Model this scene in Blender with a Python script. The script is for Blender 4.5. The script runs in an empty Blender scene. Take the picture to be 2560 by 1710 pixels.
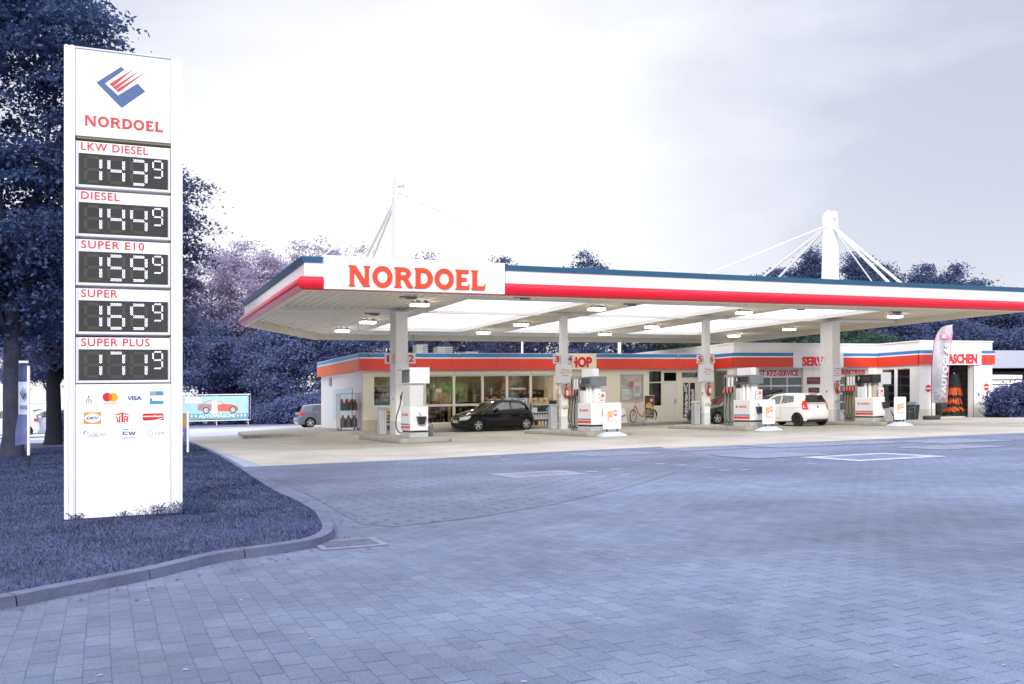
import bpy, bmesh, math, random
import numpy as np
from mathutils import Vector, Matrix

random.seed(11)
rng = np.random.default_rng(11)
SC = bpy.context.scene
COL = SC.collection
R = math.radians

# ------------------------------------------------------------------ camera
FPX, CAMH = 2350.0, 1.25            # focal length in pixels of a 2560 wide frame, eye height in metres
cam_data = bpy.data.cameras.new("camera")
cam = bpy.data.objects.new("camera", cam_data)
COL.objects.link(cam)
cam.location = (0, 0, CAMH)
cam.rotation_euler = (R(90), 0, 0)
cam_data.sensor_width = 36.0
cam_data.lens = 36.0 * FPX / 2560.0
cam_data.shift_y = (1009 - 855) / 2560.0
cam_data.clip_start = 0.05
cam_data.clip_end = 3000
SC.camera = cam

# ------------------------------------------------------------------ light: overcast sky + soft sun from behind the camera
SUN_EL, SUN_AZ = R(22), math.atan2(-0.10, -1.0)     # azimuth measured from +Y towards +X
SKY_STRENGTH = 0.10
world = bpy.data.worlds.new("World")
SC.world = world
world.use_nodes = True
wt = world.node_tree
for n in list(wt.nodes):
    wt.nodes.remove(n)
def wn(t, **k):
    n = wt.nodes.new(t)
    for a, b in k.items():
        setattr(n, a, b)
    return n
w_out = wn('ShaderNodeOutputWorld')
w_bg = wn('ShaderNodeBackground')
w_bg.inputs['Strength'].default_value = SKY_STRENGTH
w_sky = wn('ShaderNodeTexSky', sky_type='NISHITA', sun_disc=False)
w_sky.sun_elevation = SUN_EL
w_sky.sun_rotation = SUN_AZ
w_tc = wn('ShaderNodeTexCoord')
w_map = wn('ShaderNodeMapping')
w_map.inputs['Scale'].default_value = (1.3, 1.3, 3.2)
w_map.inputs['Location'].default_value = (0.35, 0.1, 0.2)
w_noise = wn('ShaderNodeTexNoise')
w_noise.inputs['Scale'].default_value = 1.6
w_noise.inputs['Detail'].default_value = 6
w_noise.inputs['Roughness'].default_value = 0.5
w_ramp = wn('ShaderNodeValToRGB')                    # grey undersides of the cloud -> thin bright cloud
w_ramp.color_ramp.elements[0].position = 0.40
w_ramp.color_ramp.elements[0].color = (0.53, 0.555, 0.68, 1)
w_ramp.color_ramp.elements[1].position = 0.62
w_ramp.color_ramp.elements[1].color = (0.86, 0.865, 0.94, 1)
wt.links.new(w_tc.outputs['Generated'], w_map.inputs['Vector'])
wt.links.new(w_map.outputs['Vector'], w_noise.inputs['Vector'])
wt.links.new(w_noise.outputs['Fac'], w_ramp.inputs['Fac'])
# thin cloud glowing round one direction of the sky, and a pale band above the horizon
def w_math(op, a, b=None, clamp=False):
    n = wn('ShaderNodeMath', operation=op, use_clamp=clamp)
    for i, q in enumerate((a, b)):
        if q is None:
            continue
        if isinstance(q, (int, float)):
            n.inputs[i].default_value = q
        else:
            wt.links.new(q, n.inputs[i])
    return n.outputs[0]
w_norm = wn('ShaderNodeVectorMath', operation='NORMALIZE')
wt.links.new(w_tc.outputs['Generated'], w_norm.inputs[0])
w_dot = wn('ShaderNodeVectorMath', operation='DOT_PRODUCT')
wt.links.new(w_norm.outputs[0], w_dot.inputs[0])
w_dot.inputs[1].default_value = Vector((-0.10, 1.0, 0.22)).normalized()
glow = w_math('POWER', w_math('MAXIMUM', w_dot.outputs['Value'], 0.0), 26.0)
w_sep = wn('ShaderNodeSeparateXYZ')
wt.links.new(w_norm.outputs[0], w_sep.inputs[0])
low = w_math('POWER', w_math('SUBTRACT', 1.0, w_math('ABSOLUTE', w_sep.outputs['Z']), True), 7.0)
fac = w_math('ADD', w_math('MULTIPLY', glow, 0.95), w_math('MULTIPLY', low, 0.62), True)
w_mix = wn('ShaderNodeMix', data_type='RGBA')
wt.links.new(fac, w_mix.inputs['Factor'])
wt.links.new(w_ramp.outputs['Color'], w_mix.inputs['A'])
w_mix.inputs['B'].default_value = (1.04, 1.02, 1.025, 1)
w_gain = wn('ShaderNodeVectorMath', operation='SCALE')
# an overcast sky is two to three times brighter overhead than above the horizon
w_zen = wn('ShaderNodeMapRange', interpolation_type='SMOOTHSTEP')
for q, val in (('From Min', 0.40), ('From Max', 0.85), ('To Min', 6.0), ('To Max', 21.0)):
    w_zen.inputs[q].default_value = val
wt.links.new(w_sep.outputs['Z'], w_zen.inputs['Value'])
wt.links.new(w_zen.outputs[0], w_gain.inputs['Scale'])
wt.links.new(w_mix.outputs['Result'], w_gain.inputs[0])
w_mix2 = wn('ShaderNodeMix', data_type='RGBA')
w_mix2.inputs['Factor'].default_value = 0.95
wt.links.new(w_sky.outputs['Color'], w_mix2.inputs['A'])
wt.links.new(w_gain.outputs[0], w_mix2.inputs['B'])
wt.links.new(w_mix2.outputs['Result'], w_bg.inputs['Color'])
wt.links.new(w_bg.outputs['Background'], w_out.inputs['Surface'])

sun_data = bpy.data.lights.new("sun", 'SUN')
sun_data.energy = 1.5
sun_data.angle = R(11)
sun_data.color = (1.0, 0.96, 0.90)
sun = bpy.data.objects.new("sun", sun_data)
COL.objects.link(sun)
_sd = Vector((math.sin(SUN_AZ) * math.cos(SUN_EL), math.cos(SUN_AZ) * math.cos(SUN_EL), math.sin(SUN_EL)))
sun.rotation_euler = (-_sd).to_track_quat('-Z', 'Y').to_euler()
sun.location = (0, -10, 40)

SC.view_settings.view_transform = 'Standard'
SC.view_settings.look = 'None'
SC.view_settings.exposure = 0.9
SC.view_settings.gamma = 1.0
SC.view_settings.use_curve_mapping = False
SC.render.engine = 'CYCLES'
SC.cycles.use_denoising = True
SC.cycles.max_bounces = 8
SC.cycles.diffuse_bounces = 4
SC.cycles.glossy_bounces = 3
SC.cycles.transparent_max_bounces = 12
SC.cycles.caustics_reflective = False
SC.cycles.caustics_refractive = False

# ------------------------------------------------------------------ the site: u runs along the shop front, v away from the street
TH = R(23.5)
CT, ST = math.cos(TH), math.sin(TH)
OX, OY = -6.1, 27.6                 # front left corner of the canopy
SCENE_SHEAR = 0.02                         # vertical shear of the whole scene, taken from the image's tilted horizon
def W2(u, v):
    return (OX + u * CT - v * ST, OY + u * ST + v * CT)
def S2(X, Y):
    return (CT * (X - OX) + ST * (Y - OY), -ST * (X - OX) + CT * (Y - OY))
def hz(x):
    return 1009 - SCENE_SHEAR * (x - 1280)
def gpx(x, y, z=0.0):               # where the sight line of a picture point meets level z
    Z = FPX * (CAMH - z) / (y - hz(x))
    return S2((x - 1280) / FPX * Z, Z)
def vpx(x, y, v):                   # ... meets the plane v = const -> (u, z)
    a = (x - 1280) / FPX
    Z = (v - ST * OX + CT * OY) / (CT - ST * a)
    return S2(a * Z, Z)[0], CAMH - (y - hz(x)) * Z / FPX
def upx(x, y, u):                   # ... meets the plane u = const -> (v, z)
    a = (x - 1280) / FPX
    Z = (u + CT * OX + ST * OY) / (CT * a + ST)
    return S2(a * Z, Z)[1], CAMH - (y - hz(x)) * Z / FPX
def zpx(x, y, Y):                   # ... meets distance Y in front of the camera -> (X, z)
    return (x - 1280) / FPX * Y, CAMH - (y - hz(x)) * Y / FPX

# ------------------------------------------------------------------ materials
MATS = {}
def sr(r, g, b):
    f = lambda c: (c / 255 / 12.92) if c <= 10 else ((c / 255 + 0.055) / 1.055) ** 2.4
    return (f(r), f(g), f(b))
def mat(name, col=(0.8, 0.8, 0.8), rough=0.5, metal=0.0, var=0.0, scale=2.0, bump=0.0, bscale=60.0, emit=0.0, coat=0.0, spec=0.5, ecol=None):
    if name in MATS:
        return MATS[name]
    m = bpy.data.materials.new(name)
    m.use_nodes = True
    t = m.node_tree
    p = t.nodes['Principled BSDF']
    p.inputs['Base Color'].default_value = (*col, 1)
    p.inputs['Roughness'].default_value = rough
    p.inputs['Metallic'].default_value = metal
    p.inputs['Specular IOR Level'].default_value = spec
    p.inputs['Coat Weight'].default_value = coat
    p.inputs['Coat Roughness'].default_value = 0.05
    if emit:
        p.inputs['Emission Color'].default_value = (*(ecol or col), 1)
        p.inputs['Emission Strength'].default_value = emit
    if var or bump:
        tc = t.nodes.new('ShaderNodeTexCoord')
    if var:
        nz = t.nodes.new('ShaderNodeTexNoise')
        nz.inputs['Scale'].default_value = scale
        nz.inputs['Detail'].default_value = 5
        nz.inputs['Roughness'].default_value = 0.65
        t.links.new(tc.outputs['Object'], nz.inputs['Vector'])
        rp = t.nodes.new('ShaderNodeValToRGB')
        rp.color_ramp.elements[0].position = 0.3
        rp.color_ramp.elements[1].position = 0.7
        rp.color_ramp.elements[0].color = (*[c * (1 - var) for c in col], 1)
        rp.color_ramp.elements[1].color = (*[min(0.92, c * (1 + var)) for c in col], 1)
        t.links.new(nz.outputs['Fac'], rp.inputs['Fac'])
        t.links.new(rp.outputs['Color'], p.inputs['Base Color'])
    if bump:
        nb = t.nodes.new('ShaderNodeTexNoise')
        nb.inputs['Scale'].default_value = bscale
        nb.inputs['Detail'].default_value = 4
        t.links.new(tc.outputs['Object'], nb.inputs['Vector'])
        bp = t.nodes.new('ShaderNodeBump')
        bp.inputs['Strength'].default_value = bump
        bp.inputs['Distance'].default_value = 0.02
        t.links.new(nb.outputs['Fac'], bp.inputs['Height'])
        t.links.new(bp.outputs['Normal'], p.inputs['Normal'])
    MATS[name] = m
    return m
def mat_glass(name, tint=(0.8, 0.85, 0.85), refl=0.12, rough=0.02, dark=0.0):
    if name in MATS:
        return MATS[name]
    m = bpy.data.materials.new(name)
    m.use_nodes = True
    t = m.node_tree
    for n in list(t.nodes):
        t.nodes.remove(n)
    o = t.nodes.new('ShaderNodeOutputMaterial')
    tr = t.nodes.new('ShaderNodeBsdfTransparent')
    tr.inputs['Color'].default_value = (*tint, 1)
    gl = t.nodes.new('ShaderNodeBsdfGlossy')
    gl.inputs['Roughness'].default_value = rough
    gl.inputs['Color'].default_value = (0.95, 0.97, 1, 1)
    fr = t.nodes.new('ShaderNodeFresnel')
    fr.inputs['IOR'].default_value = 1.5
    ad = t.nodes.new('ShaderNodeMath')
    ad.operation = 'ADD'
    ad.use_clamp = True
    ad.inputs[1].default_value = refl
    t.links.new(fr.outputs[0], ad.inputs[0])
    mx = t.nodes.new('ShaderNodeMixShader')
    t.links.new(ad.outputs[0], mx.inputs[0])
    t.links.new(tr.outputs[0], mx.inputs[1])
    t.links.new(gl.outputs[0], mx.inputs[2])
    t.links.new(mx.outputs[0], o.inputs[0])
    MATS[name] = m
    return m
def mat_leaf(name, dark, light, trans=0.35, scale=0.7):
    if name in MATS:
        return MATS[name]
    m = bpy.data.materials.new(name)
    m.use_nodes = True
    t = m.node_tree
    p = t.nodes['Principled BSDF']
    out = t.nodes['Material Output']
    p.inputs['Roughness'].default_value = 0.6
    p.inputs['Specular IOR Level'].default_value = 0.3
    tc = t.nodes.new('ShaderNodeTexCoord')
    nz = t.nodes.new('ShaderNodeTexNoise')
    nz.inputs['Scale'].default_value = scale
    nz.inputs['Detail'].default_value = 6
    nz.inputs['Roughness'].default_value = 0.75
    t.links.new(tc.outputs['Object'], nz.inputs['Vector'])
    rp = t.nodes.new('ShaderNodeValToRGB')
    rp.color_ramp.elements[0].position = 0.32
    rp.color_ramp.elements[1].position = 0.68
    rp.color_ramp.elements[0].color = (*dark, 1)
    rp.color_ramp.elements[1].color = (*light, 1)
    t.links.new(nz.outputs['Fac'], rp.inputs['Fac'])
    t.links.new(rp.outputs['Color'], p.inputs['Base Color'])
    tl = t.nodes.new('ShaderNodeBsdfTranslucent')
    t.links.new(rp.outputs['Color'], tl.inputs['Color'])
    mx = t.nodes.new('ShaderNodeMixShader')
    mx.inputs[0].default_value = trans
    t.links.new(p.outputs[0], mx.inputs[1])
    t.links.new(tl.outputs[0], mx.inputs[2])
    t.links.new(mx.outputs[0], out.inputs[0])
    MATS[name] = m
    return m

# ------------------------------------------------------------------ mesh builder
class MB:
    def __init__(s):
        s.v, s.f, s.m, s.k = [], [], [], 0
    def add(s, vs, fs):
        b = len(s.v)
        s.v += [tuple(p) for p in vs]
        for q in fs:
            s.f.append([b + i for i in q])
            s.m.append(s.k)
        return s
    def slot(s, k):
        s.k = k
        return s
    def box(s, x0, x1, y0, y1, z0, z1):
        return s.add([(x0, y0, z0), (x1, y0, z0), (x1, y1, z0), (x0, y1, z0), (x0, y0, z1), (x1, y0, z1), (x1, y1, z1), (x0, y1, z1)],
                     [(0, 3, 2, 1), (4, 5, 6, 7), (0, 1, 5, 4), (1, 2, 6, 5), (2, 3, 7, 6), (3, 0, 4, 7)])
    def hexa(s, lo, hi):            # four lower points, four upper points
        return s.add(list(lo) + list(hi), [(0, 3, 2, 1), (4, 5, 6, 7), (0, 1, 5, 4), (1, 2, 6, 5), (2, 3, 7, 6), (3, 0, 4, 7)])
    def poly(s, pts):
        return s.add(pts, [list(range(len(pts)))])
    def prism(s, pts, plane, d0, d1):
        def g(p, d):
            return {'xz': (p[0], d, p[1]), 'xy': (p[0], p[1], d), 'yz': (d, p[0], p[1])}[plane]
        n = len(pts)
        vs = [g(p, d0) for p in pts] + [g(p, d1) for p in pts]
        fs = [list(range(n))[::-1], list(range(n, 2 * n))] + [(i, (i + 1) % n, n + (i + 1) % n, n + i) for i in range(n)]
        return s.add(vs, fs)
    def cyl(s, p0, p1, r0, r1=None, n=12, cap=True):
        r1 = r0 if r1 is None else r1
        a, b = Vector(p0), Vector(p1)
        d = (b - a).normalized()
        e = d.orthogonal().normalized()
        g = d.cross(e)
        vs = []
        for c, r in ((a, r0), (b, r1)):
            for i in range(n):
                t = 2 * math.pi * i / n
                vs.append(c + (e * math.cos(t) + g * math.sin(t)) * r)
        fs = [(i, (i + 1) % n, n + (i + 1) % n, n + i) for i in range(n)]
        if cap:
            fs += [list(range(n))[::-1], list(range(n, 2 * n))]
        return s.add(vs, fs)
    def tube(s, pts, r, n=6, closed=False):
        P = [Vector(p) for p in pts]
        rr = r if isinstance(r, (list, tuple)) else [r] * len(P)
        vs, fs, e = [], [], None
        N = len(P)
        for i, p in enumerate(P):
            a = P[(i - 1) % N] if (closed or i > 0) else p
            b = P[(i + 1) % N] if (closed or i < N - 1) else p
            d = (b - a)
            d = d.normalized() if d.length > 1e-9 else Vector((0, 0, 1))
            if e is None:
                e = d.orthogonal().normalized()
            e = (e - d * e.dot(d))
            e = e.normalized() if e.length > 1e-6 else d.orthogonal().normalized()
            g = d.cross(e)
            for j in range(n):
                t = 2 * math.pi * j / n
                vs.append(p + (e * math.cos(t) + g * math.sin(t)) * rr[i])
        for i in range(N if closed else N - 1):
            for j in range(n):
                a0, a1 = i * n, ((i + 1) % N) * n
                fs.append((a0 + j, a0 + (j + 1) % n, a1 + (j + 1) % n, a1 + j))
        if not closed:
            fs += [list(range(n))[::-1], list(range((N - 1) * n, N * n))]
        return s.add(vs, fs)
    def lathe(s, prof, c=(0, 0, 0), n=20, axis='z', cap=True):
        vs, fs = [], []
        for (r, h) in prof:
            for j in range(n):
                t = 2 * math.pi * j / n
                a, b = r * math.cos(t), r * math.sin(t)
                q = {'z': (a, b, h), 'y': (a, h, b), 'x': (h, a, b)}[axis]
                vs.append((c[0] + q[0], c[1] + q[1], c[2] + q[2]))
        for i in range(len(prof) - 1):
            for j in range(n):
                fs.append((i * n + j, i * n + (j + 1) % n, (i + 1) * n + (j + 1) % n, (i + 1) * n + j))
        if cap:
            fs += [list(range(n))[::-1], list(range((len(prof) - 1) * n, len(prof) * n))]
        return s.add(vs, fs)
    def loft(s, prof, path):        # sweep: path gives functions (point of the profile) -> 3-D, one ring per station
        n = len(prof)
        b = len(s.v)
        for st in path:
            s.v += [tuple(st(p)) for p in prof]
        for i in range(len(path) - 1):
            for j in range(n - 1):
                s.f.append([b + i * n + j, b + i * n + j + 1, b + (i + 1) * n + j + 1, b + (i + 1) * n + j])
                s.m.append(s.k)
        return s
    def build(s, name, mats, parent=None, smooth=40, bevel=0.0, seg=2, recalc=True, loc=None):
        me = bpy.data.meshes.new(name)
        me.from_pydata(s.v, [], s.f)
        ms = mats if isinstance(mats, (list, tuple)) else [mats]
        for m in ms:
            me.materials.append(m)
        if len(ms) > 1:
            me.polygons.foreach_set('material_index', s.m)
        if recalc:
            bm = bmesh.new()
            bm.from_mesh(me)
            bmesh.ops.recalc_face_normals(bm, faces=bm.faces)
            bm.to_mesh(me)
            bm.free()
        if smooth:
            me.polygons.foreach_set('use_smooth', [True] * len(me.polygons))
            me.set_sharp_from_angle(angle=R(smooth))
        o = bpy.data.objects.new(name, me)
        COL.objects.link(o)
        if parent:
            o.parent = parent
        if loc:
            o.location = loc
        if bevel:
            b = o.modifiers.new("bevel", 'BEVEL')
            b.width = bevel
            b.segments = seg
            b.limit_method = 'ANGLE'
        return o

def np_mesh(name, verts, nper, material, parent=None, mats=None, midx=None):
    """verts (N*nper, 3): N separate faces of nper corners"""
    me = bpy.data.meshes.new(name)
    nv = len(verts)
    nf = nv // nper
    me.vertices.add(nv)
    me.vertices.foreach_set('co', np.asarray(verts, dtype=np.float32).ravel())
    me.loops.add(nv)
    me.loops.foreach_set('vertex_index', np.arange(nv, dtype=np.int32))
    me.polygons.add(nf)
    me.polygons.foreach_set('loop_start', np.arange(0, nv, nper, dtype=np.int32))
    me.polygons.foreach_set('loop_total', np.full(nf, nper, dtype=np.int32))
    me.materials.append(material)
    me.update(calc_edges=True)
    o = bpy.data.objects.new(name, me)
    COL.objects.link(o)
    if parent:
        o.parent = parent
    return o

def tag(o, label=None, cat=None, group=None, kind=None):
    if label: o['label'] = label
    if cat: o['category'] = cat
    if group: o['group'] = group
    if kind: o['kind'] = kind
    return o
def thing(name, label, cat, u, v, z=0.0, rot=0.0, group=None):
    o = bpy.data.objects.new(name, None)
    o.empty_display_size = 0.2
    COL.objects.link(o)
    X, Y = W2(u, v)
    o.location = (X, Y, z)
    o.rotation_euler = (0, 0, TH + rot)
    return tag(o, label, cat, group)
def place(o, u, v, z=0.0, rot=0.0):
    X, Y = W2(u, v)
    o.location = (X, Y, z)
    o.rotation_euler = (0, 0, TH + rot)
    return o
def structure(o, kind='structure'):
    o['kind'] = kind
    return o
def copy_tree(o, parent=None):
    c = o.copy()
    COL.objects.link(c)
    if parent:
        c.parent = parent
    for ch in list(o.children):
        copy_tree(ch, c)
    return c

# writing: frame F = (origin, right, up, out)
FV = lambda u, v, z: (Vector((u, v, z)), Vector((1, 0, 0)), Vector((0, 0, 1)), Vector((0, -1, 0)))    # on a face towards -v
FU = lambda u, v, z: (Vector((u, v, z)), Vector((0, -1, 0)), Vector((0, 0, 1)), Vector((-1, 0, 0)))   # on a face towards -u
def text_mb(s, frame, w, h, bold=0.0, depth=0.004, shear=0.0, fit=True, mb=None, align='l', spacing=1.0):
    cu = bpy.data.curves.new("t", 'FONT')
    cu.body = s
    cu.size = 1.0
    cu.offset = bold
    cu.extrude = 0.5
    cu.space_character = spacing
    cu.resolution_u = 3
    ob = bpy.data.objects.new("t", cu)
    me = bpy.data.meshes.new_from_object(ob)
    co = np.zeros(len(me.vertices) * 3)
    me.vertices.foreach_get('co', co)
    co = co.reshape(-1, 3)
    fs = [list(p.vertices) for p in me.polygons]
    bpy.data.objects.remove(ob)
    bpy.data.curves.remove(cu)
    bpy.data.meshes.remove(me)
    lo, hi = co.min(0), co.max(0)
    sy = h / max(1e-6, hi[1] - lo[1])
    sx = (w / max(1e-6, hi[0] - lo[0])) if w else sy
    x = (co[:, 0] - lo[0]) * sx
    y = (co[:, 1] - lo[1]) * sy
    x = x + shear * y
    o, r_, u_, n_ = frame
    if align == 'c':
        x = x - 0.5 * (x.max() + x.min())
    d = (co[:, 2] + 0.5) * depth
    pts = [o + r_ * float(a) + u_ * float(b) + n_ * float(c) for a, b, c in zip(x, y, d)]
    mb = mb or MB()
    return mb.add(pts, fs)
def flat_poly(mb, frame, pts, d=0.003, d0=0.0):      # polygon in the frame's plane, d thick
    o, r_, u_, n_ = frame
    n = len(pts)
    vs = [o + r_ * p[0] + u_ * p[1] + n_ * d0 for p in pts] + [o + r_ * p[0] + u_ * p[1] + n_ * (d0 + d) for p in pts]
    return mb.add(vs, [list(range(n))[::-1], list(range(n, 2 * n))] + [(i, (i + 1) % n, n + (i + 1) % n, n + i) for i in range(n)])
def disc_pts(cx, cy, rx, ry=None, n=28, a0=0.0, a1=2 * math.pi):
    ry = rx if ry is None else ry
    return [(cx + rx * math.cos(a0 + (a1 - a0) * i / n), cy + ry * math.sin(a0 + (a1 - a0) * i / n)) for i in range(n)]
def ring_strip(mb, frame, cx, cy, rx, ry, ix, iy, a0, a1, n=20, d=0.004, d0=0.0):
    o, r_, u_, n_ = frame
    for i in range(n):
        t0, t1 = a0 + (a1 - a0) * i / n, a0 + (a1 - a0) * (i + 1) / n
        q = [(cx + rx * math.cos(t0), cy + ry * math.sin(t0)), (cx + rx * math.cos(t1), cy + ry * math.sin(t1)),
             (cx + ix * math.cos(t1), cy + iy * math.sin(t1)), (cx + ix * math.cos(t0), cy + iy * math.sin(t0))]
        flat_poly(mb, frame, q, d, d0)
    return mb
# broad lettering with small wedge serifs, as on the brand signs (unit: cap height 1)
def serif_word(frame, w, h, depth, mb=None):
    mb = mb or MB()
    s = 0.26
    def poly(pts, k=0.0):
        segs.append(('p', pts, k))
    def ring(cx, rx, ry, ix, iy, a0, a1, k=0.0, cy=0.5, n=22):
        segs.append(('r', (cx, cy, rx, ry, ix, iy, a0, a1, n), k))
    segs = []
    x = 0.0
    sf = 0.06
    def stem(x0, top=True, bot=True, wd=None):
        q = s if wd is None else wd
        poly([(x0, 0.0), (x0 + q, 0.0), (x0 + q, 1.0), (x0, 1.0)])
        if bot: poly([(x0 - sf, 0), (x0 + q + sf, 0), (x0 + q + sf, 0.07), (x0 - sf, 0.07)], 1)
        if top: poly([(x0 - sf, 0.93), (x0 + q + sf, 0.93), (x0 + q + sf, 1), (x0 - sf, 1)], 1)
    # N
    stem(x + sf, wd=0.2)
    stem(x + 0.82, wd=0.2)
    poly([(x + 0.06, 1.0), (x + 0.36, 1.0), (x + 1.02, 0.0), (x + 0.72, 0.0)], 2)
    x += 1.2
    # O
    ring(x + 0.52, 0.52, 0.53, 0.27, 0.3, 0, 2 * math.pi)
    x += 1.14
    # R
    stem(x + sf)
    ring(x + 0.45, 0.42, 0.29, 0.18, 0.1, -math.pi / 2, math.pi / 2, 2, 0.71)
    poly([(x + 0.2, 1.0), (x + 0.45, 1.0), (x + 0.45, 0.81), (x + 0.2, 0.81)], 3)
    poly([(x + 0.2, 0.42), (x + 0.45, 0.42), (x + 0.45, 0.61), (x + 0.2, 0.61)], 3)
    poly([(x + 0.42, 0.46), (x + 0.68, 0.46), (x + 1.0, 0.0), (x + 0.7, 0.0)], 4)
    x += 1.06
    # D
    stem(x + sf)
    ring(x + 0.45, 0.53, 0.5, 0.27, 0.29, -math.pi / 2, math.pi / 2, 2)
    poly([(x + 0.2, 1.0), (x + 0.45, 1.0), (x + 0.45, 0.79), (x + 0.2, 0.79)], 3)
    poly([(x + 0.2, 0.0), (x + 0.45, 0.0), (x + 0.45, 0.21), (x + 0.2, 0.21)], 3)
    x += 1.08
    # O
    ring(x + 0.52, 0.52, 0.53, 0.27, 0.3, 0, 2 * math.pi)
    x += 1.14
    # E
    stem(x + sf)
    poly([(x + 0.25, 0.81), (x + 0.72, 0.81), (x + 0.72, 1.0), (x + 0.25, 1.0)], 3)
    poly([(x + 0.25, 0.42), (x + 0.6, 0.42), (x + 0.6, 0.6), (x + 0.25, 0.6)], 3)
    poly([(x + 0.25, 0.0), (x + 0.74, 0.0), (x + 0.78, 0.32), (x + 0.68, 0.19), (x + 0.25, 0.19)], 3)
    x += 0.88
    # L
    stem(x + sf)
    poly([(x + 0.25, 0.0), (x + 0.74, 0.0), (x + 0.8, 0.36), (x + 0.68, 0.2), (x + 0.25, 0.2)], 3)
    x += 0.8
    kx = w / x
    for typ, a, k in segs:
        d = depth + 0.0008 * k
        if typ == 'p':
            flat_poly(mb, frame, [(p[0] * kx, p[1] * h) for p in a], d)
        else:
            cx, cy, rx, ry, ix, iy, a0, a1, n = a
            ring_strip(mb, frame, cx * kx, cy * h, rx * kx, ry * h, ix * kx, iy * h, a0, a1, n, d)
    return mb
# the emblem: an open blue angle holding three red spikes, drawn in a unit square (x 0..1, y 0..0.917)
EMB_BLUE = [[(0.503, 0.917), (0.567, 0.858), (0.170, 0.507), (0.0, 0.507)], [(0.0, 0.507), (0.170, 0.507), (0.440, 0.271), (0.510, 0.0)],
            [(0.510, 0.0), (0.440, 0.271), (0.840, 0.583), (1.0, 0.423)]]
EMB_RED = [[(0.26, 0.50), (0.335, 0.45), (0.74, 0.884)], [(0.333, 0.437), (0.39, 0.392), (0.87, 0.867)], [(0.395, 0.385), (0.45, 0.342), (1.0, 0.857)]]
def emblem(frame, w, mb_blue, mb_red, d=0.003):
    for p in EMB_BLUE:
        flat_poly(mb_blue, frame, [(a * w, b * w) for a, b in p], d)
    for p in EMB_RED:
        flat_poly(mb_red, frame, [(a * w, b * w) for a, b in p], d)
# ------------------------------------------------------------------ materials in use
WHITE = mat("white_paint", (0.80, 0.80, 0.81), 0.35, var=0.03, scale=0.7)
SIGNW = mat("sign_white", (0.84, 0.84, 0.86), 0.3, var=0.02, scale=0.5)
WALLW = mat("wall_white", (0.85, 0.84, 0.80), 0.8, var=0.04, scale=0.6, bump=0.08, bscale=120)
CREAM = mat("wall_cream", (0.84, 0.785, 0.64), 0.75, var=0.04, scale=0.6, bump=0.06, bscale=120)
FRAMEC = mat("cream_frame", (0.84, 0.79, 0.66), 0.45, var=0.03)
CEILM = mat("ceiling_sheet", (0.88, 0.83, 0.68), 0.5, var=0.04, scale=0.5)
RED = mat("fascia_red", (0.70, 0.008, 0.030), 0.35, var=0.05, scale=0.6, coat=0.12, spec=0.35)
REDORANGE = mat("band_red", (0.74, 0.055, 0.028), 0.35, var=0.05, scale=0.5)
LETRED = mat("letter_red", (0.62, 0.012, 0.025), 0.4, var=0.05)
LETORANGE = mat("letter_orange_red", (0.68, 0.065, 0.022), 0.35, var=0.10, scale=0.9)
LABRED = mat("label_red", (0.62, 0.035, 0.03), 0.45)
BLUE = mat("fascia_blue", (0.030, 0.120, 0.215), 0.4, var=0.12, scale=0.8)
BANDBLUE = mat("band_blue", (0.05, 0.20, 0.46), 0.4, var=0.06, scale=0.6)
EMBBLUE = mat("emblem_blue", (0.065, 0.13, 0.28), 0.4)
EMBRED = mat("emblem_red", (0.56, 0.055, 0.05), 0.4)
GREY = mat("grey_paint", (0.22, 0.23, 0.25), 0.45, var=0.06)
MIDGREY = mat("mid_grey", (0.42, 0.43, 0.45), 0.5, var=0.06)
LIGHTGREY = mat("light_grey", (0.62, 0.63, 0.66), 0.5, var=0.05)
DARK = mat("dark_plastic", (0.018, 0.018, 0.02), 0.4, var=0.1)
BLACKSIGN = mat("black_sign", (0.012, 0.012, 0.014), 0.3)
RUBBER = mat("rubber", (0.015, 0.015, 0.016), 0.75, var=0.2, scale=8)
STEEL = mat("steel", (0.55, 0.56, 0.58), 0.32, 0.9, var=0.08)
GALV = mat("galvanised", (0.50, 0.51, 0.50), 0.45, 0.7, var=0.12, scale=5)
CONC = mat("island_concrete", (0.33, 0.31, 0.285), 0.9, var=0.22, scale=2.2, bump=0.3, bscale=50)
PLINTH = mat("plinth_grey", (0.45, 0.46, 0.45), 0.8, var=0.12, scale=4)
EXTRED = mat("extinguisher_red", (0.55, 0.03, 0.03), 0.3, coat=0.4)
PALEBLUE = mat("base_pale_blue", (0.56, 0.63, 0.72), 0.55, var=0.06)
WINGLASS = mat_glass("window_glass", (0.84, 0.86, 0.83), 0.02)
DARKGLASS = mat_glass("dark_glass", (0.18, 0.20, 0.20), 0.05)
CARGLASS = mat_glass("car_glass", (0.42, 0.46, 0.44), 0.10)

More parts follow.
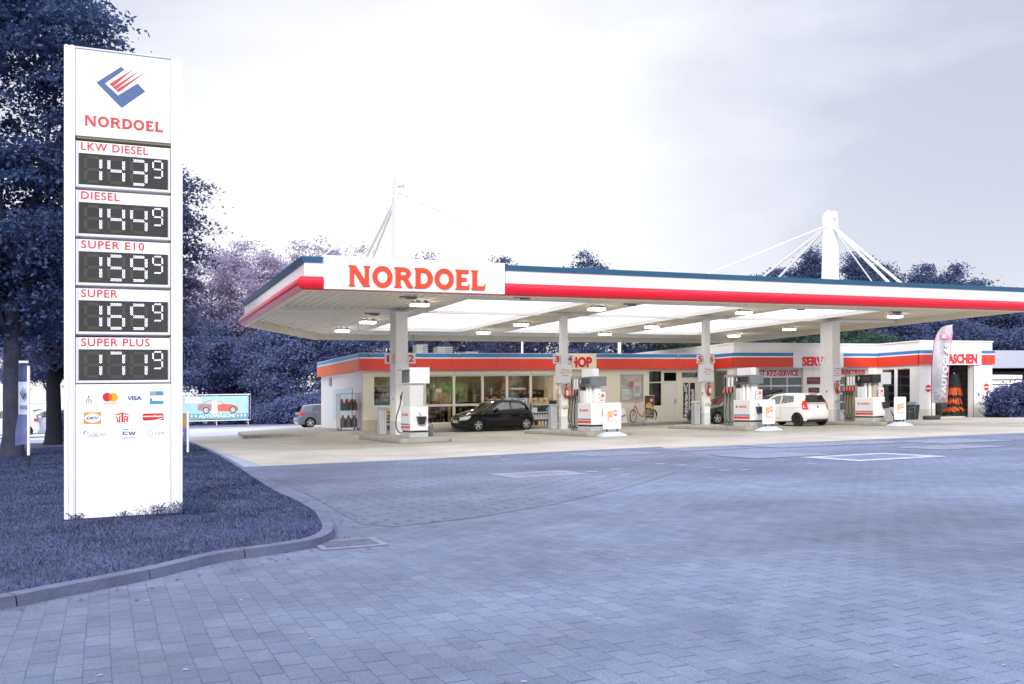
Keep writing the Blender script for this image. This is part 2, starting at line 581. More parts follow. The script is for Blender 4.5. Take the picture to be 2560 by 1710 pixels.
# ------------------------------------------------------------------ ground
def node_mat(name, build):
    if name in MATS:
        return MATS[name]
    m = bpy.data.materials.new(name)
    m.use_nodes = True
    build(m.node_tree, m.node_tree.nodes['Principled BSDF'])
    MATS[name] = m
    return m
def _n(t, typ, **k):
    n = t.nodes.new(typ)
    for a, b in k.items():
        if a == 'ins':
            for q, val in b.items():
                n.inputs[q].default_value = val
        else:
            setattr(n, a, b)
    return n
def paver(bl, rh, c1, c2, cm, dots=False):
    """rows of blocks bl long and rh wide, laid in half bond, running away from the street"""
    def f(t, p):
        tc = _n(t, 'ShaderNodeTexCoord')
        wob = _n(t, 'ShaderNodeTexNoise', ins={'Scale': 1.1, 'Detail': 3.0})
        t.links.new(tc.outputs['Object'], wob.inputs['Vector'])
        wsub = _n(t, 'ShaderNodeVectorMath', operation='SUBTRACT')
        wsub.inputs[1].default_value = (0.5, 0.5, 0.5)
        t.links.new(wob.outputs['Color'], wsub.inputs[0])
        wsc = _n(t, 'ShaderNodeVectorMath', operation='SCALE', ins={'Scale': 0.022})
        t.links.new(wsub.outputs[0], wsc.inputs[0])
        wadd = _n(t, 'ShaderNodeVectorMath', operation='ADD')
        t.links.new(tc.outputs['Object'], wadd.inputs[0])
        t.links.new(wsc.outputs[0], wadd.inputs[1])
        sx = _n(t, 'ShaderNodeSeparateXYZ')
        t.links.new(wadd.outputs[0], sx.inputs[0])
        def mth(op, a, b=None):
            n = _n(t, 'ShaderNodeMath', operation=op)
            for i, q in enumerate((a, b)):
                if q is None: continue
                if isinstance(q, (int, float)): n.inputs[i].default_value = q
                else: t.links.new(q, n.inputs[i])
            return n.outputs[0]
        def edge(fr, period, w):         # 1 in the joint, falling to 0 within w metres
            d = mth('MULTIPLY', mth('SUBTRACT', 0.5, mth('ABSOLUTE', mth('SUBTRACT', fr, 0.5))), period)
            mr = _n(t, 'ShaderNodeMapRange', interpolation_type='SMOOTHSTEP', ins={'From Min': 0.0, 'From Max': w, 'To Min': 1.0, 'To Max': 0.0})
            t.links.new(d, mr.inputs['Value'])
            return mr.outputs[0]
        ur = mth('DIVIDE', sx.outputs['X'], rh)
        row = mth('FLOOR', ur)
        sh = mth('MULTIPLY', mth('MODULO', mth('ABSOLUTE', row), 2.0), 0.5)
        vr = mth('ADD', mth('DIVIDE', sx.outputs['Y'], bl), sh)
        fu, fv = mth('FRACT', ur), mth('FRACT', vr)
        ju, jv = edge(fu, rh, 0.0050), edge(fv, bl, 0.0125)
        joint = mth('MAXIMUM', mth('MULTIPLY', ju, 0.72), jv)
        cell = _n(t, 'ShaderNodeCombineXYZ')
        t.links.new(row, cell.inputs['X'])
        t.links.new(mth('FLOOR', vr), cell.inputs['Y'])
        wnz = _n(t, 'ShaderNodeTexWhiteNoise', noise_dimensions='2D')
        t.links.new(cell.outputs[0], wnz.inputs['Vector'])
        mxb = _n(t, 'ShaderNodeMix', data_type='RGBA')
        t.links.new(wnz.outputs['Value'], mxb.inputs['Factor'])
        mxb.inputs['A'].default_value = (*c1, 1)
        mxb.inputs['B'].default_value = (*c2, 1)
        # joints are open in places and filled with pale sand in others
        n4 = _n(t, 'ShaderNodeTexNoise', ins={'Scale': 2.3, 'Detail': 4.0, 'Roughness': 0.7})
        n1 = _n(t, 'ShaderNodeTexNoise', ins={'Scale': 0.13, 'Detail': 6.0, 'Roughness': 0.62})
        n2 = _n(t, 'ShaderNodeTexNoise', ins={'Scale': 90.0, 'Detail': 3.0, 'Roughness': 0.75})
        n3 = _n(t, 'ShaderNodeTexNoise', ins={'Scale': 4.0, 'Detail': 4.0})
        mp = _n(t, 'ShaderNodeMapping')      # wheel tracks sweep along the drive
        mp.inputs['Rotation'].default_value = (0, 0, R(28))
        mp.inputs['Scale'].default_value = (0.10, 0.9, 1)
        n5 = _n(t, 'ShaderNodeTexNoise', ins={'Scale': 0.8, 'Detail': 4.0})
        n6 = _n(t, 'ShaderNodeTexNoise', ins={'Scale': 0.75, 'Detail': 4.0, 'Roughness': 0.6})
        for n in (n1, n2, n3, n4, n6, mp):
            t.links.new(tc.outputs['Object'], n.inputs['Vector'])
        t.links.new(mp.outputs[0], n5.inputs['Vector'])
        jf = _n(t, 'ShaderNodeMapRange', ins={'From Min': 0.35, 'From Max': 0.62, 'To Min': 0.25, 'To Max': 1.0})
        t.links.new(n4.outputs['Fac'], jf.inputs['Value'])
        mxj = _n(t, 'ShaderNodeMix', data_type='RGBA')
        t.links.new(mth('MULTIPLY', joint, jf.outputs[0]), mxj.inputs['Factor'])
        t.links.new(mxb.outputs['Result'], mxj.inputs['A'])
        mxj.inputs['B'].default_value = (*cm, 1)
        col = mxj.outputs['Result']
        for src, a, b in ((n1.outputs['Fac'], 0.58, 1.36), (n2.outputs['Fac'], 0.68, 1.32), (n3.outputs['Fac'], 0.90, 1.10), (n5.outputs['Fac'], 0.86, 1.10), (n6.outputs['Fac'], 0.70, 1.0)):
            mr = _n(t, 'ShaderNodeMapRange', ins={'From Min': 0.26 if b == 1.0 else 0.3, 'From Max': 0.37 if b == 1.0 else 0.7, 'To Min': a, 'To Max': b})
            t.links.new(src, mr.inputs['Value'])
            sc = _n(t, 'ShaderNodeVectorMath', operation='SCALE')
            t.links.new(col, sc.inputs[0])
            t.links.new(mr.outputs[0], sc.inputs['Scale'])
            col = sc.outputs[0]
        if dots:                             # open square joints, soil at the bottom
            row2 = mth('FLOOR', mth('DIVIDE', sx.outputs['X'], 0.20))
            sh2 = mth('MULTIPLY', mth('MODULO', mth('ABSOLUTE', row2), 2.0), 0.20)
            fx = mth('FRACT', mth('DIVIDE', mth('ADD', sx.outputs['Y'], sh2), 0.40))
            fy = mth('FRACT', mth('DIVIDE', sx.outputs['X'], 0.20))
            msk = mth('MULTIPLY', mth('LESS_THAN', fx, 0.24), mth('LESS_THAN', fy, 0.30))
            mx = _n(t, 'ShaderNodeMix', data_type='RGBA')
            t.links.new(mth('MULTIPLY', mth('MULTIPLY', msk, 0.75), jf.outputs[0]), mx.inputs['Factor'])
            t.links.new(col, mx.inputs['A'])
            mx.inputs["B"].default_value = (0.018, 0.026, 0.065, 1)
            col = mx.outputs['Result']
        t.links.new(col, p.inputs['Base Color'])
        p.inputs['Roughness'].default_value = 0.8
        p.inputs['Specular IOR Level'].default_value = 0.3
        b1 = _n(t, 'ShaderNodeBump', ins={'Strength': 0.5, 'Distance': 0.006})
        b1.invert = True
        t.links.new(joint, b1.inputs['Height'])
        b2 = _n(t, 'ShaderNodeBump', ins={'Strength': 0.25, 'Distance': 0.004})
        t.links.new(n2.outputs['Fac'], b2.inputs['Height'])
        t.links.new(b1.outputs['Normal'], b2.inputs['Normal'])
        t.links.new(b2.outputs['Normal'], p.inputs['Normal'])
    return f
_pv = ((0.137, 0.166, 0.250), (0.112, 0.139, 0.222), (0.046, 0.062, 0.132))
PAVER = node_mat("block_paving", paver(0.25, 0.125, *_pv))
DRAINPAVER = node_mat("open_joint_paving", paver(0.20, 0.10, (0.128, 0.152, 0.225), (0.112, 0.135, 0.205), (0.070, 0.087, 0.152), dots=True))
def concrete_nodes(c, warm):
    def f(t, p):
        tc = _n(t, 'ShaderNodeTexCoord')
        n1 = _n(t, 'ShaderNodeTexNoise', ins={'Scale': 0.35, 'Detail': 6.0, 'Roughness': 0.62})
        n2 = _n(t, 'ShaderNodeTexNoise', ins={'Scale': 60.0, 'Detail': 3.0})
        n3 = _n(t, 'ShaderNodeTexNoise', ins={'Scale': 1.1, 'Detail': 5.0, 'Roughness': 0.7})
        n3.noise_dimensions = '3D'
        br = _n(t, 'ShaderNodeTexBrick', offset=0.0, ins={'Scale': 1.0, 'Brick Width': 5.0, 'Row Height': 4.6, 'Mortar Size': 0.012, 'Mortar Smooth': 0.3})
        br.inputs['Color1'].default_value = (*c, 1)
        br.inputs['Color2'].default_value = (*[q * 0.95 for q in c], 1)
        br.inputs['Mortar'].default_value = (*[q * 0.45 for q in c], 1)
        for n in (n1, n2, n3, br):
            t.links.new(tc.outputs['Object'], n.inputs['Vector'])
        col = br.outputs['Color']
        for src, a, b in ((n1.outputs['Fac'], 0.72, 1.18), (n2.outputs['Fac'], 0.84, 1.16), (n3.outputs['Fac'], 0.55, 1.0)):
            mr = _n(t, 'ShaderNodeMapRange', ins={'From Min': 0.24 if b == 1.0 else 0.3, 'From Max': 0.40 if b == 1.0 else 0.7, 'To Min': a, 'To Max': b})
            t.links.new(src, mr.inputs['Value'])
            sc = _n(t, 'ShaderNodeVectorMath', operation='SCALE')
            t.links.new(col, sc.inputs[0])
            t.links.new(mr.outputs[0], sc.inputs['Scale'])
            col = sc.outputs[0]
        t.links.new(col, p.inputs['Base Color'])
        p.inputs['Roughness'].default_value = 0.75
    return f
FORECOURT = node_mat("forecourt_concrete", concrete_nodes((0.40, 0.375, 0.325), True))
DRIVE = node_mat("drive_concrete", concrete_nodes((0.27, 0.30, 0.395), False))
SOIL = mat("far_ground", (0.12, 0.14, 0.25), 0.9, var=0.3, scale=0.2)
GRASSM = mat_leaf("grass_blade", (0.014, 0.024, 0.066), (0.052, 0.080, 0.172), 0.25, 0.9)
TURF = mat("turf", (0.035, 0.046, 0.115), 0.95, var=0.45, scale=1.6, bump=0.6, bscale=70)
KERBM = mat("kerb_stone", (0.085, 0.10, 0.17), 0.9, var=0.3, scale=2.5, bump=0.4, bscale=60)
KERBLIGHT = mat("pale_concrete", (0.215, 0.235, 0.31), 0.85, var=0.16, scale=6, bump=0.3, bscale=90)

def sheet(name, pts, z, m, grid=None):
    mb = MB().poly([(p[0], p[1], z) for p in pts])
    o = mb.build(name, m, smooth=0, recalc=False)
    place(o, 0, 0)
    return structure(o)
sheet("ground", [(-400, -120), (400, -120), (400, 500), (-400, 500)], -0.012, SOIL)
sheet("block_paving", [(-34, -60), (90, -60), (90, -6.8), (-34, -6.8)], 0.0, PAVER)
sheet("forecourt", [(-2.2, -6.8), (90, -6.8), (90, 40), (-2.2, 40)], -0.004, FORECOURT)
# the drive that leads off to the left behind the grass bank
sheet("side_drive", [(-40, -6.8), (-2.2, -6.8), (-2.2, 40), (-40, 40)], -0.004, DRIVE)
# darker open-jointed paving in front of the forecourt
dp = [gpx(x, y) for x, y in ((640, 1184), (760, 1172), (880, 1160), (1120, 1144), (1420, 1128), (1650, 1117), (1760, 1140), (1700, 1180), (1560, 1222), (1380, 1262), (1180, 1296), (980, 1318), (900, 1310), (850, 1282), (775, 1240), (700, 1205))]
sheet("open_joint_paving", dp, 0.004, DRAINPAVER)

# grass bank with the kerb round it
KB = [(-420, 1600), (0, 1525), (170, 1491), (379, 1449), (554, 1406), (698, 1385), (792, 1368), (832, 1349), (838, 1330), (826, 1308), (811, 1290), (773, 1268), (688, 1226), (607, 1173), (560, 1146), (500, 1118), (455, 1103)]
kb = [gpx(x, y) for x, y in KB]
def smooth_line(P, n=6):
    out = []
    for i in range(len(P) - 1):
        p0, p1, p2, p3 = P[max(0, i - 1)], P[i], P[i + 1], P[min(len(P) - 1, i + 2)]
        for k in range(n):
            t = k / n
            out.append(tuple(0.5 * ((2 * p1[j]) + (-p0[j] + p2[j]) * t + (2 * p0[j] - 5 * p1[j] + 4 * p2[j] - p3[j]) * t * t + (-p0[j] + 3 * p1[j] - 3 * p2[j] + p3[j]) * t ** 3) for j in range(2)))
    out.append(tuple(P[-1]))
    return out
kl = smooth_line(kb, 5)
def inset(P, d):
    out = []
    for i, p in enumerate(P):
        a, b = P[max(0, i - 1)], P[min(len(P) - 1, i + 1)]
        tx, ty = b[0] - a[0], b[1] - a[1]
        L = math.hypot(tx, ty) or 1
        out.append((p[0] - ty / L * d, p[1] + tx / L * d))
    return out
ki = inset(kl, 0.13)
kj = inset(kl, 0.02)
mbk = MB()
acc, gap = 0.0, 0
for i in range(len(kl) - 1):
    a, b, c, d = kl[i], kl[i + 1], ki[i + 1], ki[i]
    e, g = kj[i], kj[i + 1]
    acc += math.dist(a, b)
    s0, s1 = 0.0, 1.0
    if acc > 1.0:                    # an open joint between two stones
        acc = 0.0
        s1 = 1 - min(0.4, 0.012 / max(0.02, math.dist(a, b)))
    L = lambda p, q, t: (p[0] + (q[0] - p[0]) * t, p[1] + (q[1] - p[1]) * t)
    P0 = [(*L(a, b, s0), -0.01), (*L(a, b, s1), -0.01), (*L(d, c, s1), -0.01), (*L(d, c, s0), -0.01)]
    P1 = [(*L(e, g, s0), 0.074), (*L(e, g, s1), 0.074), (*L(d, c, s1), 0.079), (*L(d, c, s0), 0.079)]
    mbk.hexa(P0, P1)
o = mbk.build("kerb", KERBM, smooth=0)
structure(place(o, 0, 0))
bank = ki + [(-60, 30), (-60, -30)]
def bank_h(u, v):
    return 0.105
mb = MB()
mb.poly([(p[0], p[1], 0.064) for p in bank])
o = mb.build("grass_bank", TURF, smooth=0, recalc=False)
structure(place(o, 0, 0))
def in_poly(P, x, y):
    P = np.asarray(P)
    res = np.zeros(len(x), bool)
    j = len(P) - 1
    for i in range(len(P)):
        c = ((P[i, 1] > y) != (P[j, 1] > y)) & (x < (P[j, 0] - P[i, 0]) * (y - P[i, 1]) / (P[j, 1] - P[i, 1] + 1e-12) + P[i, 0])
        res ^= c
        j = i
    return res
def grass_blades(name, poly, z, bounds, n, hmin, hmax, material, fade=None):
    # blades spread so that they are denser close to the street
    X = rng.uniform(bounds[0], bounds[1], n)
    Y = bounds[2] * (bounds[3] / bounds[2]) ** rng.uniform(0, 1, n)
    u = CT * (X - OX) + ST * (Y - OY)
    v = -ST * (X - OX) + CT * (Y - OY)
    ok = in_poly(poly, u, v)
    u, v, Y = u[ok], v[ok], Y[ok]
    n = len(u)
    h = rng.uniform(hmin, hmax, n) * (0.8 + 0.5 * np.sin(u * 2.1 + 1.3 * np.sin(v * 1.7)) ** 2)
    w = 0.0035 * np.clip(Y / 7, 1, 4)
    a = rng.uniform(0, 2 * np.pi, n)
    lean = rng.normal(0, 0.5, (n, 2)) * h[:, None]
    P = np.zeros((n, 3, 3))
    P[:, 0] = np.stack([u - w * np.cos(a), v - w * np.sin(a), np.full(n, z)], 1)
    P[:, 1] = np.stack([u + w * np.cos(a), v + w * np.sin(a), np.full(n, z)], 1)
    P[:, 2] = np.stack([u + lean[:, 0], v + lean[:, 1], z + h], 1)
    o = np_mesh(name, P.reshape(-1, 3), 3, material)
    place(o, 0, 0)
    return tag(o, "short mown lawn on the kerbed bank round the price pylon", "grass", kind='stuff')
grass_blades("lawn_grass", bank, 0.062, (-16, 1.0, 5.4, 32), 340000, 0.014, 0.038, GRASSM)

# weeds at the foot of the pylon
def weed_tuft(name, label, u, v, z, n, rad, h, group=None):
    P = []
    for i in range(n):
        a, r_ = random.uniform(0, 6.28), rad * random.random() ** 0.7
        bx, by = r_ * math.cos(a) * 1.6, r_ * math.sin(a) * 0.6
        hh = h * random.uniform(0.3, 1.0) * (1 - 0.5 * r_ / rad)
        lx, ly = random.gauss(0, 0.4) * hh, random.gauss(0, 0.3) * hh
        w = 0.003
        P += [(bx - w, by, 0), (bx + w, by, 0), (bx + lx, by + ly, hh)]
        for k in range(2):
            t = random.uniform(0.4, 1)
            qx, qy, qz = bx + lx * t, by + ly * t, hh * t
            dx, dz = random.uniform(-0.035, 0.035), random.uniform(-0.005, 0.03)
            P += [(qx, qy, qz), (qx + dx, qy - 0.004, qz + dz), (qx + dx * 0.6, qy + 0.008, qz + dz + 0.008)]
    o = np_mesh(name, np.array(P), 3, GRASSM)
    place(o, u, v, z)
    return tag(o, label, "weed", group)

# dry leaves blown against the kerb
P = []
for k in range(130):
    i = random.randrange(6, len(kl) - 1)
    a = kl[i]
    out = inset(kl, -abs(random.gauss(0, 0.16)) - 0.02)[i]
    cx_, cy_ = out[0] + random.uniform(-0.2, 0.2), out[1] + random.uniform(-0.2, 0.2)
    if in_poly(kl + [(-60, 30), (-60, -30)], np.array([cx_]), np.array([cy_]))[0]:
        continue
    an, s_ = random.uniform(0, 6.28), random.uniform(0.010, 0.024)
    for q in range(4):
        r_ = s_ * (1.0 if q % 2 == 0 else 0.5)
        P.append((cx_ + r_ * math.cos(an + q * math.pi / 2), cy_ + r_ * math.sin(an + q * math.pi / 2), 0.004 + random.uniform(0, 0.012)))
o = np_mesh("fallen_leaves", np.array(P), 4, mat("dry_leaf", (0.055, 0.055, 0.085), 0.8, var=0.4, scale=3))
place(o, 0, 0)
tag(o, "dry leaves and crumbs blown along the kerb of the lawn", "leaf litter", kind='stuff')
# drain grating at the tip of the bank
gu, gv = gpx(872, 1361)
t = thing("drain_grating", "slotted cast iron gully grating beside the kerb corner", "drain", gu, gv, 0.002)
mb = MB()
for k in range(7):
    mb.box(-0.24, 0.24, -0.2 + k * 0.06, -0.17 + k * 0.06, 0.0, 0.012)
mb.build("bar", mat("cast_iron", (0.11, 0.13, 0.20), 0.6, 0.4, var=0.3, scale=8), t, smooth=0)
mb = MB()
mb.box(-0.30, -0.24, -0.26, 0.26, 0, 0.010).box(0.24, 0.30, -0.26, 0.26, 0, 0.010).box(-0.24, 0.24, -0.26, -0.2, 0, 0.010).box(-0.24, 0.24, 0.22, 0.26, 0, 0.010)
mb.build("frame", mat("grating_frame", (0.16, 0.17, 0.25), 0.7, 0.2, var=0.2), t, smooth=0)
MB().box(-0.24, 0.24, -0.2, 0.22, 0.0, 0.004).build("pit", mat("pit_dark", (0.03, 0.035, 0.06), 0.9), t, smooth=0)

# filling shaft covers: pale square surrounds with a plate in the middle
COVERS = [((1345, 1186), 0.72, 0.55, 1.0, "square shaft cover nearest the grass bank", 1), ((1528, 1134), 0.95, 0.8, 0.9, "square shaft cover before the second pump island's board sign", 1),
          ((1752, 1122), 0.9, 0.75, 0.9, "square shaft cover with dark plate before the third pump island", 1), ((1990, 1113), 1.3, 0.9, 0.85, "widest thin framed shaft cover close to the concrete edge", 2),
          ((1934, 1138), 1.1, 0.8, 0.85, "worn patched shaft cover left of the bright white framed one", 2), ((2180, 1143), 1.15, 0.85, 1.9, "brightest white framed shaft cover in the paving", 1),
          ((2168, 1106.5), 0.9, 0.8, 0.85, "shaft cover at the concrete edge before the rightmost island", 2), ((2375, 1103), 1.3, 1.0, 0.9, "pale shaft cover furthest along the concrete edge", 2),
          ((2377, 1118), 1.1, 0.7, 1.0, "long thin looking shaft cover behind and right of the bright white one", 2)]
PLATE = mat("cover_plate", (0.13, 0.15, 0.24), 0.6, 0.2, var=0.3, scale=4)
for i, ((x, y), a, b, br_, where, kind_) in enumerate(COVERS):
    u, v = gpx(x, y)
    t = thing("shaft_cover", where, "manhole cover", u, v, 0.004, group="shaft covers in the paving")
    m = mat("cover_surround_%d" % int(br_ * 100), tuple(min(0.85, c * br_) for c in (0.185, 0.205, 0.27)), 0.85, var=0.30, scale=5)
    w = 0.27 if kind_ == 1 else 0.18
    mb = MB()
    mb.box(-a, a, -b, -b + w, 0, 0.008).box(-a, a, b - w, b, 0, 0.008).box(-a, -a + w, -b + w, b - w, 0, 0.008).box(a - w, a, -b + w, b - w, 0, 0.008)
    mb.build("surround", m, t, smooth=0)
    MB().box(-a + w, a - w, -b + w, b - w, 0, 0.006).build("plate", PLATE if kind_ == 1 else mat("cover_plate_pale", (0.16, 0.185, 0.265), 0.8, 0.0, var=0.3, scale=3), t, smooth=0)
    if i in (0, 1, 2):
        MB().box(-0.05, 0.05, -0.012, 0.012, 0.006, 0.010).build("handle", DARK, t, smooth=0)
# single pale stones in the paving
k = 0
for x, y in ((1240, 1144), (1262, 1150), (1350, 1144), (1395, 1146), (1440, 1138), (1590, 1152), (1650, 1160), (1702, 1163), (1540, 1174), (1560, 1187), (1770, 1171), (1812, 1177), (1858, 1176), (2030, 1160), (2125, 1125), (1690, 1131), (1980, 1127), (1480, 1180), (1495, 1193), (2080, 1105)):
    u, v = gpx(x, y)
    mb = MB().box(-0.12, 0.12, -0.06, 0.06, 0, 0.007)
    o = mb.build("paving_stone", KERBLIGHT, smooth=0)
    place(o, u, v, 0.003)
    tag(o, "single pale replacement block among the blue grey paving blocks", "paving block", "pale replacement blocks in the paving")
# cigarette ends and scraps of paper on the paving
SCRAP = mat("paper_scrap", (0.30, 0.30, 0.33), 0.8)
for i, (x, y) in enumerate(((368, 1503), (603, 1502), (779, 1599), (465, 1676), (1485, 1375), (1497, 1549), (2242, 1667), (1960, 1467), (1570, 1400), (250, 1690), (2510, 1665), (1405, 1362), (1310, 1706), (1190, 1577))):
    u, v = gpx(x, y)
    a = random.uniform(0, 3)
    o = MB().cyl((-0.012 * math.cos(a), -0.012 * math.sin(a), 0.004), (0.012 * math.cos(a), 0.012 * math.sin(a), 0.004), 0.004, n=6).build("cigarette_end", SCRAP)
    place(o, u, v, 0.001)
    tag(o, "pale cigarette end lying on the block paving", "litter", "cigarette ends on the paving")

# ------------------------------------------------------------------ price pylon
PU0, PV = gpx(160, 1293, 0.1)
PU1 = vpx(456.5, 1283, PV)[0]
PZ1 = vpx(160, 111, PV)[1]
PZ0 = 0.07
pyl = thing("price_pylon", "tall white price pylon with lit digits standing on the lawn", "price sign", (PU0 + PU1) / 2, PV)
def PL(x, y):                        # picture point -> local coordinates on the pylon's face
    u, z = vpx(x, y, PV)
    return u - (PU0 + PU1) / 2, z
hw = (PU1 - PU0) / 2
xl = PL(188.5, 700)[0]
xr = PL(427, 700)[0]
POST = mat("pylon_post", (0.80, 0.80, 0.81), 0.3, 0.0, var=0.02)
for side in (0, 1):
    mb = MB()
    if side == 0:
        mb.box(-hw, xl - 0.004, 0.0, 0.30, PZ0, PZ1)
        mb.box(-hw + 0.035, -hw + 0.045, -0.006, 0.0, PZ0, PZ1)
        mb.box(xl - 0.03, xl - 0.02, -0.006, 0.0, PZ0, PZ1)
        mb.box(-hw + 0.01, -hw + 0.03, 0.05, 0.25, PZ1, PZ1 + 0.025).box(xl - 0.045, xl - 0.02, 0.05, 0.25, PZ1, PZ1 + 0.025)
    else:
        mb.box(xr + 0.004, hw, 0.0, 0.30, PZ0, PZ1 - 0.02)
        mb.box(hw - 0.045, hw - 0.035, -0.006, 0.0, PZ0, PZ1 - 0.02)
    mb.build("post", POST, pyl, bevel=0.008)
ztop = PL(188.6, 117)[1] - 0.01
zseam = PL(190.6, 340)[1]
zlow = PL(190, 959)[1]
panel = MB().box(xl, xr, 0.012, 0.28, zseam + 0.012, ztop).build("logo_panel", SIGNW, pyl, bevel=0.004)
MB().box(xl - 0.003, xr + 0.003, 0.0, 0.27, ztop + 0.002, ztop + 0.02).build("top_cap", LIGHTGREY, pyl)
MB().box(xl, xr, 0.03, 0.27, zseam - 0.012, zseam + 0.012).build("shadow_gap", mat("gap_bronze", (0.22, 0.20, 0.13), 0.5, 0.3), pyl)
face = 0.012
ex, ez = PL(241, 263)
ew = PL(363, 200)[0] - ex
b_, r_ = MB(), MB()
emblem(FV(ex, face, ez), ew, b_, r_)
b_.build("emblem", EMBBLUE, panel, smooth=0)
r_.build("emblem_spike", EMBRED, panel, smooth=0)
nx, nz = PL(211, 308)
nw = PL(408, 308)[0] - nx
mb = serif_word(FV(nx, face, nz - 0.02), nw, 0.115, 0.003)
mb.build("lettering", mat("pylon_name_red", (0.58, 0.065, 0.045), 0.4), panel, smooth=0)

SCREEN = mat("price_screen", (0.035, 0.037, 0.035), 0.18, var=0.25, scale=1.2)
LED = mat("lit_diode", (0.9, 0.88, 0.95), 0.4, emit=0.75, ecol=(0.95, 0.92, 1.0))
UNLIT = mat("unlit_diode", (0.16, 0.12, 0.075), 0.5)
SEG = {'0': 'abcdef', '1': 'bc', '2': 'abged', '3': 'abgcd', '4': 'fgbc', '5': 'afgcd', '6': 'afgedc', '7': 'abc', '8': 'abcdefg', '9': 'abcdfg'}
def digit_dots(mb, frame, ch, w, h, rows=2, on=True, r=0.0046):
    pts = {'a': ((0.12, 1), (0.88, 1)), 'b': ((1, 0.93), (1, 0.56)), 'c': ((1, 0.44), (1, 0.07)), 'd': ((0.12, 0), (0.88, 0)), 'e': ((0, 0.44), (0, 0.07)), 'f': ((0, 0.93), (0, 0.56)), 'g': ((0.12, 0.5), (0.88, 0.5))}
    want = SEG[ch] if on else [q for q in 'abcdefg' if q not in SEG[ch]]
    o, rr, uu, nn = frame
    step = 0.0175 if rows == 2 else 0.015
    for q in want:
        (x0, y0), (x1, y1) = pts[q]
        x0, x1, y0, y1 = x0 * w, x1 * w, y0 * h, y1 * h
        L = math.hypot(x1 - x0, y1 - y0)
        n = max(2, int(L / step) + 1)
        tx, ty = (x1 - x0) / L, (y1 - y0) / L
        for row in range(rows + 1 if rows == 2 else 2):
            off = (row - (rows if rows == 2 else 1) / 2) * step * 0.62
            for i in range(n):
                s_ = (i + (0.5 if row % 2 else 0.0)) * L / n + L / n * 0.25
                cx, cy = x0 + tx * s_ - ty * off, y0 + ty * s_ + tx * off
                flat_poly(mb, frame, disc_pts(cx, cy, r, n=6), 0.002)
PRICES = [("LKW DIESEL", "143", "9"), ("DIESEL", "144", "9"), ("SUPER E10", "159", "9"), ("SUPER", "165", "9"), ("SUPER PLUS", "171", "9")]
PIT = 122.6
for i, (nm, big, small) in enumerate(PRICES):
    y0 = 381.2 + PIT * i
    zt = PL(197, y0)[1]
    zb = PL(197, y0 + 78)[1]
    ztl = PL(197, y0 - 30)[1]
    zbl = PL(197, y0 + 85)[1]
    xs, xe = PL(197, 700)[0], PL(419.6, 700)[0]
    module = MB().box(xl + 0.004, xr - 0.004, face, 0.28, zbl, ztl).build("price_module", SIGNW, pyl, bevel=0.003, loc=(0, 0, -0.0015 * i))
    MB().box(xl + 0.004, xl + 0.028, 0.004, face - 0.0015, zbl, ztl).box(xr - 0.028, xr - 0.004, 0.004, face - 0.0015, zbl, ztl).box(xl + 0.03, xr - 0.03, 0.003, face - 0.0015, zbl, zbl + 0.016).build("frame_bar", LIGHTGREY, module, smooth=0)
    MB().box(xs, xe, 0.006, face - 0.001, zb, zt).build("screen", SCREEN, module, smooth=0)
    lw = {"LKW DIESEL": 167, "DIESEL": 95, "SUPER E10": 157, "SUPER": 90, "SUPER PLUS": 171}[nm] / 223 * (xe - xs)
    text_mb(nm, FV(xs + 0.022, face - 0.001, zt + 0.035), lw, 0.088, bold=0.012, depth=0.003, spacing=1.12).build("lettering", LABRED, module, smooth=0)
    H_ = zt - zb
    W_ = xe - xs
    for j, ch in enumerate(big):
        fr = FV(xs + W_ * (0.075 + 0.255 * j), 0.006, zb + H_ * 0.11)
        d = MB()
        digit_dots(d, fr, ch, W_ * 0.165, H_ * 0.77)
        d.build("lit_digit", LED, module, smooth=0, recalc=False)
        un = MB()
        digit_dots(un, fr, ch, W_ * 0.165, H_ * 0.77, on=False, r=0.0042)
        un.build("unlit_digit", UNLIT, module, smooth=0, recalc=False)
    fr = FV(xs + W_ * 0.83, 0.006, zb + H_ * 0.38)
    d = MB()
    digit_dots(d, fr, small, W_ * 0.105, H_ * 0.54, rows=1, r=0.0045)
    d.build("lit_digit", LED, module, smooth=0, recalc=False)
lowp = MB().box(xl, xr, 0.012, 0.28, PZ0, zlow - 0.008).build("base_panel", SIGNW, pyl, bevel=0.004)
MB().box(xl, xr, 0.03, 0.27, zlow - 0.008, zlow + 0.002).build("shadow_gap", mat("gap_dark", (0.05, 0.05, 0.05), 0.5), pyl)
# payment marks: picture points of the zoomed panel -> face
def PC(x, y):
    return PL(180 + x * 0.11925, 960 + y * 0.11925)
def pc_poly(mb, pts, d=0.002, d0=0.0):
    flat_poly(mb, FV(0, face, 0), [PC(*p) for p in pts], d, d0)
def mark(name, m, fn):
    mb = MB()
    fn(mb)
    return mb.build(name, m, lowp, smooth=0)
C_RED, C_YEL, C_ORG = mat("mark_red", (0.55, 0.02, 0.02), 0.5), mat("mark_yellow", (0.70, 0.38, 0.005), 0.5), mat("mark_orange", (0.62, 0.12, 0.006), 0.5)
C_BLU, C_CYA, C_PAL = mat("mark_blue", (0.030, 0.085, 0.22), 0.5), mat("mark_cyan", (0.06, 0.27, 0.42), 0.5), mat("mark_pale_blue", (0.24, 0.36, 0.44), 0.5)
C_AMB, C_FNT = mat("mark_amber", (0.66, 0.27, 0.01), 0.5), mat("mark_faint", (0.32, 0.34, 0.42), 0.5)
def oval(cx, cy, rx, ry, n=32): return [(cx + rx * math.cos(2 * math.pi * i / n), cy + ry * math.sin(2 * math.pi * i / n)) for i in range(n)]
mark("payment_mark", C_RED, lambda mb: pc_poly(mb, oval(738, 275, 98, 93), 0.002))
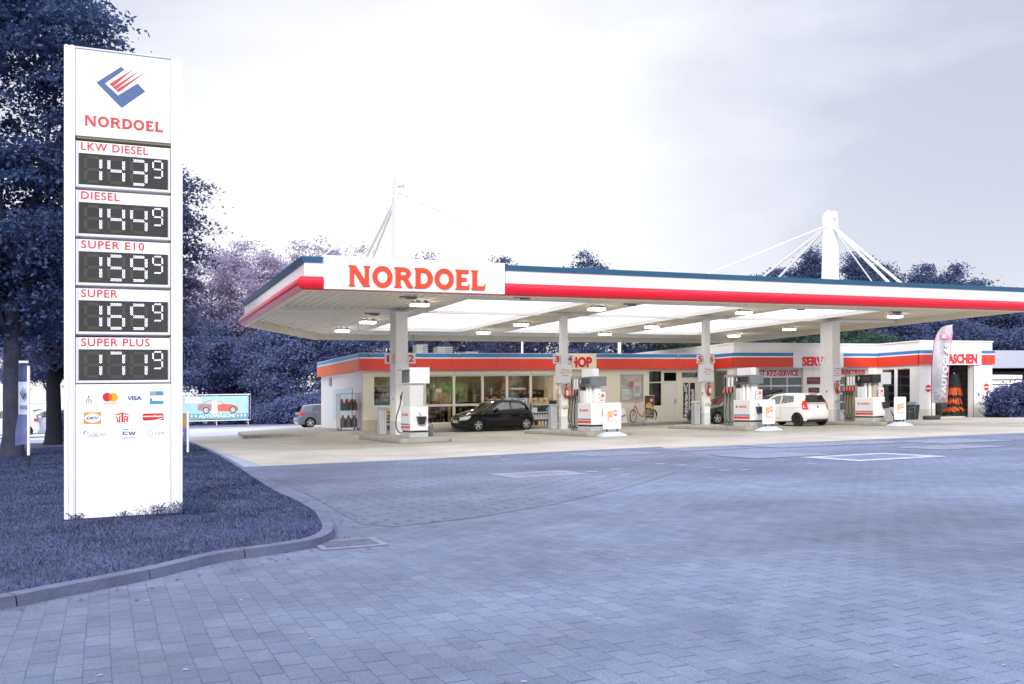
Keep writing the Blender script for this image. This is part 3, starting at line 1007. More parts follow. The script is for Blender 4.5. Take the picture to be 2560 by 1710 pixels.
mark("payment_mark", C_YEL, lambda mb: pc_poly(mb, oval(866, 275, 97, 93), 0.003))
mark("payment_mark", C_ORG, lambda mb: pc_poly(mb, oval(802, 275, 37, 72), 0.0045))
def pc_text(s, x0, y0, x1, y1, m, bold=0.02, shear=0.0, d=0.004, name="payment_mark", face_=face):
    a, b = PC(x0, y1), PC(x1, y0)
    text_mb(s, FV(a[0], face_, a[1]), b[0] - a[0], b[1] - a[1], bold=bold, depth=d, shear=shear).build(name, m, lowp, smooth=0)
pc_text("VISA", 1152, 246, 1455, 340, C_BLU, 0.03, 0.12)
pc_text("mastercard", 650, 388, 950, 420, C_FNT, 0.0)
mark("payment_mark", C_CYA, lambda mb: (pc_poly(mb, [(1630, 152), (1918, 150), (1918, 236), (1630, 238)]), pc_poly(mb, [(1630, 298), (1680, 298), (1680, 352), (1918, 350), (1918, 420), (1630, 424)])))
mark("payment_mark", C_PAL, lambda mb: pc_poly(mb, [(1630, 152), (1760, 151), (1760, 237), (1630, 238)], 0.003))
def giro(mb):
    for r_ in range(4):
        for c in range(3):
            x, y = 315 + c * 40 + (c - 1) * r_ * 4, 310 + r_ * 27
            pc_poly(mb, [(x - 12, y), (x + 12, y), (x + 12, y + 17), (x - 12, y + 17)])
mark("payment_mark", mat("mark_slate", (0.12, 0.13, 0.19), 0.5), giro)
mark("payment_mark", C_CYA, lambda mb: pc_poly(mb, [(330, 245), (362, 245), (362, 295), (330, 295)]))
mark("payment_mark", C_FNT, lambda mb: [pc_poly(mb, q) for q in ([(228, 155), (462, 155), (462, 159), (228, 159)], [(228, 440), (462, 440), (462, 444), (228, 444)], [(228, 159), (232, 159), (232, 440), (228, 440)], [(458, 159), (462, 159), (462, 440), (458, 440)])])
mark("payment_mark", C_AMB, lambda mb: pc_poly(mb, [(246, 595), (610, 590), (610, 832), (246, 838)]))
mark("payment_mark", SIGNW, lambda mb: pc_poly(mb, oval(432, 714, 172, 96), 0.0035))
pc_text("DKV", 298, 682, 545, 748, C_BLU, 0.035, 0.25, 0.005)
def uta(mb):
    pc_poly(mb, [(918, 640), (1054, 598), (1190, 640), (1190, 655), (1080, 630), (1080, 802), (1036, 802), (1036, 630), (918, 660)])
    pc_poly(mb, [(925, 683), (950, 680), (972, 775), (980, 775), (992, 660), (1015, 655), (1010, 802), (950, 802)])
    pc_poly(mb, [(1098, 660), (1120, 664), (1112, 802), (1090, 802)])
    pc_poly(mb, [(1120, 664), (1182, 685), (1165, 802), (1142, 802), (1150, 700), (1120, 690)])
    pc_poly(mb, [(1117, 735), (1146, 735), (1144, 755), (1115, 755)], 0.003)
mark("payment_mark", C_RED, uta)
mark("payment_mark", mat("mark_pink", (0.5, 0.2, 0.22), 0.5), lambda mb: [pc_poly(mb, q) for q in ([(893, 632), (1054, 575), (1054, 580), (899, 636)], [(1054, 575), (1215, 630), (1210, 634), (1054, 580)], [(893, 632), (899, 636), (936, 822), (930, 828)], [(1215, 630), (1185, 826), (1180, 822), (1209, 634)], [(930, 828), (936, 822), (1180, 822), (1185, 826)])])
mark("payment_mark", C_RED, lambda mb: pc_poly(mb, [(1482, 640), (1500, 620), (1895, 612), (1920, 640), (1920, 700), (1760, 745), (1640, 762), (1510, 766), (1482, 745)]))
mark("payment_mark", C_RED, lambda mb: pc_poly(mb, [(1830, 758), (1922, 708), (1922, 758)]))
pc_text("novofleet", 1500, 645, 1900, 700, SIGNW, 0.03, 0.0, 0.005)
def logp(mb):
    pc_poly(mb, [(275, 1080), (240, 1050), (238, 1010), (275, 980), (370, 970), (300, 990), (265, 1015), (262, 1050)])
    pc_poly(mb, [(320, 1055), (305, 1030), (325, 1008), (365, 1000), (330, 1020), (322, 1035)], 0.003)
mark("payment_mark", C_CYA, logp)
pc_text("LOG", 358, 1035, 550, 1105, mat("mark_grey_blue", (0.16, 0.20, 0.29), 0.5), 0.0)
pc_text("PAY", 585, 1030, 705, 1088, C_FNT, -0.005)
def ewm(mb):
    for q in ([(1060, 998), (1165, 998), (1165, 1016), (1090, 1016), (1090, 1052), (1165, 1052), (1165, 1070), (1060, 1070)], [(1180, 998), (1210, 998), (1228, 1045), (1246, 998), (1270, 998), (1288, 1045), (1306, 998), (1336, 998), (1304, 1070), (1276, 1070), (1258, 1024), (1240, 1070), (1212, 1070)]):
        pc_poly(mb, q)
mark("payment_mark", C_BLU, ewm)
mark("payment_mark", C_CYA, lambda mb: [pc_poly(mb, q) for q in ([(1055, 945), (1185, 945), (1185, 963), (1055, 963)], [(1240, 963), (1255, 941), (1272, 963)], [(1322, 963), (1336, 941), (1352, 941), (1340, 963)])])
pc_text("EUROWAG", 1055, 1105, 1355, 1145, C_FNT, 0.0)
def ryd(mb):
    for k in range(7):
        a = k * 2 * math.pi / 7 + 0.3
        c = (1642 + 52 * math.cos(a), 1033 + 48 * math.sin(a))
        pc_poly(mb, [(c[0] + 19 * math.cos(a + 2.1 * j), c[1] + 19 * math.sin(a + 2.1 * j)) for j in range(3)])
mark("payment_mark", C_PAL, ryd)
pc_text("ryd", 1745, 985, 1920, 1080, C_PAL, 0.0)
wu, wv = vpx(437, 1268, PV)[0], PV - 0.12
weed_tuft("weed_tuft", "dark straggly weed tuft at the right foot of the pylon", wu + 0.10, wv, 0.070, 260, 0.32, 0.22)
weed_tuft("weed_tuft", "thin grass tuft at the pylon's left foot", PU0 + 0.12, PV - 0.03, 0.070, 22, 0.05, 0.10)
weed_tuft("weed_tuft", "few thin blades against the middle of the pylon's foot", PU0 + 0.62, PV - 0.03, 0.070, 12, 0.05, 0.08)
# ------------------------------------------------------------------ canopy
UC = [5.0 + 7.06 * i for i in range(4)]
CV = 7.1
LU, LV = 30.4, 20.3
CP = [(0, 0), (LU, 0), (LU, LV), (4.5, LV), (0, 12.7)]
def offs(P, d):
    n, out = len(P), []
    for i in range(n):
        a, b, c = Vector(P[i - 1]), Vector(P[i]), Vector(P[(i + 1) % n])
        e1, e2 = (b - a).normalized(), (c - b).normalized()
        n1, n2 = Vector((e1.y, -e1.x)), Vector((e2.y, -e2.x))
        m = (n1 + n2)
        m = m / (m.dot(n1))
        out.append((b.x + m.x * d, b.y + m.y * d))
    return out
def rim(mb, prof, P=CP):             # sweep a profile of (outward, height) round the canopy's edge
    rings = [offs(P, d) for d, _ in prof]
    n = len(P)
    for j in range(len(prof) - 1):
        for i in range(n):
            k = (i + 1) % n
            mb.add([(*rings[j][i], prof[j][1]), (*rings[j][k], prof[j][1]), (*rings[j + 1][k], prof[j + 1][1]), (*rings[j + 1][i], prof[j + 1][1])], [(0, 1, 2, 3)])
    return mb
ZB, ZC = 4.71, 4.97
can = thing("station_canopy", "large white petrol station canopy with red rounded edge hung from two masts", "canopy", 0, 0)
rim(MB(), [(-0.3, 5.66), (0.11, 5.69), (0.06, 5.53), (0.0, 5.53)]).build("blue_trim", BLUE, can, smooth=0)
rim(MB(), [(0.0, 5.53), (0.002, 5.12)]).build("white_fascia", SIGNW, can, smooth=0)
bull = [(0.0, 5.12), (0.07, 5.112), (0.14, 5.085), (0.20, 5.035), (0.235, 4.965), (0.24, 4.89), (0.215, 4.815), (0.165, 4.755), (0.10, 4.722), (0.03, 4.71)]
rim(MB(), bull).build("red_bullnose", RED, can, smooth=50)
mb = rim(MB(), [(0.03, 4.71), (-0.14, 4.70), (-0.16, ZC + 0.05)])
mb.build("soffit_edge", CEILM, can, smooth=0)
# joints in the fascia
mb = MB()
for uu in (3.5, 11.2, 14.6, 18.0, 21.4, 24.8, 28.2):
    mb.box(uu, uu + 0.012, -0.008, -0.001, 5.13, 5.52)
mb.build("fascia_joint", MIDGREY, can, smooth=0)
SKU = [(6.12, 10.98), (13.18, 18.04), (20.24, 25.10)]
SKV = (2.7, 16.3)
def vmax(u):
    return min(LV - 0.16, 12.6 + u * 1.689)
def ceiling_strip(mb, u0, u1, v0, v1=None, pitch=0.30):
    n = max(1, round((u1 - u0) / pitch))
    p = (u1 - u0) / n
    for i in range(n):
        a = u0 + i * p
        q = [(a, ZC), (a + p * 0.36, ZC), (a + p * 0.47, ZC + 0.05), (a + p * 0.89, ZC + 0.05), (a + p, ZC)]
        for j in range(4):
            (x0, z0), (x1, z1) = q[j], q[j + 1]
            e0 = vmax(x0) if v1 is None else v1
            e1 = vmax(x1) if v1 is None else v1
            mb.add([(x0, v0, z0), (x1, v0, z1), (x1, e1, z1), (x0, e0, z0)], [(0, 1, 2, 3)])
mb = MB()
edges = [0.16] + [e for s_ in SKU for e in s_] + [LU - 0.16]
for i in range(0, len(edges), 2):
    ceiling_strip(mb, edges[i], edges[i + 1], 0.14)
for a, b in SKU:
    ceiling_strip(mb, a, b, 0.14, SKV[0])
    ceiling_strip(mb, a, b, SKV[1])
mb.build("ceiling", CEILM, can, smooth=0, recalc=False)
mb = MB()                            # roof deck over everything but the roof lights
mb.prism([(0.0, 0.0), (edges[1], 0.0), (edges[1], LV), (4.5, LV), (0, 12.7)], 'xy', 5.40, 5.48)
for i in range(2, len(edges), 2):
    mb.box(edges[i], edges[i + 1] if i < len(edges) - 2 else LU, 0.0, LV, 5.40, 5.48)
for a, b in SKU:
    mb.box(a, b, 0.0, SKV[0], 5.40, 5.48).box(a, b, SKV[1], LV, 5.40, 5.48)
mb.build("roof_deck", mat("roof_felt", (0.30, 0.31, 0.34), 0.9, var=0.2), can, smooth=0)
def translucent_nodes(t, p):
    out = t.nodes['Material Output']
    tl = _n(t, 'ShaderNodeBsdfTranslucent')
    tl.inputs['Color'].default_value = (1.0, 0.985, 0.93, 1)
    tr = _n(t, 'ShaderNodeBsdfTransparent')
    mx = _n(t, 'ShaderNodeMixShader', ins={0: 0.10})
    p.inputs['Base Color'].default_value = (0.85, 0.84, 0.78, 1)
    p.inputs['Roughness'].default_value = 0.4
    t.links.new(p.outputs[0], mx.inputs[2])
    t.links.new(tl.outputs[0], mx.inputs[1])
    t.links.new(mx.outputs[0], out.inputs[0])
OPAL = node_mat("opal_sheet", translucent_nodes)
for a, b in SKU:
    sk = MB().box(a + 0.05, b - 0.05, SKV[0] + 0.05, SKV[1] - 0.05, ZC + 0.075, ZC + 0.085).build("roof_light", OPAL, can, smooth=0)
    mb = MB()
    for (x0, x1, y0, y1) in ((a, a + 0.05, SKV[0], SKV[1]), (b - 0.05, b, SKV[0], SKV[1]), (a + 0.05, b - 0.05, SKV[0], SKV[0] + 0.05), (a + 0.05, b - 0.05, SKV[1] - 0.05, SKV[1])):
        mb.box(x0, x1, y0, y1, ZC - 0.085, 5.46)
    mb.build("frame", WHITE, sk, smooth=0)
    c = (a + b) / 2                  # arched end of the vault over the roof light
    arch = [(c + 2.3 * math.cos(math.pi * i / 16), SKV[0] + 0.1, 5.48 + 0.62 * math.sin(math.pi * i / 16)) for i in range(17)]
    MB().tube(arch, 0.03, 6).build("vault_rib", GREY, sk)
mb = MB().box(0.3, LU - 0.2, CV - 0.09, CV + 0.09, ZC - 0.14, ZC - 0.03)
mb.build("cross_beam", WHITE, can, smooth=0)
# the brand board on the front edge
su0, su1 = vpx(811, 690, -0.30)[0], vpx(1262, 700, -0.30)[0]
sgn = MB().box(su0, su1, -0.30, -0.004, 4.73, 5.71).build("brand_board", SIGNW, can, bevel=0.006)
ta, tb = vpx(871, 715.5, -0.30), vpx(1213, 725, -0.30)
th = vpx(871, 663.5, -0.30)[1] - ta[1]
serif_word(FV(ta[0], -0.30, ta[1] + 0.005), tb[0] - ta[0], th, 0.05).build("lettering", LETORANGE, sgn, smooth=0)
# lamps under the ceiling
LAMPM = mat("lamp_diffuser", (0.85, 0.85, 0.82), 0.4, emit=5.0, ecol=(1.0, 0.97, 0.9))
for ui in (5.0, 12.2, 19.2, 27.6):
    for vi in (4.5, 11.7, 16.4):
        lamp = MB().box(ui - 0.32, ui + 0.32, vi - 0.16, vi + 0.16, ZC - 0.16, ZC - 0.08).build("ceiling_lamp", LAMPM, can, bevel=0.02)
        MB().box(ui - 0.34, ui + 0.34, vi - 0.18, vi + 0.18, ZC - 0.08, ZC - 0.055).box(ui - 0.28, ui - 0.2, vi - 0.03, vi + 0.03, ZC - 0.055, ZC + 0.02).box(ui + 0.2, ui + 0.28, vi - 0.03, vi + 0.03, ZC - 0.055, ZC + 0.02).build("housing", MIDGREY, lamp, smooth=0)
for (ui, vi) in ((4.1, 3.0), (8.0, 2.2), (13.0, 3.3), (21.0, 3.2), (4.4, 8.8), (26.6, 3.5)):
    MB().box(ui - 0.3, ui + 0.3, vi - 0.04, vi + 0.04, ZC - 0.05, ZC - 0.004).box(ui - 0.05, ui + 0.25, vi - 0.09, vi + 0.09, ZC - 0.09, ZC - 0.05).build("conduit_box", GREY, can, smooth=0)
mb = MB().cyl((9.6, LV - 0.4, ZC + 0.02), (9.6, LV - 0.4, 3.7), 0.03, n=8)
mb.build("drain_pipe", MIDGREY, can)
COLM = mat("column_paint", (0.81, 0.80, 0.78), 0.4, var=0.03)
COLBASE = mat("column_base_paint", (0.60, 0.61, 0.63), 0.5, var=0.06)
for i, u in enumerate(UC):
    big = i in (0, 3)
    a, b = (0.24, 0.40) if big else (0.15, 0.125)
    col = MB().box(u - a, u + a, CV - b, CV + b, 0.14, ZC - 0.13).build("support_column", COLM, can, bevel=0.015)
    MB().box(u - a - 0.004, u + a + 0.004, CV - b - 0.004, CV + b + 0.004, 0.14, 0.68).build("painted_foot", COLBASE, col, bevel=0.012)
    MB().box(u - a - 0.12, u + a + 0.12, CV - b - 0.1, CV + b + 0.1, ZC - 0.16, ZC - 0.145).build("head_plate", WHITE, col, smooth=0)
    if big:
        mb = MB().hexa([(u - 0.23, CV - 0.39, 5.48), (u + 0.23, CV - 0.39, 5.48), (u + 0.23, CV + 0.39, 5.48), (u - 0.23, CV + 0.39, 5.48)],
                       [(u - 0.2, CV - 0.27, 9.55), (u + 0.2, CV - 0.27, 9.55), (u + 0.2, CV + 0.27, 9.55), (u - 0.2, CV + 0.27, 9.55)])
        mast = mb.build("mast", COLM, can, bevel=0.012)
        mb = MB()
        for s_ in (-1, 1):           # cheek plates with rounded top that hold the stays
            c = [(CV + 0.34 * math.cos(t), 9.75 + 0.34 * math.sin(t)) for t in [math.pi * k / 10 for k in range(11)]]
            mb.prism([(CV + 0.34, 9.15)] + c + [(CV - 0.34, 9.15)], 'yz', u + s_ * 0.15 - 0.02, u + s_ * 0.15 + 0.02)
        mb.box(u - 0.12, u + 0.12, CV - 0.22, CV + 0.22, 9.55, 9.98)
        mb.build("mast_head", WHITE, mast, smooth=30)
        mb = MB()
        for z in (9.3, 9.62):
            mb.box(u - 0.1, u + 0.1, CV - 0.285, CV - 0.27, z, z + 0.10)
        mb.build("rust_mark", mat("rust", (0.60, 0.50, 0.42), 0.9, var=0.4, scale=9), mast, smooth=0)
        mb = MB().cyl((u + 0.05, CV, 9.98), (u + 0.05, CV, 10.13), 0.03, n=8)
        mb.build("finial", GALV, mast)
        stays = [((u - 0.40, 2.3, 5.47), 0.06), ((u + 0.45, 2.3, 5.47), 0.06), ((u - 0.2, 14.0, 5.47), 0.055), ((u - 0.1, 17.6, 5.47), 0.055),
                 ((15.6, CV, 5.47), 0.028), ((0.5 if i == 0 else LU - 0.3, CV, 5.47), 0.03)]
        for tgt, rr in stays:
            d = Vector(tgt) - Vector((u, CV, 9.45))
            st = Vector((u, CV, 9.45)) + d.normalized() * 0.25
            MB().cyl(st, tgt, rr, n=10).build("stay", COLM, can)

# ------------------------------------------------------------------ pump islands
ISW = ["under the leftmost column", "under the second column, a board sign before it", "under the third column, the white car beside it", "under the rightmost thick column"]
for i, u in enumerate(UC):
    t = thing("pump_island", "raised concrete pump island " + ISW[i], "pump island", u - 0.4, 5.4, group="pump islands")
    P = []
    for (cx, cy, a0) in ((0.62, -2.75, -math.pi / 2), (0.62, 2.65, 0), (-0.62, 2.65, math.pi / 2), (-0.62, -2.75, math.pi)):
        P += [(cx + 0.3 * math.cos(a0 + math.pi / 2 * k / 5), cy + 0.3 * math.sin(a0 + math.pi / 2 * k / 5)) for k in range(6)]
    mb = MB().prism(P, 'xy', -0.01, 0.145)
    mb.build("kerbed_slab", CONC, t, smooth=30, bevel=0.03)
    Q = [(x * 0.86, y * 0.955) for x, y in P]
    MB().prism(Q, 'xy', 0.145, 0.152).build("top_paving", mat("island_top", (0.36, 0.34, 0.31), 0.9, var=0.2, scale=3), t, smooth=0)

# ------------------------------------------------------------------ fuel pumps
PUMPW = mat("pump_white", (0.82, 0.82, 0.83), 0.28, var=0.02, coat=0.2)
PUMPPANEL = mat("pump_panel", (0.74, 0.74, 0.75), 0.3, var=0.03)
TOWER = mat("hose_tower", (0.33, 0.32, 0.30), 0.45, 0.3, var=0.1)
TOWERBEIGE = mat("hose_tower_beige", (0.30, 0.27, 0.17), 0.5, 0.1, var=0.1)
NOZRED = mat("nozzle_red", (0.62, 0.08, 0.07), 0.4)
def fuel_pump(i, u, v, label, hoses, head, number):
    t = thing("fuel_pump", label, "fuel pump", u, v, 0.15, group="fuel pumps")
    # cabinet: v 0 .. 1.10, plinth, body, upper part
    MB().box(-0.33, 0.33, 0.0, 1.12, 0, 0.17).build("plinth", PLINTH, t, bevel=0.01)
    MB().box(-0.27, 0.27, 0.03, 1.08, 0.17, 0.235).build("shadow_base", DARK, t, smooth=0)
    cab = MB().box(-0.32, 0.32, -0.01, 1.11, 0.235, 1.06).build("cabinet", PUMPW, t, bevel=0.012)
    panel = MB().box(-0.328, -0.32, 0.03, 1.07, 0.26, 1.03).build("front_panel", PUMPPANEL, cab, smooth=0)
    MB().box(-0.331, -0.328, 0.03, 1.07, 0.43, 0.475).build("blue_stripe", EMBBLUE, panel, smooth=0)
    MB().box(-0.331, -0.328, 0.03, 1.07, 0.30, 0.40).build("red_stripe", REDORANGE, panel, smooth=0)
    b_, r_ = MB(), MB()
    fr = FU(-0.328, 0.95, 0.72)
    emblem(fr, 0.15, b_, r_)
    b_.build("emblem", EMBBLUE, panel, smooth=0)
    r_.build("emblem_spike", EMBRED, panel, smooth=0)
    serif_word(FU(-0.328, 0.74, 0.745), 0.52, 0.085, 0.003).build("lettering", LABRED, panel, smooth=0)
    MB().box(-0.30, 0.30, 0.0, 1.1, 1.06, 1.075).build("top_edge", mat("pump_top", (0.62, 0.60, 0.50), 0.5), cab, smooth=0)
    if hoses > 1:
        twm = TOWERBEIGE if head == 'black' else TOWER
        tw = MB().box(-0.24, 0.24, 1.12, 1.86, 0.0, 2.12).build("hose_tower", twm, t, bevel=0.01)
        step = 0.70 / hoses
        for k in range(hoses):
            y = 1.15 + step * (k + 0.5)
            MB().box(-0.262, -0.24, y - step * 0.42, y - step * 0.3, 0.05, 2.1).build("rail", GALV, tw, smooth=0)
            MB().box(-0.252, -0.24, y - step * 0.26, y + step * 0.3, 1.62, 2.0).build("price_card", SIGNW if k % hoses != hoses - 1 else BLACKSIGN, tw, smooth=0)
            MB().box(-0.26, -0.24, y - step * 0.26, y + step * 0.3, 1.36, 1.58).build("holster", DARK, tw, smooth=0)
            nz = MB()
            nz.tube([(-0.26, y, 1.60), (-0.32, y, 1.50), (-0.35, y, 1.34), (-0.34, y, 1.18)], [0.013, 0.022, 0.034, 0.026], 8)
            nz.tube([(-0.33, y, 1.42), (-0.40, y, 1.36), (-0.40, y, 1.24), (-0.34, y, 1.2)], 0.011, 6)
            no = nz.build("nozzle", DARK, t)
            MB().tube([(-0.29, y, 1.545), (-0.335, y, 1.43), (-0.345, y, 1.37)], [0.03, 0.044, 0.040], 8).build("grip_cover", NOZRED if not (hoses == 3 and k == 0 and i == 1) else DARK, no)
            hz_ = [(-0.34, y, 1.18), (-0.36, y + 0.02, 0.9), (-0.40, y + 0.05 * (k - 1), 0.55), (-0.40, y - 0.05, 0.22 + 0.05 * k), (-0.32, y - 0.10, 0.12), (-0.24, y - 0.08, 0.2)]
            MB().tube(smooth_line3(hz_, 5), 0.017, 7).build("hose", RUBBER, t)
    else:
        hz_ = [(-0.30, 1.16, 1.38), (-0.34, 1.18, 1.1), (-0.42, 1.30, 0.75), (-0.44, 1.32, 0.4), (-0.38, 1.2, 0.18), (-0.28, 1.05, 0.14)]
        MB().tube(smooth_line3(hz_, 5), 0.020, 7).build("hose", RUBBER, t)
        no = MB().tube([(-0.24, 1.14, 1.62), (-0.28, 1.15, 1.52), (-0.31, 1.16, 1.40), (-0.30, 1.16, 1.30)], [0.012, 0.03, 0.04, 0.028], 8).build("nozzle", DARK, t)
        MB().box(-0.20, 0.2, 1.10, 1.2, 1.1, 1.75).build("holster", GREY, t, bevel=0.01)
    # head
    if head == 'white':
        MB().box(-0.26, 0.24, 0.25, 1.05, 1.06, 1.86).build("body", mat("pump_body_grey", (0.66, 0.66, 0.65), 0.4, var=0.04), t, bevel=0.012)
        MB().box(-0.02, 0.22, 0.235, 0.25, 1.1, 1.5).build("service_flap", LIGHTGREY, t, smooth=0)
        hd = MB().box(-0.30, 0.42, 0.12, 1.12, 1.86, 2.42).build("display_head", PUMPW, t, bevel=0.012)
        MB().box(-0.308, -0.30, 0.18, 1.06, 1.9, 2.36).build("display", mat("display_dark", (0.05, 0.055, 0.04), 0.1), hd, smooth=0)
    else:
        for yy in (0.42, 0.66):
            MB().cyl((-0.12, yy, 1.06), (-0.12, yy, 1.72), 0.07, n=12).build("post", PUMPW, t)
        MB().box(-0.05, 0.22, 0.24, 1.0, 1.06, 1.72).build("body", PUMPW if head != 'black' else mat("pump_body_beige", (0.52, 0.48, 0.38), 0.45, var=0.05), t, bevel=0.012)
        MB().box(-0.27, -0.26, 0.74, 1.02, 1.1, 1.5).build("notice_plate", LIGHTGREY, t, smooth=0)
        MB().box(-0.26, 0.2, 0.72, 1.02, 1.06, 1.54).build("side_body", LIGHTGREY, t, bevel=0.01)
        hm = GREY if head == 'grey' else BLACKSIGN
        hd = MB().box(-0.31, 0.33, 0.0, 1.12, 1.70, 2.06).build("display_head", mat("pump_head_grey", (0.17, 0.19, 0.21), 0.4, var=0.06) if head == 'grey' else mat("pump_head_black", (0.03, 0.03, 0.03), 0.35), t, bevel=0.015)
        dsp = MB().box(-0.318, -0.31, 0.10, 1.04, 1.73, 2.03).build("display", BLACKSIGN, hd, smooth=0)
        fr_ = MB()
        for (y0, y1, z0, z1) in ((0.13, 1.01, 1.75, 1.757), (0.13, 1.01, 2.003, 2.01), (0.13, 0.137, 1.757, 2.003), (1.003, 1.01, 1.757, 2.003)):
            fr_.box(-0.322, -0.318, y0, y1, z0, z1)
        if head == 'grey':
            fr_.build("display_border", LIGHTGREY, dsp, smooth=0)
        text_mb(number, FU(-0.318, 0.93, 1.82), None, 0.15, bold=0.03, depth=0.003).build("lettering", SIGNW, dsp, smooth=0)
        rows = MB()
        for q in range(3):
            rows.box(-0.320, -0.318, 0.22, 0.66, 1.80 + q * 0.065, 1.815 + q * 0.065)
        rows.build("readout", mat("readout_grey", (0.14, 0.15, 0.15), 0.3), dsp, smooth=0)
        if head == 'grey':
            MB().box(-0.20, 0.05, 0.10, 1.02, 2.06, 2.36).build("header_board", PUMPPANEL, t, bevel=0.008)
        else:
            MB().box(0.33, 0.36, -0.06, 0.0, 1.72, 2.0).box(0.05, 0.62, -0.06, -0.03, 1.62, 2.14).build("side_board", mat("side_board_grey", (0.60, 0.61, 0.64), 0.4), t, bevel=0.005)
        # advertising card on top of the cabinet
        cd = MB().box(-0.02, 0.28, 0.02, 0.035, 1.09, 1.47).build("advert_card", SIGNW, t, smooth=0)
        mbq = MB()
        flat_poly(mbq, FV(0.17, 0.02, 1.33), disc_pts(0, 0, 0.075, 0.085, 8), 0.003)
        flat_poly(mbq, FV(0.0, 0.02, 1.13), [(0.03, 0), (0.25, 0.02), (0.22, 0.06), (0.1, 0.05)], 0.003)
        flat_poly(mbq, FV(0.0, 0.02, 1.36), disc_pts(0.03, 0.02, 0.025, 0.035, 8), 0.003)
        mbq.build("advert_motif", mat("advert_red", (0.70, 0.16, 0.11), 0.5), cd, smooth=0)
        flat = MB()
        flat_poly(flat, FV(0.0, 0.02, 1.2), [(0.01, 0), (0.12, 0.02), (0.1, 0.12), (0.02, 0.1)], 0.003)
        flat.build("advert_motif", mat("advert_grey", (0.50, 0.55, 0.60), 0.5), cd, smooth=0)
    if i == 1:
        MB().box(0.12, 0.19, -0.016, -0.01, 0.55, 0.80).build("handle_recess", GREY, cab, smooth=0)
    return t
def smooth_line3(P, n=5):
    out = []
    for i in range(len(P) - 1):
        p0, p1, p2, p3 = P[max(0, i - 1)], P[i], P[i + 1], P[min(len(P) - 1, i + 2)]
        for k in range(n):
            t = k / n
            out.append(tuple(0.5 * ((2 * p1[j]) + (-p0[j] + p2[j]) * t + (2 * p0[j] - 5 * p1[j] + 4 * p2[j] - p3[j]) * t * t + (-p0[j] + 3 * p1[j] - 3 * p2[j] + p3[j]) * t ** 3) for j in range(3)))
    out.append(tuple(P[-1]))
    return out
PUV = 3.4
fuel_pump(0, UC[0] - 0.42, 3.25, "lorry diesel pump with white square head and single black hose", 1, 'white', '')
fuel_pump(1, UC[1] - 0.36, PUV, "white fuel pump with grey head beside the second column, white board sign in front", 3, 'grey', '3')
fuel_pump(2, UC[2] - 0.5, 2.9, "white grey-headed fuel pump before the dark car, bucket on its side", 3, 'grey', '5')
fuel_pump(3, UC[3] - 0.62, PUV, "white fuel pump with black head and beige hose tower beside the thick right column", 4, 'black', '7')

# squeegee buckets hung on pumps
def squeegee_bucket(label, u, v, z):
    t = thing("squeegee_bucket", label, "bucket", u, v, z, group="squeegee buckets on the pumps")
    MB().hexa([(-0.10, -0.17, 0), (0.10, -0.17, 0), (0.10, -0.01, 0), (-0.10, -0.01, 0)], [(-0.15, -0.19, 0.25), (0.15, -0.19, 0.25), (0.15, 0.0, 0.25), (-0.15, 0.0, 0.25)]).build("tub", DARK, t, bevel=0.008)
    MB().box(-0.16, 0.16, -0.2, 0.0, 0.25, 0.27).build("rim", RUBBER, t, smooth=0)
    MB().cyl((0.02, -0.1, 0.2), (-0.08, -0.08, 0.42), 0.012, n=6).build("squeegee_handle", GREY, t)
squeegee_bucket("black squeegee bucket on the white-headed lorry pump", UC[0] - 0.38, 3.24, 0.60)
squeegee_bucket("black squeegee bucket on the pump beside the dark car", UC[2] - 0.42, 2.89, 0.66)
squeegee_bucket("black squeegee bucket on the corner of the beige-towered pump", UC[3] - 0.34, 3.39, 0.72)

# watering cans
def watering_can(label, m, u, v, z, rot, s=1.0):
    t = thing("watering_can", label, "watering can", u, v, z, rot)
    prof = [(0.12, 0.0), (0.13, 0.02), (0.13, 0.20), (0.10, 0.28), (0.05, 0.30)]
    MB().lathe([(r * s, h * s) for r, h in prof], n=18).build("can", m, t)
    MB().tube([(-0.10 * s, 0, 0.06 * s), (-0.2 * s, 0, 0.2 * s), (-0.29 * s, 0, 0.36 * s)], [0.035 * s, 0.022 * s, 0.014 * s], 8).build("spout", m, t)
    MB().tube(smooth_line3([(-0.06 * s, 0, 0.28 * s), (0.0, 0, 0.37 * s), (0.09 * s, 0, 0.34 * s), (0.13 * s, 0, 0.2 * s), (0.12 * s, 0, 0.1 * s)]), 0.014 * s, 7).build("handle", m, t)
gu, gv = gpx(1072, 1090, 0.15)
watering_can("grey watering can on the leftmost pump island", mat("can_grey", (0.24, 0.26, 0.29), 0.45, var=0.08), gu, gv, 0.153, 0.0, 1.25)
gu, gv = gpx(2226, 1056, 0.15)
watering_can("black watering can on the island of the beige-towered pump", DARK, UC[3] + 0.12, 3.1, 0.153, 0.0, 1.3)

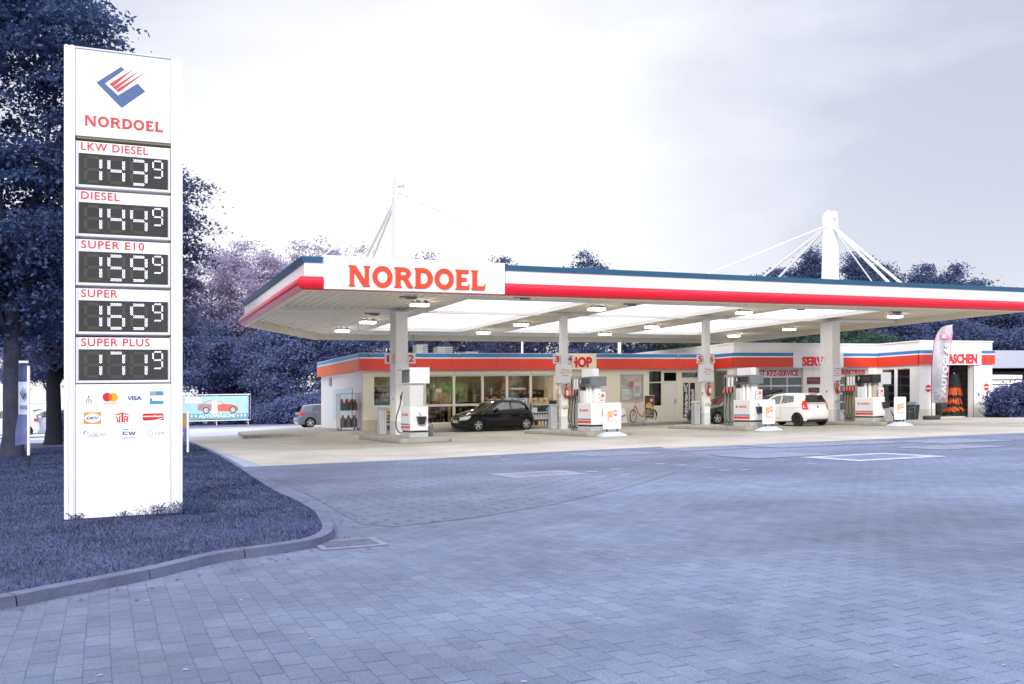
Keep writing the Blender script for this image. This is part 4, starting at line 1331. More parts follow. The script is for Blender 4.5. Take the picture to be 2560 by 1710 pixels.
# fire extinguishers, paper towel boxes, number plates and fuel lists on the columns
COLN = ["leftmost thick column", "second column", "third column", "rightmost thick column"]
for i, u in enumerate(UC):
    big = i in (0, 3)
    a, b = (0.24, 0.40) if big else (0.15, 0.125)
    if i:
        eu, ev = (u + 0.02, CV - b - 0.09)
        t = thing("fire_extinguisher", "red fire extinguisher with black hose on the %s" % COLN[i], "fire extinguisher", eu, ev, 1.42, group="fire extinguishers on the columns")
        MB().lathe([(0.06, 0.0), (0.075, 0.02), (0.075, 0.42), (0.06, 0.48), (0.025, 0.51), (0.025, 0.54)], n=16).build("cylinder", EXTRED, t)
        MB().box(-0.03, 0.05, -0.03, 0.03, 0.54, 0.58).box(0.0, 0.10, -0.012, 0.012, 0.585, 0.60).build("valve", DARK, t, bevel=0.004)
        MB().tube(smooth_line3([(-0.02, 0, 0.56), (-0.13, 0, 0.55), (-0.20, 0, 0.40), (-0.14, 0, 0.18), (-0.08, -0.02, 0.08)]), 0.013, 7).build("hose", RUBBER, t)
        MB().box(-0.035, 0.06, -0.082, -0.072, 0.13, 0.33).build("label_plate", SIGNW, t, smooth=0)
        t = thing("paper_towel_box", "small pale wall box below the extinguisher on the %s" % COLN[i], "dispenser", u + (0.0 if not big else 0.0), CV - b - 0.06, 1.02, group="towel boxes on the columns")
        MB().box(-0.13, 0.13, -0.06, 0.06, 0, 0.15).build("case", mat("box_pale", (0.66, 0.66, 0.62), 0.5), t, bevel=0.03)
        MB().box(-0.06, 0.06, -0.064, -0.06, 0.06, 0.09).build("slot", GREY, t, smooth=0)
    # left hand notice
    o = MB().box(-0.006, 0.0, -0.10, 0.10, 0.0, 0.34).box(-0.010, -0.006, -0.06, 0.06, 0.02, 0.16).slot(1).box(-0.012, -0.010, -0.05, 0.05, 0.03, 0.13).build("column_notice", [SIGNW, GREY], None, smooth=0)
    place(o, u - a - 0.002, CV - (0.0 if not big else 0.05), 1.45)
    tag(o, "small notice with dark pictogram on the side of the %s" % COLN[i], "notice", "notices on the columns")
    # number plates
    names = [("1", "2"), ("3", "4"), ("5", "6"), ("7", "")][i]
    for s_, ch in zip((-1, 1), names):
        if not ch:
            continue
        pw = 0.36
        if big:
            cu = u - a - 0.20 if s_ < 0 else u + a + 0.13
            vv = CV - 0.2 if s_ < 0 else CV - b - 0.0
            if i == 3:
                vv, cu = CV + b - 0.35, u - a - 0.16
        else:
            cu, vv = u + s_ * (a + pw / 2 - 0.03), CV - 0.02
        if i == 3:
            t = thing("pump_number_plate", "white plate with red number 7 flat on the thick right column's side", "number plate", u - a - 0.004, CV + 0.22, 2.86, group="pump number plates")
            MB().box(-0.008, 0, -0.22, 0.22, 0, 0.36).build("plate", SIGNW, t, smooth=0)
            text_mb("7", FU(-0.008, 0.14, 0.06), 0.20, 0.26, bold=0.03, depth=0.003).build("lettering", LETRED, t, smooth=0)
            MB().box(-0.011, -0.008, -0.17, -0.145, 0.02, 0.34).build("red_bar", LETRED, t, smooth=0)
            continue
        where = {"1": "left of the leftmost thick column", "2": "right of the leftmost thick column", "3": "left of the second column", "4": "right of the second column", "5": "left of the third column", "6": "right of the third column"}[ch]
        t = thing("pump_number_plate", "white plate with red number %s %s" % (ch, where), "number plate", cu, vv, 2.86, group="pump number plates")
        MB().box(-pw / 2, pw / 2, 0, 0.03, 0, 0.38).build("plate", mat("plate_white", (0.70, 0.69, 0.70), 0.5), t, smooth=0)
        text_mb(ch, FV(-0.10 if s_ < 0 else -0.10, 0.0, 0.06), 0.20 if ch != "1" else 0.10, 0.27, bold=0.03, depth=0.003).build("lettering", LETRED, t, smooth=0)
        if s_ < 0:
            MB().box(pw / 2 - 0.035, pw / 2 - 0.012, -0.003, 0, 0.02, 0.36).build("red_bar", LETRED, t, smooth=0)
    lines = [["LKW Diesel"], ["Diesel", "Super E10", "Super"], ["Diesel", "Super E10", "Super"], ["Diesel", "Super E10", "Super", "Super Plus"]][i]
    w = 0.62 if not big else 0.52
    t = thing("fuel_list_panel", "white panel listing fuels in red on the %s" % COLN[i], "sign", u, CV - b - 0.02, 2.06 if i else 2.08, group="fuel lists on the columns")
    MB().box(-w / 2, w / 2, -0.01, 0.03, 0, 0.76).build("panel", SIGNW, t, smooth=0)
    if not big:
        MB().box(-w / 2, -w / 2 + 0.02, 0.03, 0.28, 0, 0.76).box(w / 2 - 0.02, w / 2, 0.03, 0.28, 0, 0.76).build("side_panel", PUMPPANEL, t, smooth=0)
    for k, s_ in enumerate(lines):
        text_mb(s_, FV(0.02, -0.01, 0.50 - 0.11 * k), min(w * 0.78, 0.052 * len(s_) + 0.02), 0.07, bold=0.008, depth=0.002, align='c').build("lettering", LABRED, t, smooth=0)

# ------------------------------------------------------------------ swinging board signs on the forecourt
def board_sign(label, u, v, rot):
    t = thing("board_sign", label, "board sign", u, v, 0.0, rot, group="white board signs at the pumps")
    MB().add([(-0.48, -0.30, 0), (0.48, -0.30, 0), (0.48, 0.30, 0), (-0.48, 0.30, 0), (-0.46, -0.28, 0.05), (0.46, -0.28, 0.05), (0.46, 0.28, 0.05), (-0.46, 0.28, 0.05),
              (-0.26, -0.07, 0.17), (0.26, -0.07, 0.17), (0.26, 0.07, 0.17), (-0.26, 0.07, 0.17)],
             [(0, 3, 2, 1), (0, 1, 5, 4), (1, 2, 6, 5), (2, 3, 7, 6), (3, 0, 4, 7), (4, 5, 9, 8), (5, 6, 10, 9), (6, 7, 11, 10), (7, 4, 8, 11), (8, 9, 10, 11)]).build("base", PALEBLUE, t, bevel=0.012)
    for x in (-0.2, 0.2):
        MB().cyl((x, 0, 0.15), (x, 0, 0.27), 0.03, n=8).build("spring_foot", DARK, t)
    P = []
    for (cx, cz, a0) in ((0.29, 0.32, -math.pi / 2), (0.29, 1.15, 0), (-0.29, 1.15, math.pi / 2), (-0.29, 0.32, math.pi)):
        P += [(cx + 0.06 * math.cos(a0 + math.pi / 2 * k / 4), cz + 0.06 * math.sin(a0 + math.pi / 2 * k / 4)) for k in range(5)]
    bd = MB().prism(P, 'xz', -0.02, 0.02).build("board", SIGNW, t, smooth=30, bevel=0.006)
    po = MB().box(-0.29, 0.29, -0.024, -0.021, 0.32, 1.15).build("poster", mat("poster_white", (0.82, 0.80, 0.79), 0.4), bd, smooth=0)
    f = FV(0, -0.024, 0)
    def pm(m, pts, d=0.002):
        mb = MB()
        flat_poly(mb, f, pts, d)
        mb.build("poster_motif", m, po, smooth=0)
    OR_, PK = mat("poster_orange", (0.85, 0.42, 0.14), 0.5, var=0.25, scale=6), mat("poster_red", (0.72, 0.14, 0.11), 0.5)
    LR = mat("poster_pale_red", (0.80, 0.40, 0.38), 0.5)
    pm(OR_, [(-0.20, 0.86), (-0.16, 0.92), (0.02, 0.91), (0.0, 0.78), (-0.08, 0.70), (-0.12, 0.62), (-0.19, 0.62)])
    pm(LR, [(-0.19, 0.56), (-0.12, 0.56), (-0.12, 0.72), (-0.19, 0.70)], 0.003)
    pm(PK, disc_pts(0.12, 0.84, 0.115, 0.115, 8, math.pi / 8, math.pi / 8 + 2 * math.pi), 0.0035)
    pm(SIGNW, [(0.03, 0.855), (0.21, 0.855), (0.21, 0.89), (0.03, 0.89)], 0.0045)
    pm(SIGNW, [(0.02, 0.80), (0.22, 0.80), (0.22, 0.83), (0.02, 0.83)], 0.0045)
    pm(PK, disc_pts(-0.03, 0.72, 0.035, 0.04, 10), 0.0045)
    for (x0, x1, z0, z1) in ((-0.22, -0.05, 0.545, 0.575), (-0.02, 0.2, 0.545, 0.575), (-0.22, 0.06, 0.495, 0.525), (0.08, 0.21, 0.495, 0.525)):
        pm(LR, [(x0, z0), (x1, z0), (x1, z1), (x0, z1)])
    for q in range(3):
        pm(mat("poster_grey", (0.55, 0.56, 0.60), 0.5), [(-0.22, 0.39 + q * 0.028), (0.05 - q * 0.03, 0.39 + q * 0.028), (0.05 - q * 0.03, 0.402 + q * 0.028), (-0.22, 0.402 + q * 0.028)])
for (x, y), rot, lab in (((1530, 1091), -0.12, "white advert board on a pale base at the corner of the second island"), ((1922, 1077), 0.18, "white advert board on a pale base before the white car's front wheel"), ((2250, 1065), 0.10, "white advert board on a pale base beside the black watering can")):
    u, v = gpx(x, y)
    board_sign(lab, u, v, rot)
# ------------------------------------------------------------------ buildings
ORG = {}
def bthing(name, label, cat, u, v, z=0.0, group=None):
    t = thing(name, label, cat, u, v, z, group=group)
    ORG[t.name] = (u, v, z)
    return t
def pb(mb, name, m, parent, smooth=0, bevel=0.0, root=None, recalc=True):    # geometry given in site coordinates
    r_ = root or parent
    while r_.parent:
        r_ = r_.parent
    a, b, c = ORG[r_.name]
    mb.v = [(p[0] - a, p[1] - b, p[2] - c) for p in mb.v]
    return mb.build(name, m, parent, smooth=smooth, bevel=bevel, recalc=recalc)
def wall_cells(mb, a0, a1, z0, z1, holes, g0, g1, closed=True):
    """wall with rectangular holes; g0/g1: (a, z) -> point on the outer / inner face"""
    A = sorted(set([a0, a1] + [h for q in holes for h in q[:2] if a0 < h < a1]))
    Z = sorted(set([z0, z1] + [h for q in holes for h in q[2:] if z0 < h < z1]))
    def hole(i, k):
        ca, cz = (A[i] + A[i + 1]) / 2, (Z[k] + Z[k + 1]) / 2
        return any(q[0] < ca < q[1] and q[2] < cz < q[3] for q in holes)
    for i in range(len(A) - 1):
        for k in range(len(Z) - 1):
            h = hole(i, k)
            c = [(A[i], Z[k]), (A[i + 1], Z[k]), (A[i + 1], Z[k + 1]), (A[i], Z[k + 1])]
            if not h:
                mb.add([g0(*p) for p in c], [(0, 1, 2, 3)])
                mb.add([g1(*p) for p in c], [(3, 2, 1, 0)])
            # reveals
            if i + 1 < len(A) - 1 and h != hole(i + 1, k):
                mb.add([g0(A[i + 1], Z[k]), g1(A[i + 1], Z[k]), g1(A[i + 1], Z[k + 1]), g0(A[i + 1], Z[k + 1])], [(0, 1, 2, 3)])
            if k + 1 < len(Z) - 1 and h != hole(i, k + 1):
                mb.add([g0(A[i], Z[k + 1]), g1(A[i], Z[k + 1]), g1(A[i + 1], Z[k + 1]), g0(A[i + 1], Z[k + 1])], [(0, 1, 2, 3)])
            for (cond, p, q) in ((i == 0, (A[0], Z[k]), (A[0], Z[k + 1])), (i == len(A) - 2, (A[-1], Z[k]), (A[-1], Z[k + 1])), (k == 0, (A[i], Z[0]), (A[i + 1], Z[0])), (k == len(Z) - 2, (A[i], Z[-1]), (A[i + 1], Z[-1]))):
                if closed and cond and not h:
                    mb.add([g0(*p), g1(*p), g1(*q), g0(*q)], [(0, 1, 2, 3)])
    return mb
def wall_v(mb, u0, u1, z0, z1, v, th, holes=()):
    return wall_cells(mb, u0, u1, z0, z1, list(holes), lambda a, z: (a, v, z), lambda a, z: (a, v + th, z))
def wall_u(mb, v0, v1, z0, z1, u, th, holes=()):
    return wall_cells(mb, v0, v1, z0, z1, list(holes), lambda a, z: (u, a, z), lambda a, z: (u + th, a, z))
def rect_v(x0, y0, x1, y1, v):       # picture rectangle -> (u0, u1, z0, z1) on the plane
    c = ((x0 + x1) / 2, (y0 + y1) / 2)
    u0, u1 = vpx(x0, c[1], v)[0], vpx(x1, c[1], v)[0]
    z1_, z0_ = vpx(c[0], y0, v)[1], vpx(c[0], y1, v)[1]
    return (u0, u1, z0_, z1_)
def rect_u(x0, y0, x1, y1, u):
    c = ((x0 + x1) / 2, (y0 + y1) / 2)
    v0, v1 = upx(x1, c[1], u)[0], upx(x0, c[1], u)[0]
    return (v0, v1, upx(c[0], y1, u)[1], upx(c[0], y0, u)[1])
def frame_v(mb, q, v0, v1, w=0.06, bars_u=(), bars_z=()):
    u0, u1, z0, z1 = q
    mb.box(u0, u0 + w, v0, v1, z0, z1).box(u1 - w, u1, v0, v1, z0, z1).box(u0 + w, u1 - w, v0, v1, z0, z0 + w).box(u0 + w, u1 - w, v0, v1, z1 - w, z1)
    for b in bars_u:
        mb.box(b - w / 2, b + w / 2, v0 + 0.002, v1 - 0.002, z0 + w, z1 - w)
    for b in bars_z:
        mb.box(u0 + w, u1 - w, v0 + 0.004, v1 - 0.004, b - w / 2, b + w / 2)
    return mb

# ---- pavement in front of the shop
SWZ = 0.15
mb = MB()
mb.prism([(-0.0, 13.15), (24.6, 13.15), (24.6, 14.9), (5.62, 14.9), (5.62, 24.6), (3.6, 24.6), (0.6, 19.5)], 'xy', -0.01, SWZ)
o = mb.build("pavement", CONC, smooth=0, bevel=0.015)
structure(place(o, 0, 0))

# ---- the shop
SV, SU0, SU1, SVB = 14.9, 5.62, 25.16, 23.8
shop = bthing("shop_building", "long low petrol station shop with glazed front and red and blue band", "building", SU0, SV)
ZSR = 3.70
big = [rect_v(936, 942, 1062, 1012, SV)]
cols = [(1066, 1133), (1139, 1205), (1210.5, 1266), (1271.5, 1325.5), (1331, 1383)]
zt_ = rect_v(1066, 941, 1133, 1010, SV)[3]
zm0, zm1 = rect_v(1066, 941, 1133, 1010.5, SV)[2], rect_v(1066, 1016, 1133, 1064, SV)[3]
zb_ = 0.42
ups, lows = [], []
for a, b in cols:
    u0, u1 = vpx(a, 1000, SV)[0], vpx(b, 1000, SV)[0]
    ups.append((u0, u1, zm0, zt_))
    lows.append((u0, u1, zb_, zm1))
first = (big[0][0], big[0][1], zm0, zt_)
glz = (first[0] - 0.06, ups[-1][1] + 0.06, zb_ - 0.06, zt_ + 0.06)
ent = rect_v(1389, 952, 1494, 1060, SV)
ent = (ent[0], ent[1], SWZ, zt_ + 0.05)
post = rect_v(1553, 938, 1606, 1001, SV)
st1, st2 = rect_v(1624, 928, 1654, 954, SV), rect_v(1624, 958, 1654, 1014, SV)
door = rect_v(1658, 928.5, 1694, 1053, SV)
door = (door[0], door[1], SWZ, door[3])
wc = rect_v(1703, 928.5, 1747, 1053, SV)
wc = (wc[0], wc[1], SWZ, wc[3])
sm = rect_v(1750.5, 930, 1760, 942, SV)
holes = [(glz[0], first[1] + 0.03, zm0 - 0.06, glz[3]), (ups[0][0] - 0.06, glz[1], glz[2], glz[3]), ent, post, (st1[0] - 0.05, st1[1] + 0.05, st2[2] - 0.05, st1[3] + 0.05), door, wc, sm]
mb = wall_v(MB(), SU0, SU1, SWZ - 0.16, ZSR - 0.06, SV, 0.25, holes)
wall_u(mb, SV + 0.25, SVB, SWZ - 0.16, ZSR - 0.06, SU0, 0.25)
mb.box(SU0, SU1, SVB, SVB + 0.25, SWZ - 0.16, ZSR - 0.06)
shop_wall = pb(mb, "wall", CREAM, shop)
pb(MB().box(SU0 - 0.006, SU0 - 0.001, SV + 0.26, SVB, SWZ, 2.93), "sunlit_side_skin", mat("side_wall_lit_white", (0.84, 0.83, 0.80), 0.8, var=0.03, scale=0.5, bump=0.06, bscale=120), shop)  # whiter skin paints daylight onto the shop's cream side wall
pb(MB().box(SU0 - 0.004, SU0 + 0.9, SV - 0.004, SV - 0.001, SWZ, 0.62), "painted_foot", mat("base_cream_dark", (0.55, 0.50, 0.38), 0.8, var=0.06), shop)
pb(MB().box(SU0, SU1, SV, SVB + 0.25, ZSR - 0.06, ZSR - 0.02), "roof", mat("roof_grey", (0.30, 0.30, 0.32), 0.9, var=0.15), shop)
FD = 0.24                            # the band stands proud of the walls
def band_v(t, u0, u1, v, ends=True):
    pb(MB().box(u0, u1, v - FD, v - 0.003, 3.53, 3.70), "blue_band", BANDBLUE, t)
    pb(MB().box(u0 + 0.003, u1 - 0.003, v - FD + 0.012, v - 0.003, 3.46, 3.528), "white_band", SIGNW, t)
    pb(MB().box(u0, u1, v - FD, v - 0.003, 2.93, 3.458), "red_band", REDORANGE, t)
shop_band_split = vpx(1490, 900, SV - FD)[0], vpx(1391, 900, SV - FD)[0]
band_v(shop, SU0 - FD, shop_band_split[1], SV)
band_v(shop, shop_band_split[0], SU1 + 0.0, SV)
mb = MB()
for uu in (7.5, 9.9, 12.2, 14.2, 21.0, 23.0):
    mb.box(uu, uu + 0.012, SV - FD - 0.003, SV - FD, 2.94, 3.69)
pb(mb, "band_joint", mat("joint_red", (0.45, 0.03, 0.02), 0.5), shop)
for z0, z1, m, nm in ((3.53, 3.70, mat("lit_band_blue", (0.10, 0.33, 0.56), 0.45), "blue_band"), (3.46, 3.528, SIGNW, "white_band"), (2.93, 3.458, mat("lit_band_orange", (0.80, 0.17, 0.05), 0.45, var=0.06), "red_band")):  # side copies of the band colours, brightened as if washed by glare
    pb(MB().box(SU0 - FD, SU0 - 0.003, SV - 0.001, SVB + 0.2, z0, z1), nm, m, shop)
pb(MB().box(SU0 - FD + 0.02, SU1 - 0.05, SV - FD + 0.02, SVB + 0.2, ZSR, ZSR + 0.03), "roof_edge", LIGHTGREY, shop)
# SHOP sign
sg = pb(MB().box(shop_band_split[1] + 0.004, shop_band_split[0] - 0.004, SV - FD - 0.05, SV - 0.004, 2.92, 3.72), "shop_sign", mat("sign_cream", (0.80, 0.72, 0.52), 0.5, var=0.03), shop)
a, b = vpx(1412, 917, SV - FD - 0.05), vpx(1480, 917, SV - FD - 0.05)
zt2 = vpx(1440, 892, SV - FD - 0.05)[1]
zb2 = vpx(1440, 919, SV - FD - 0.05)[1]
pb(text_mb("SHOP", FV(a[0], SV - FD - 0.05, zb2), b[0] - a[0], zt2 - zb2, bold=0.05, depth=0.02), "lettering", LETRED, sg)
# glazing
fr = pb(frame_v(MB(), (glz[0], first[1] + 0.03, zm0 - 0.06, glz[3]), SV + 0.06, SV + 0.13, 0.06), "window_frame", FRAMEC, shop)
pb(MB().box(first[0], first[1] - 0.03, SV + 0.09, SV + 0.10, zm0, zt_), "pane", WINGLASS, fr)
mb = frame_v(MB(), (ups[0][0] - 0.06, glz[1], glz[2], glz[3]), SV + 0.05, SV + 0.14, 0.06)
for i in range(len(ups) - 1):
    mb.box(ups[i][1], ups[i + 1][0], SV + 0.05, SV + 0.14, zb_, zt_)
for q in ups:
    mb.box(q[0], q[1], SV + 0.055, SV + 0.135, zm1, zm0)
fr = pb(mb, "window_frame", FRAMEC, shop)
for q in ups + lows:
    pb(MB().box(q[0], q[1], SV + 0.09, SV + 0.10, q[2], q[3]), "pane", WINGLASS, fr)
pb(MB().box(ups[0][0] - 0.1, glz[1] + 0.05, SV - 0.03, SV - 0.002, SWZ + 0.02, 0.36), "sill_panel", mat("sill_cream", (0.74, 0.70, 0.58), 0.6), shop)
# roller shutter boxes above the windows
mb = MB()
for q in ups:
    mb.box(q[0] - 0.04, q[1] + 0.04, SV - 0.035, SV - 0.002, zt_ + 0.07, zt_ + 0.26)
pb(mb, "shutter_box", FRAMEC, shop)
# entrance
mb = frame_v(MB(), ent, SV + 0.05, SV + 0.14, 0.07, bars_u=[ent[0] + (ent[1] - ent[0]) * t for t in (0.13, 0.45, 0.74)], bars_z=[2.35])
fr = pb(mb, "entrance_frame", FRAMEC, shop)
pb(MB().box(ent[0] + 0.07, ent[1] - 0.07, SV + 0.09, SV + 0.10, SWZ + 0.07, ent[3] - 0.07), "pane", WINGLASS, fr)
# poster in a window frame
pf = pb(frame_v(MB(), (post[0] - 0.06, post[1] + 0.06, post[2] - 0.06, post[3] + 0.06), SV - 0.03, SV + 0.05, 0.06), "poster_frame", mat("frame_grey", (0.50, 0.49, 0.44), 0.5), shop)
pp = pb(MB().box(post[0], post[1], SV + 0.02, SV + 0.03, post[2], post[3]), "poster", mat("poster_coffee", (0.46, 0.44, 0.40), 0.5, var=0.45, scale=1.6), pf)
f = FV(post[0], SV + 0.02, post[2])
pw, ph = post[1] - post[0], post[3] - post[2]
def pposter(nm, m, pts, d=0.002):
    mb = MB()
    flat_poly(mb, f, [(x * pw, y * ph) for x, y in pts], d)
    pb(mb, nm, m, pp)
pposter("poster_motif", mat("poster_badge", (0.50, 0.16, 0.15), 0.5), [(0.48 + 0.14 * math.cos(t), 0.64 + 0.13 * math.sin(t)) for t in [k * 0.35 for k in range(18)]])
pposter("poster_motif", mat("poster_cup", (0.62, 0.62, 0.60), 0.5, var=0.1), [(0.62, 0.16), (0.9, 0.16), (0.95, 0.7), (0.58, 0.7)])
pposter("poster_motif", mat("poster_sleeve", (0.40, 0.42, 0.42), 0.5), [(0.66, 0.3), (0.86, 0.3), (0.9, 0.58), (0.63, 0.58)], 0.003)
for q in ((0.05, 0.4, 0.36, 0.45), (0.05, 0.4, 0.28, 0.34), (0.05, 0.35, 0.2, 0.26), (0.05, 0.4, 0.1, 0.16), (0.05, 0.35, 0.03, 0.08)):
    pposter("poster_motif", mat("poster_lines", (0.66, 0.67, 0.66), 0.5), [(q[0], q[2]), (q[1], q[2]), (q[1], q[3]), (q[0], q[3])])
# window strip, doors
fr = pb(frame_v(MB(), (st1[0] - 0.05, st1[1] + 0.05, st2[2] - 0.05, st1[3] + 0.05), SV + 0.04, SV + 0.12, 0.05, bars_z=[(st1[2] + st2[3]) / 2]), "window_frame", FRAMEC, shop)
for q in (st1, st2):
    pb(MB().box(q[0], q[1], SV + 0.07, SV + 0.08, q[2], q[3]), "pane", DARKGLASS, fr)
DOORW = mat("door_white", (0.80, 0.77, 0.68), 0.45, var=0.03)
tr_ = rect_v(1659.5, 929, 1690.5, 952, SV)
fr = pb(frame_v(MB(), door, SV + 0.02, SV + 0.10, 0.06, bars_z=[tr_[2] - 0.04]), "door_frame", DOORW, shop)
pb(MB().box(door[0] + 0.06, door[1] - 0.06, SV + 0.06, SV + 0.07, tr_[2], door[3] - 0.06), "pane", DARKGLASS, fr)
lf = pb(MB().box(door[0] + 0.06, door[1] - 0.06, SV + 0.04, SV + 0.08, SWZ + 0.02, tr_[2] - 0.08), "door", DOORW, shop)
pb(MB().box(door[1] - 0.16, door[1] - 0.12, SV - 0.02, SV + 0.04, 1.1, 1.32), "handle", STEEL, lf)
pb(frame_v(MB(), (door[0] + 0.14, door[1] - 0.14, SWZ + 0.15, tr_[2] - 0.2), SV + 0.034, SV + 0.04, 0.02), "moulding", DOORW, lf)
wt_ = rect_v(1705.5, 930.3, 1743.5, 942, SV)
fr = pb(frame_v(MB(), wc, SV + 0.02, SV + 0.10, 0.06, bars_z=[wt_[2] - 0.06]), "door_frame", DOORW, shop)
pb(MB().box(wc[0] + 0.06, wc[1] - 0.06, SV + 0.06, SV + 0.07, wt_[2], wc[3] - 0.06), "pane", DARKGLASS, fr)
lf = pb(MB().box(wc[0] + 0.06, wc[1] - 0.06, SV + 0.035, SV + 0.08, SWZ + 0.02, wt_[2] - 0.1), "door", DOORW, shop)
pb(MB().tube([(wc[1] - 0.12, SV + 0.03, 1.2), (wc[1] - 0.12, SV - 0.03, 1.2), (wc[1] - 0.25, SV - 0.03, 1.2)], 0.012, 6), "handle", STEEL, lf)
for (x0, x1), s_ in (((1708.3, 1721.5), "Behinderten-WC"), ((1725, 1737.3), "Wickeltisch")):
    q = rect_v(x0, 957, x1, 1044, SV + 0.03)
    bn = pb(MB().box(q[0], q[1], SV + 0.028, SV + 0.034, q[2], q[3]), "black_strip", BLACKSIGN, lf)
    w_ = (q[3] - q[2]) * (0.94 if s_[0] == 'B' else 0.66)
    frm = (Vector((q[1] - (q[1] - q[0]) * 0.16, SV + 0.028, q[2] + (0.03 if s_[0] == 'B' else 0.28))), Vector((0, 0, 1)), Vector((-1, 0, 0)), Vector((0, -1, 0)))
    pb(text_mb(s_, frm, w_, (q[1] - q[0]) * 0.72, bold=0.035, depth=0.003, shear=0.18), "lettering", SIGNW, bn)
pb(MB().box(sm[0], sm[1], SV + 0.1, SV + 0.11, sm[2], sm[3]), "pane", DARKGLASS, shop)
# inside
pb(MB().box(SU0 + 0.26, SU1 - 0.02, SV + 0.26, SVB - 0.01, SWZ - 0.1, SWZ), "floor", mat("shop_floor", (0.40, 0.36, 0.30), 0.4, var=0.1), shop)
pb(MB().box(SU0 + 0.26, SU1 - 0.02, SV + 0.26, SVB - 0.01, 2.98, 3.02), "inner_ceiling", mat("shop_ceiling", (0.62, 0.58, 0.48), 0.7), shop)
pb(MB().box(SU0 + 0.26, SU1 - 0.02, SVB - 0.9, SVB - 0.86, SWZ, 2.98), "back_wall", mat("shop_back_wall", (0.42, 0.34, 0.20), 0.7, var=0.5, scale=0.9), shop)
pb(MB().box(17.4, 17.45, SV + 0.26, SVB - 0.9, SWZ, 2.98), "inner_wall", mat("inner_wall", (0.5, 0.45, 0.36), 0.7), shop)
SPOT = mat("shop_spot", (1, 0.9, 0.7), 0.5, emit=130.0, ecol=(1.0, 0.85, 0.62))
for uu, vv in ((8.6, 17.0), (10.6, 16.4), (12.4, 17.2), (12.0, 19.5), (13.8, 16.6), (15.6, 16.8), (15.4, 19.6), (9.4, 19.8), (7.0, 17.8), (16.6, 18.2)):
    pb(MB().lathe([(0.10, 0), (0.10, 0.03)], (uu, vv, 2.945), 12), "ceiling_spot", SPOT, shop)
# menu boards, screens and machines on the inside
for (u0, u1, z0, z1, vv, m) in ((11.0, 12.0, 1.85, 2.45, 19.2, mat("board_green", (0.16, 0.34, 0.13), 0.5, var=0.7, scale=4)), (12.6, 13.5, 1.75, 2.4, 18.6, mat("board_dark", (0.06, 0.06, 0.07), 0.4, var=0.5, scale=4)),
                                (9.4, 10.2, 1.7, 2.2, 19.0, mat("board_pale", (0.42, 0.45, 0.38), 0.5, var=0.4, scale=3)), (8.2, 9.2, 1.0, 1.7, 18.0, mat("board_green2", (0.18, 0.30, 0.14), 0.5, var=0.6, scale=3)),
                                (12.7, 13.2, 0.15, 1.6, 18.4, mat("cabinet_brown", (0.14, 0.10, 0.07), 0.5, var=0.3)), (6.2, 7.3, 1.05, 1.45, 15.7, mat("board_teal", (0.10, 0.36, 0.27), 0.5, var=0.2, scale=3)),
                                (9.5, 16.4, 0.15, 1.15, 19.4, mat("counter", (0.30, 0.20, 0.11), 0.5, var=0.4, scale=1.5))):
    pb(MB().box(u0, u1, vv, vv + 0.08, z0, z1), "inner_board", m, shop)

# fridges, posters and hanging boards further inside
_rb = random.Random(3)
for k in range(16):
    uu = 8.3 + 0.56 * k
    hgt = _rb.uniform(0.5, 1.2)
    zz = _rb.uniform(0.9, 1.7)
    c = _rb.choice([(0.50, 0.40, 0.24), (0.30, 0.34, 0.18), (0.46, 0.46, 0.42), (0.22, 0.12, 0.07), (0.40, 0.16, 0.09), (0.16, 0.26, 0.30), (0.10, 0.09, 0.08), (0.34, 0.44, 0.30)])
    pb(MB().box(uu, uu + _rb.uniform(0.35, 0.54), SVB - 1.6 - 0.3 * (k % 3), SVB - 1.5 - 0.3 * (k % 3), zz, min(2.9, zz + hgt)), "inner_board", mat("inner_board_%d" % k, c, 0.5, var=0.6, scale=5), shop)
for k, uu in enumerate((8.5, 11.2, 13.6, 15.7)):
    fr_ = pb(MB().box(uu, uu + 0.9, SVB - 2.9, SVB - 2.3, SWZ, 2.15), "fridge", mat("fridge_pale", (0.55, 0.57, 0.55), 0.4, var=0.2), shop)
    pb(MB().box(uu + 0.06, uu + 0.84, SVB - 2.93, SVB - 2.905, 0.4, 1.95), "fridge_front", mat("fridge_goods", (0.36, 0.27, 0.20), 0.4, var=0.9, scale=14), fr_)
# goods shelves behind the glass
GOODC = [mat("good_%d" % k, c, 0.45) for k, c in enumerate([(0.45, 0.05, 0.04), (0.62, 0.40, 0.06), (0.68, 0.66, 0.60), (0.08, 0.18, 0.34), (0.50, 0.22, 0.08), (0.15, 0.30, 0.10), (0.60, 0.50, 0.38), (0.05, 0.05, 0.06), (0.70, 0.20, 0.22)])]
def goods_shelf(label, u0, u1, v, z0, rows, rh, shelfm):
    t = bthing("goods_shelf", label, "shelf", (u0 + u1) / 2, v, SWZ, group="goods shelves behind the shop windows")
    mb = MB()
    mb.box(u0, u0 + 0.03, v, v + 0.4, SWZ, z0 + rows * rh).box(u1 - 0.03, u1, v, v + 0.4, SWZ, z0 + rows * rh).box(u0 + 0.03, u1 - 0.03, v + 0.37, v + 0.4, SWZ, z0 + rows * rh)
    pb(mb, "shelf_frame", shelfm, t)
    g = MB()
    for r_ in range(rows):
        z = z0 + r_ * rh
        pb(MB().box(u0 + 0.03, u1 - 0.03, v + 0.01, v + 0.36, z - 0.03, z), "shelf_board", shelfm, t)
        x = u0 + 0.05
        while x < u1 - 0.14:
            w = random.uniform(0.05, 0.13)
            g.slot(random.randrange(len(GOODC)))
            g.box(x, x + w, v + 0.05, v + 0.3, z, z + rh * random.uniform(0.45, 0.82))
            x += w + random.uniform(0.005, 0.03)
    o = pb(g, "goods", GOODC, t)
    o['kind'] = 'stuff'
    return t
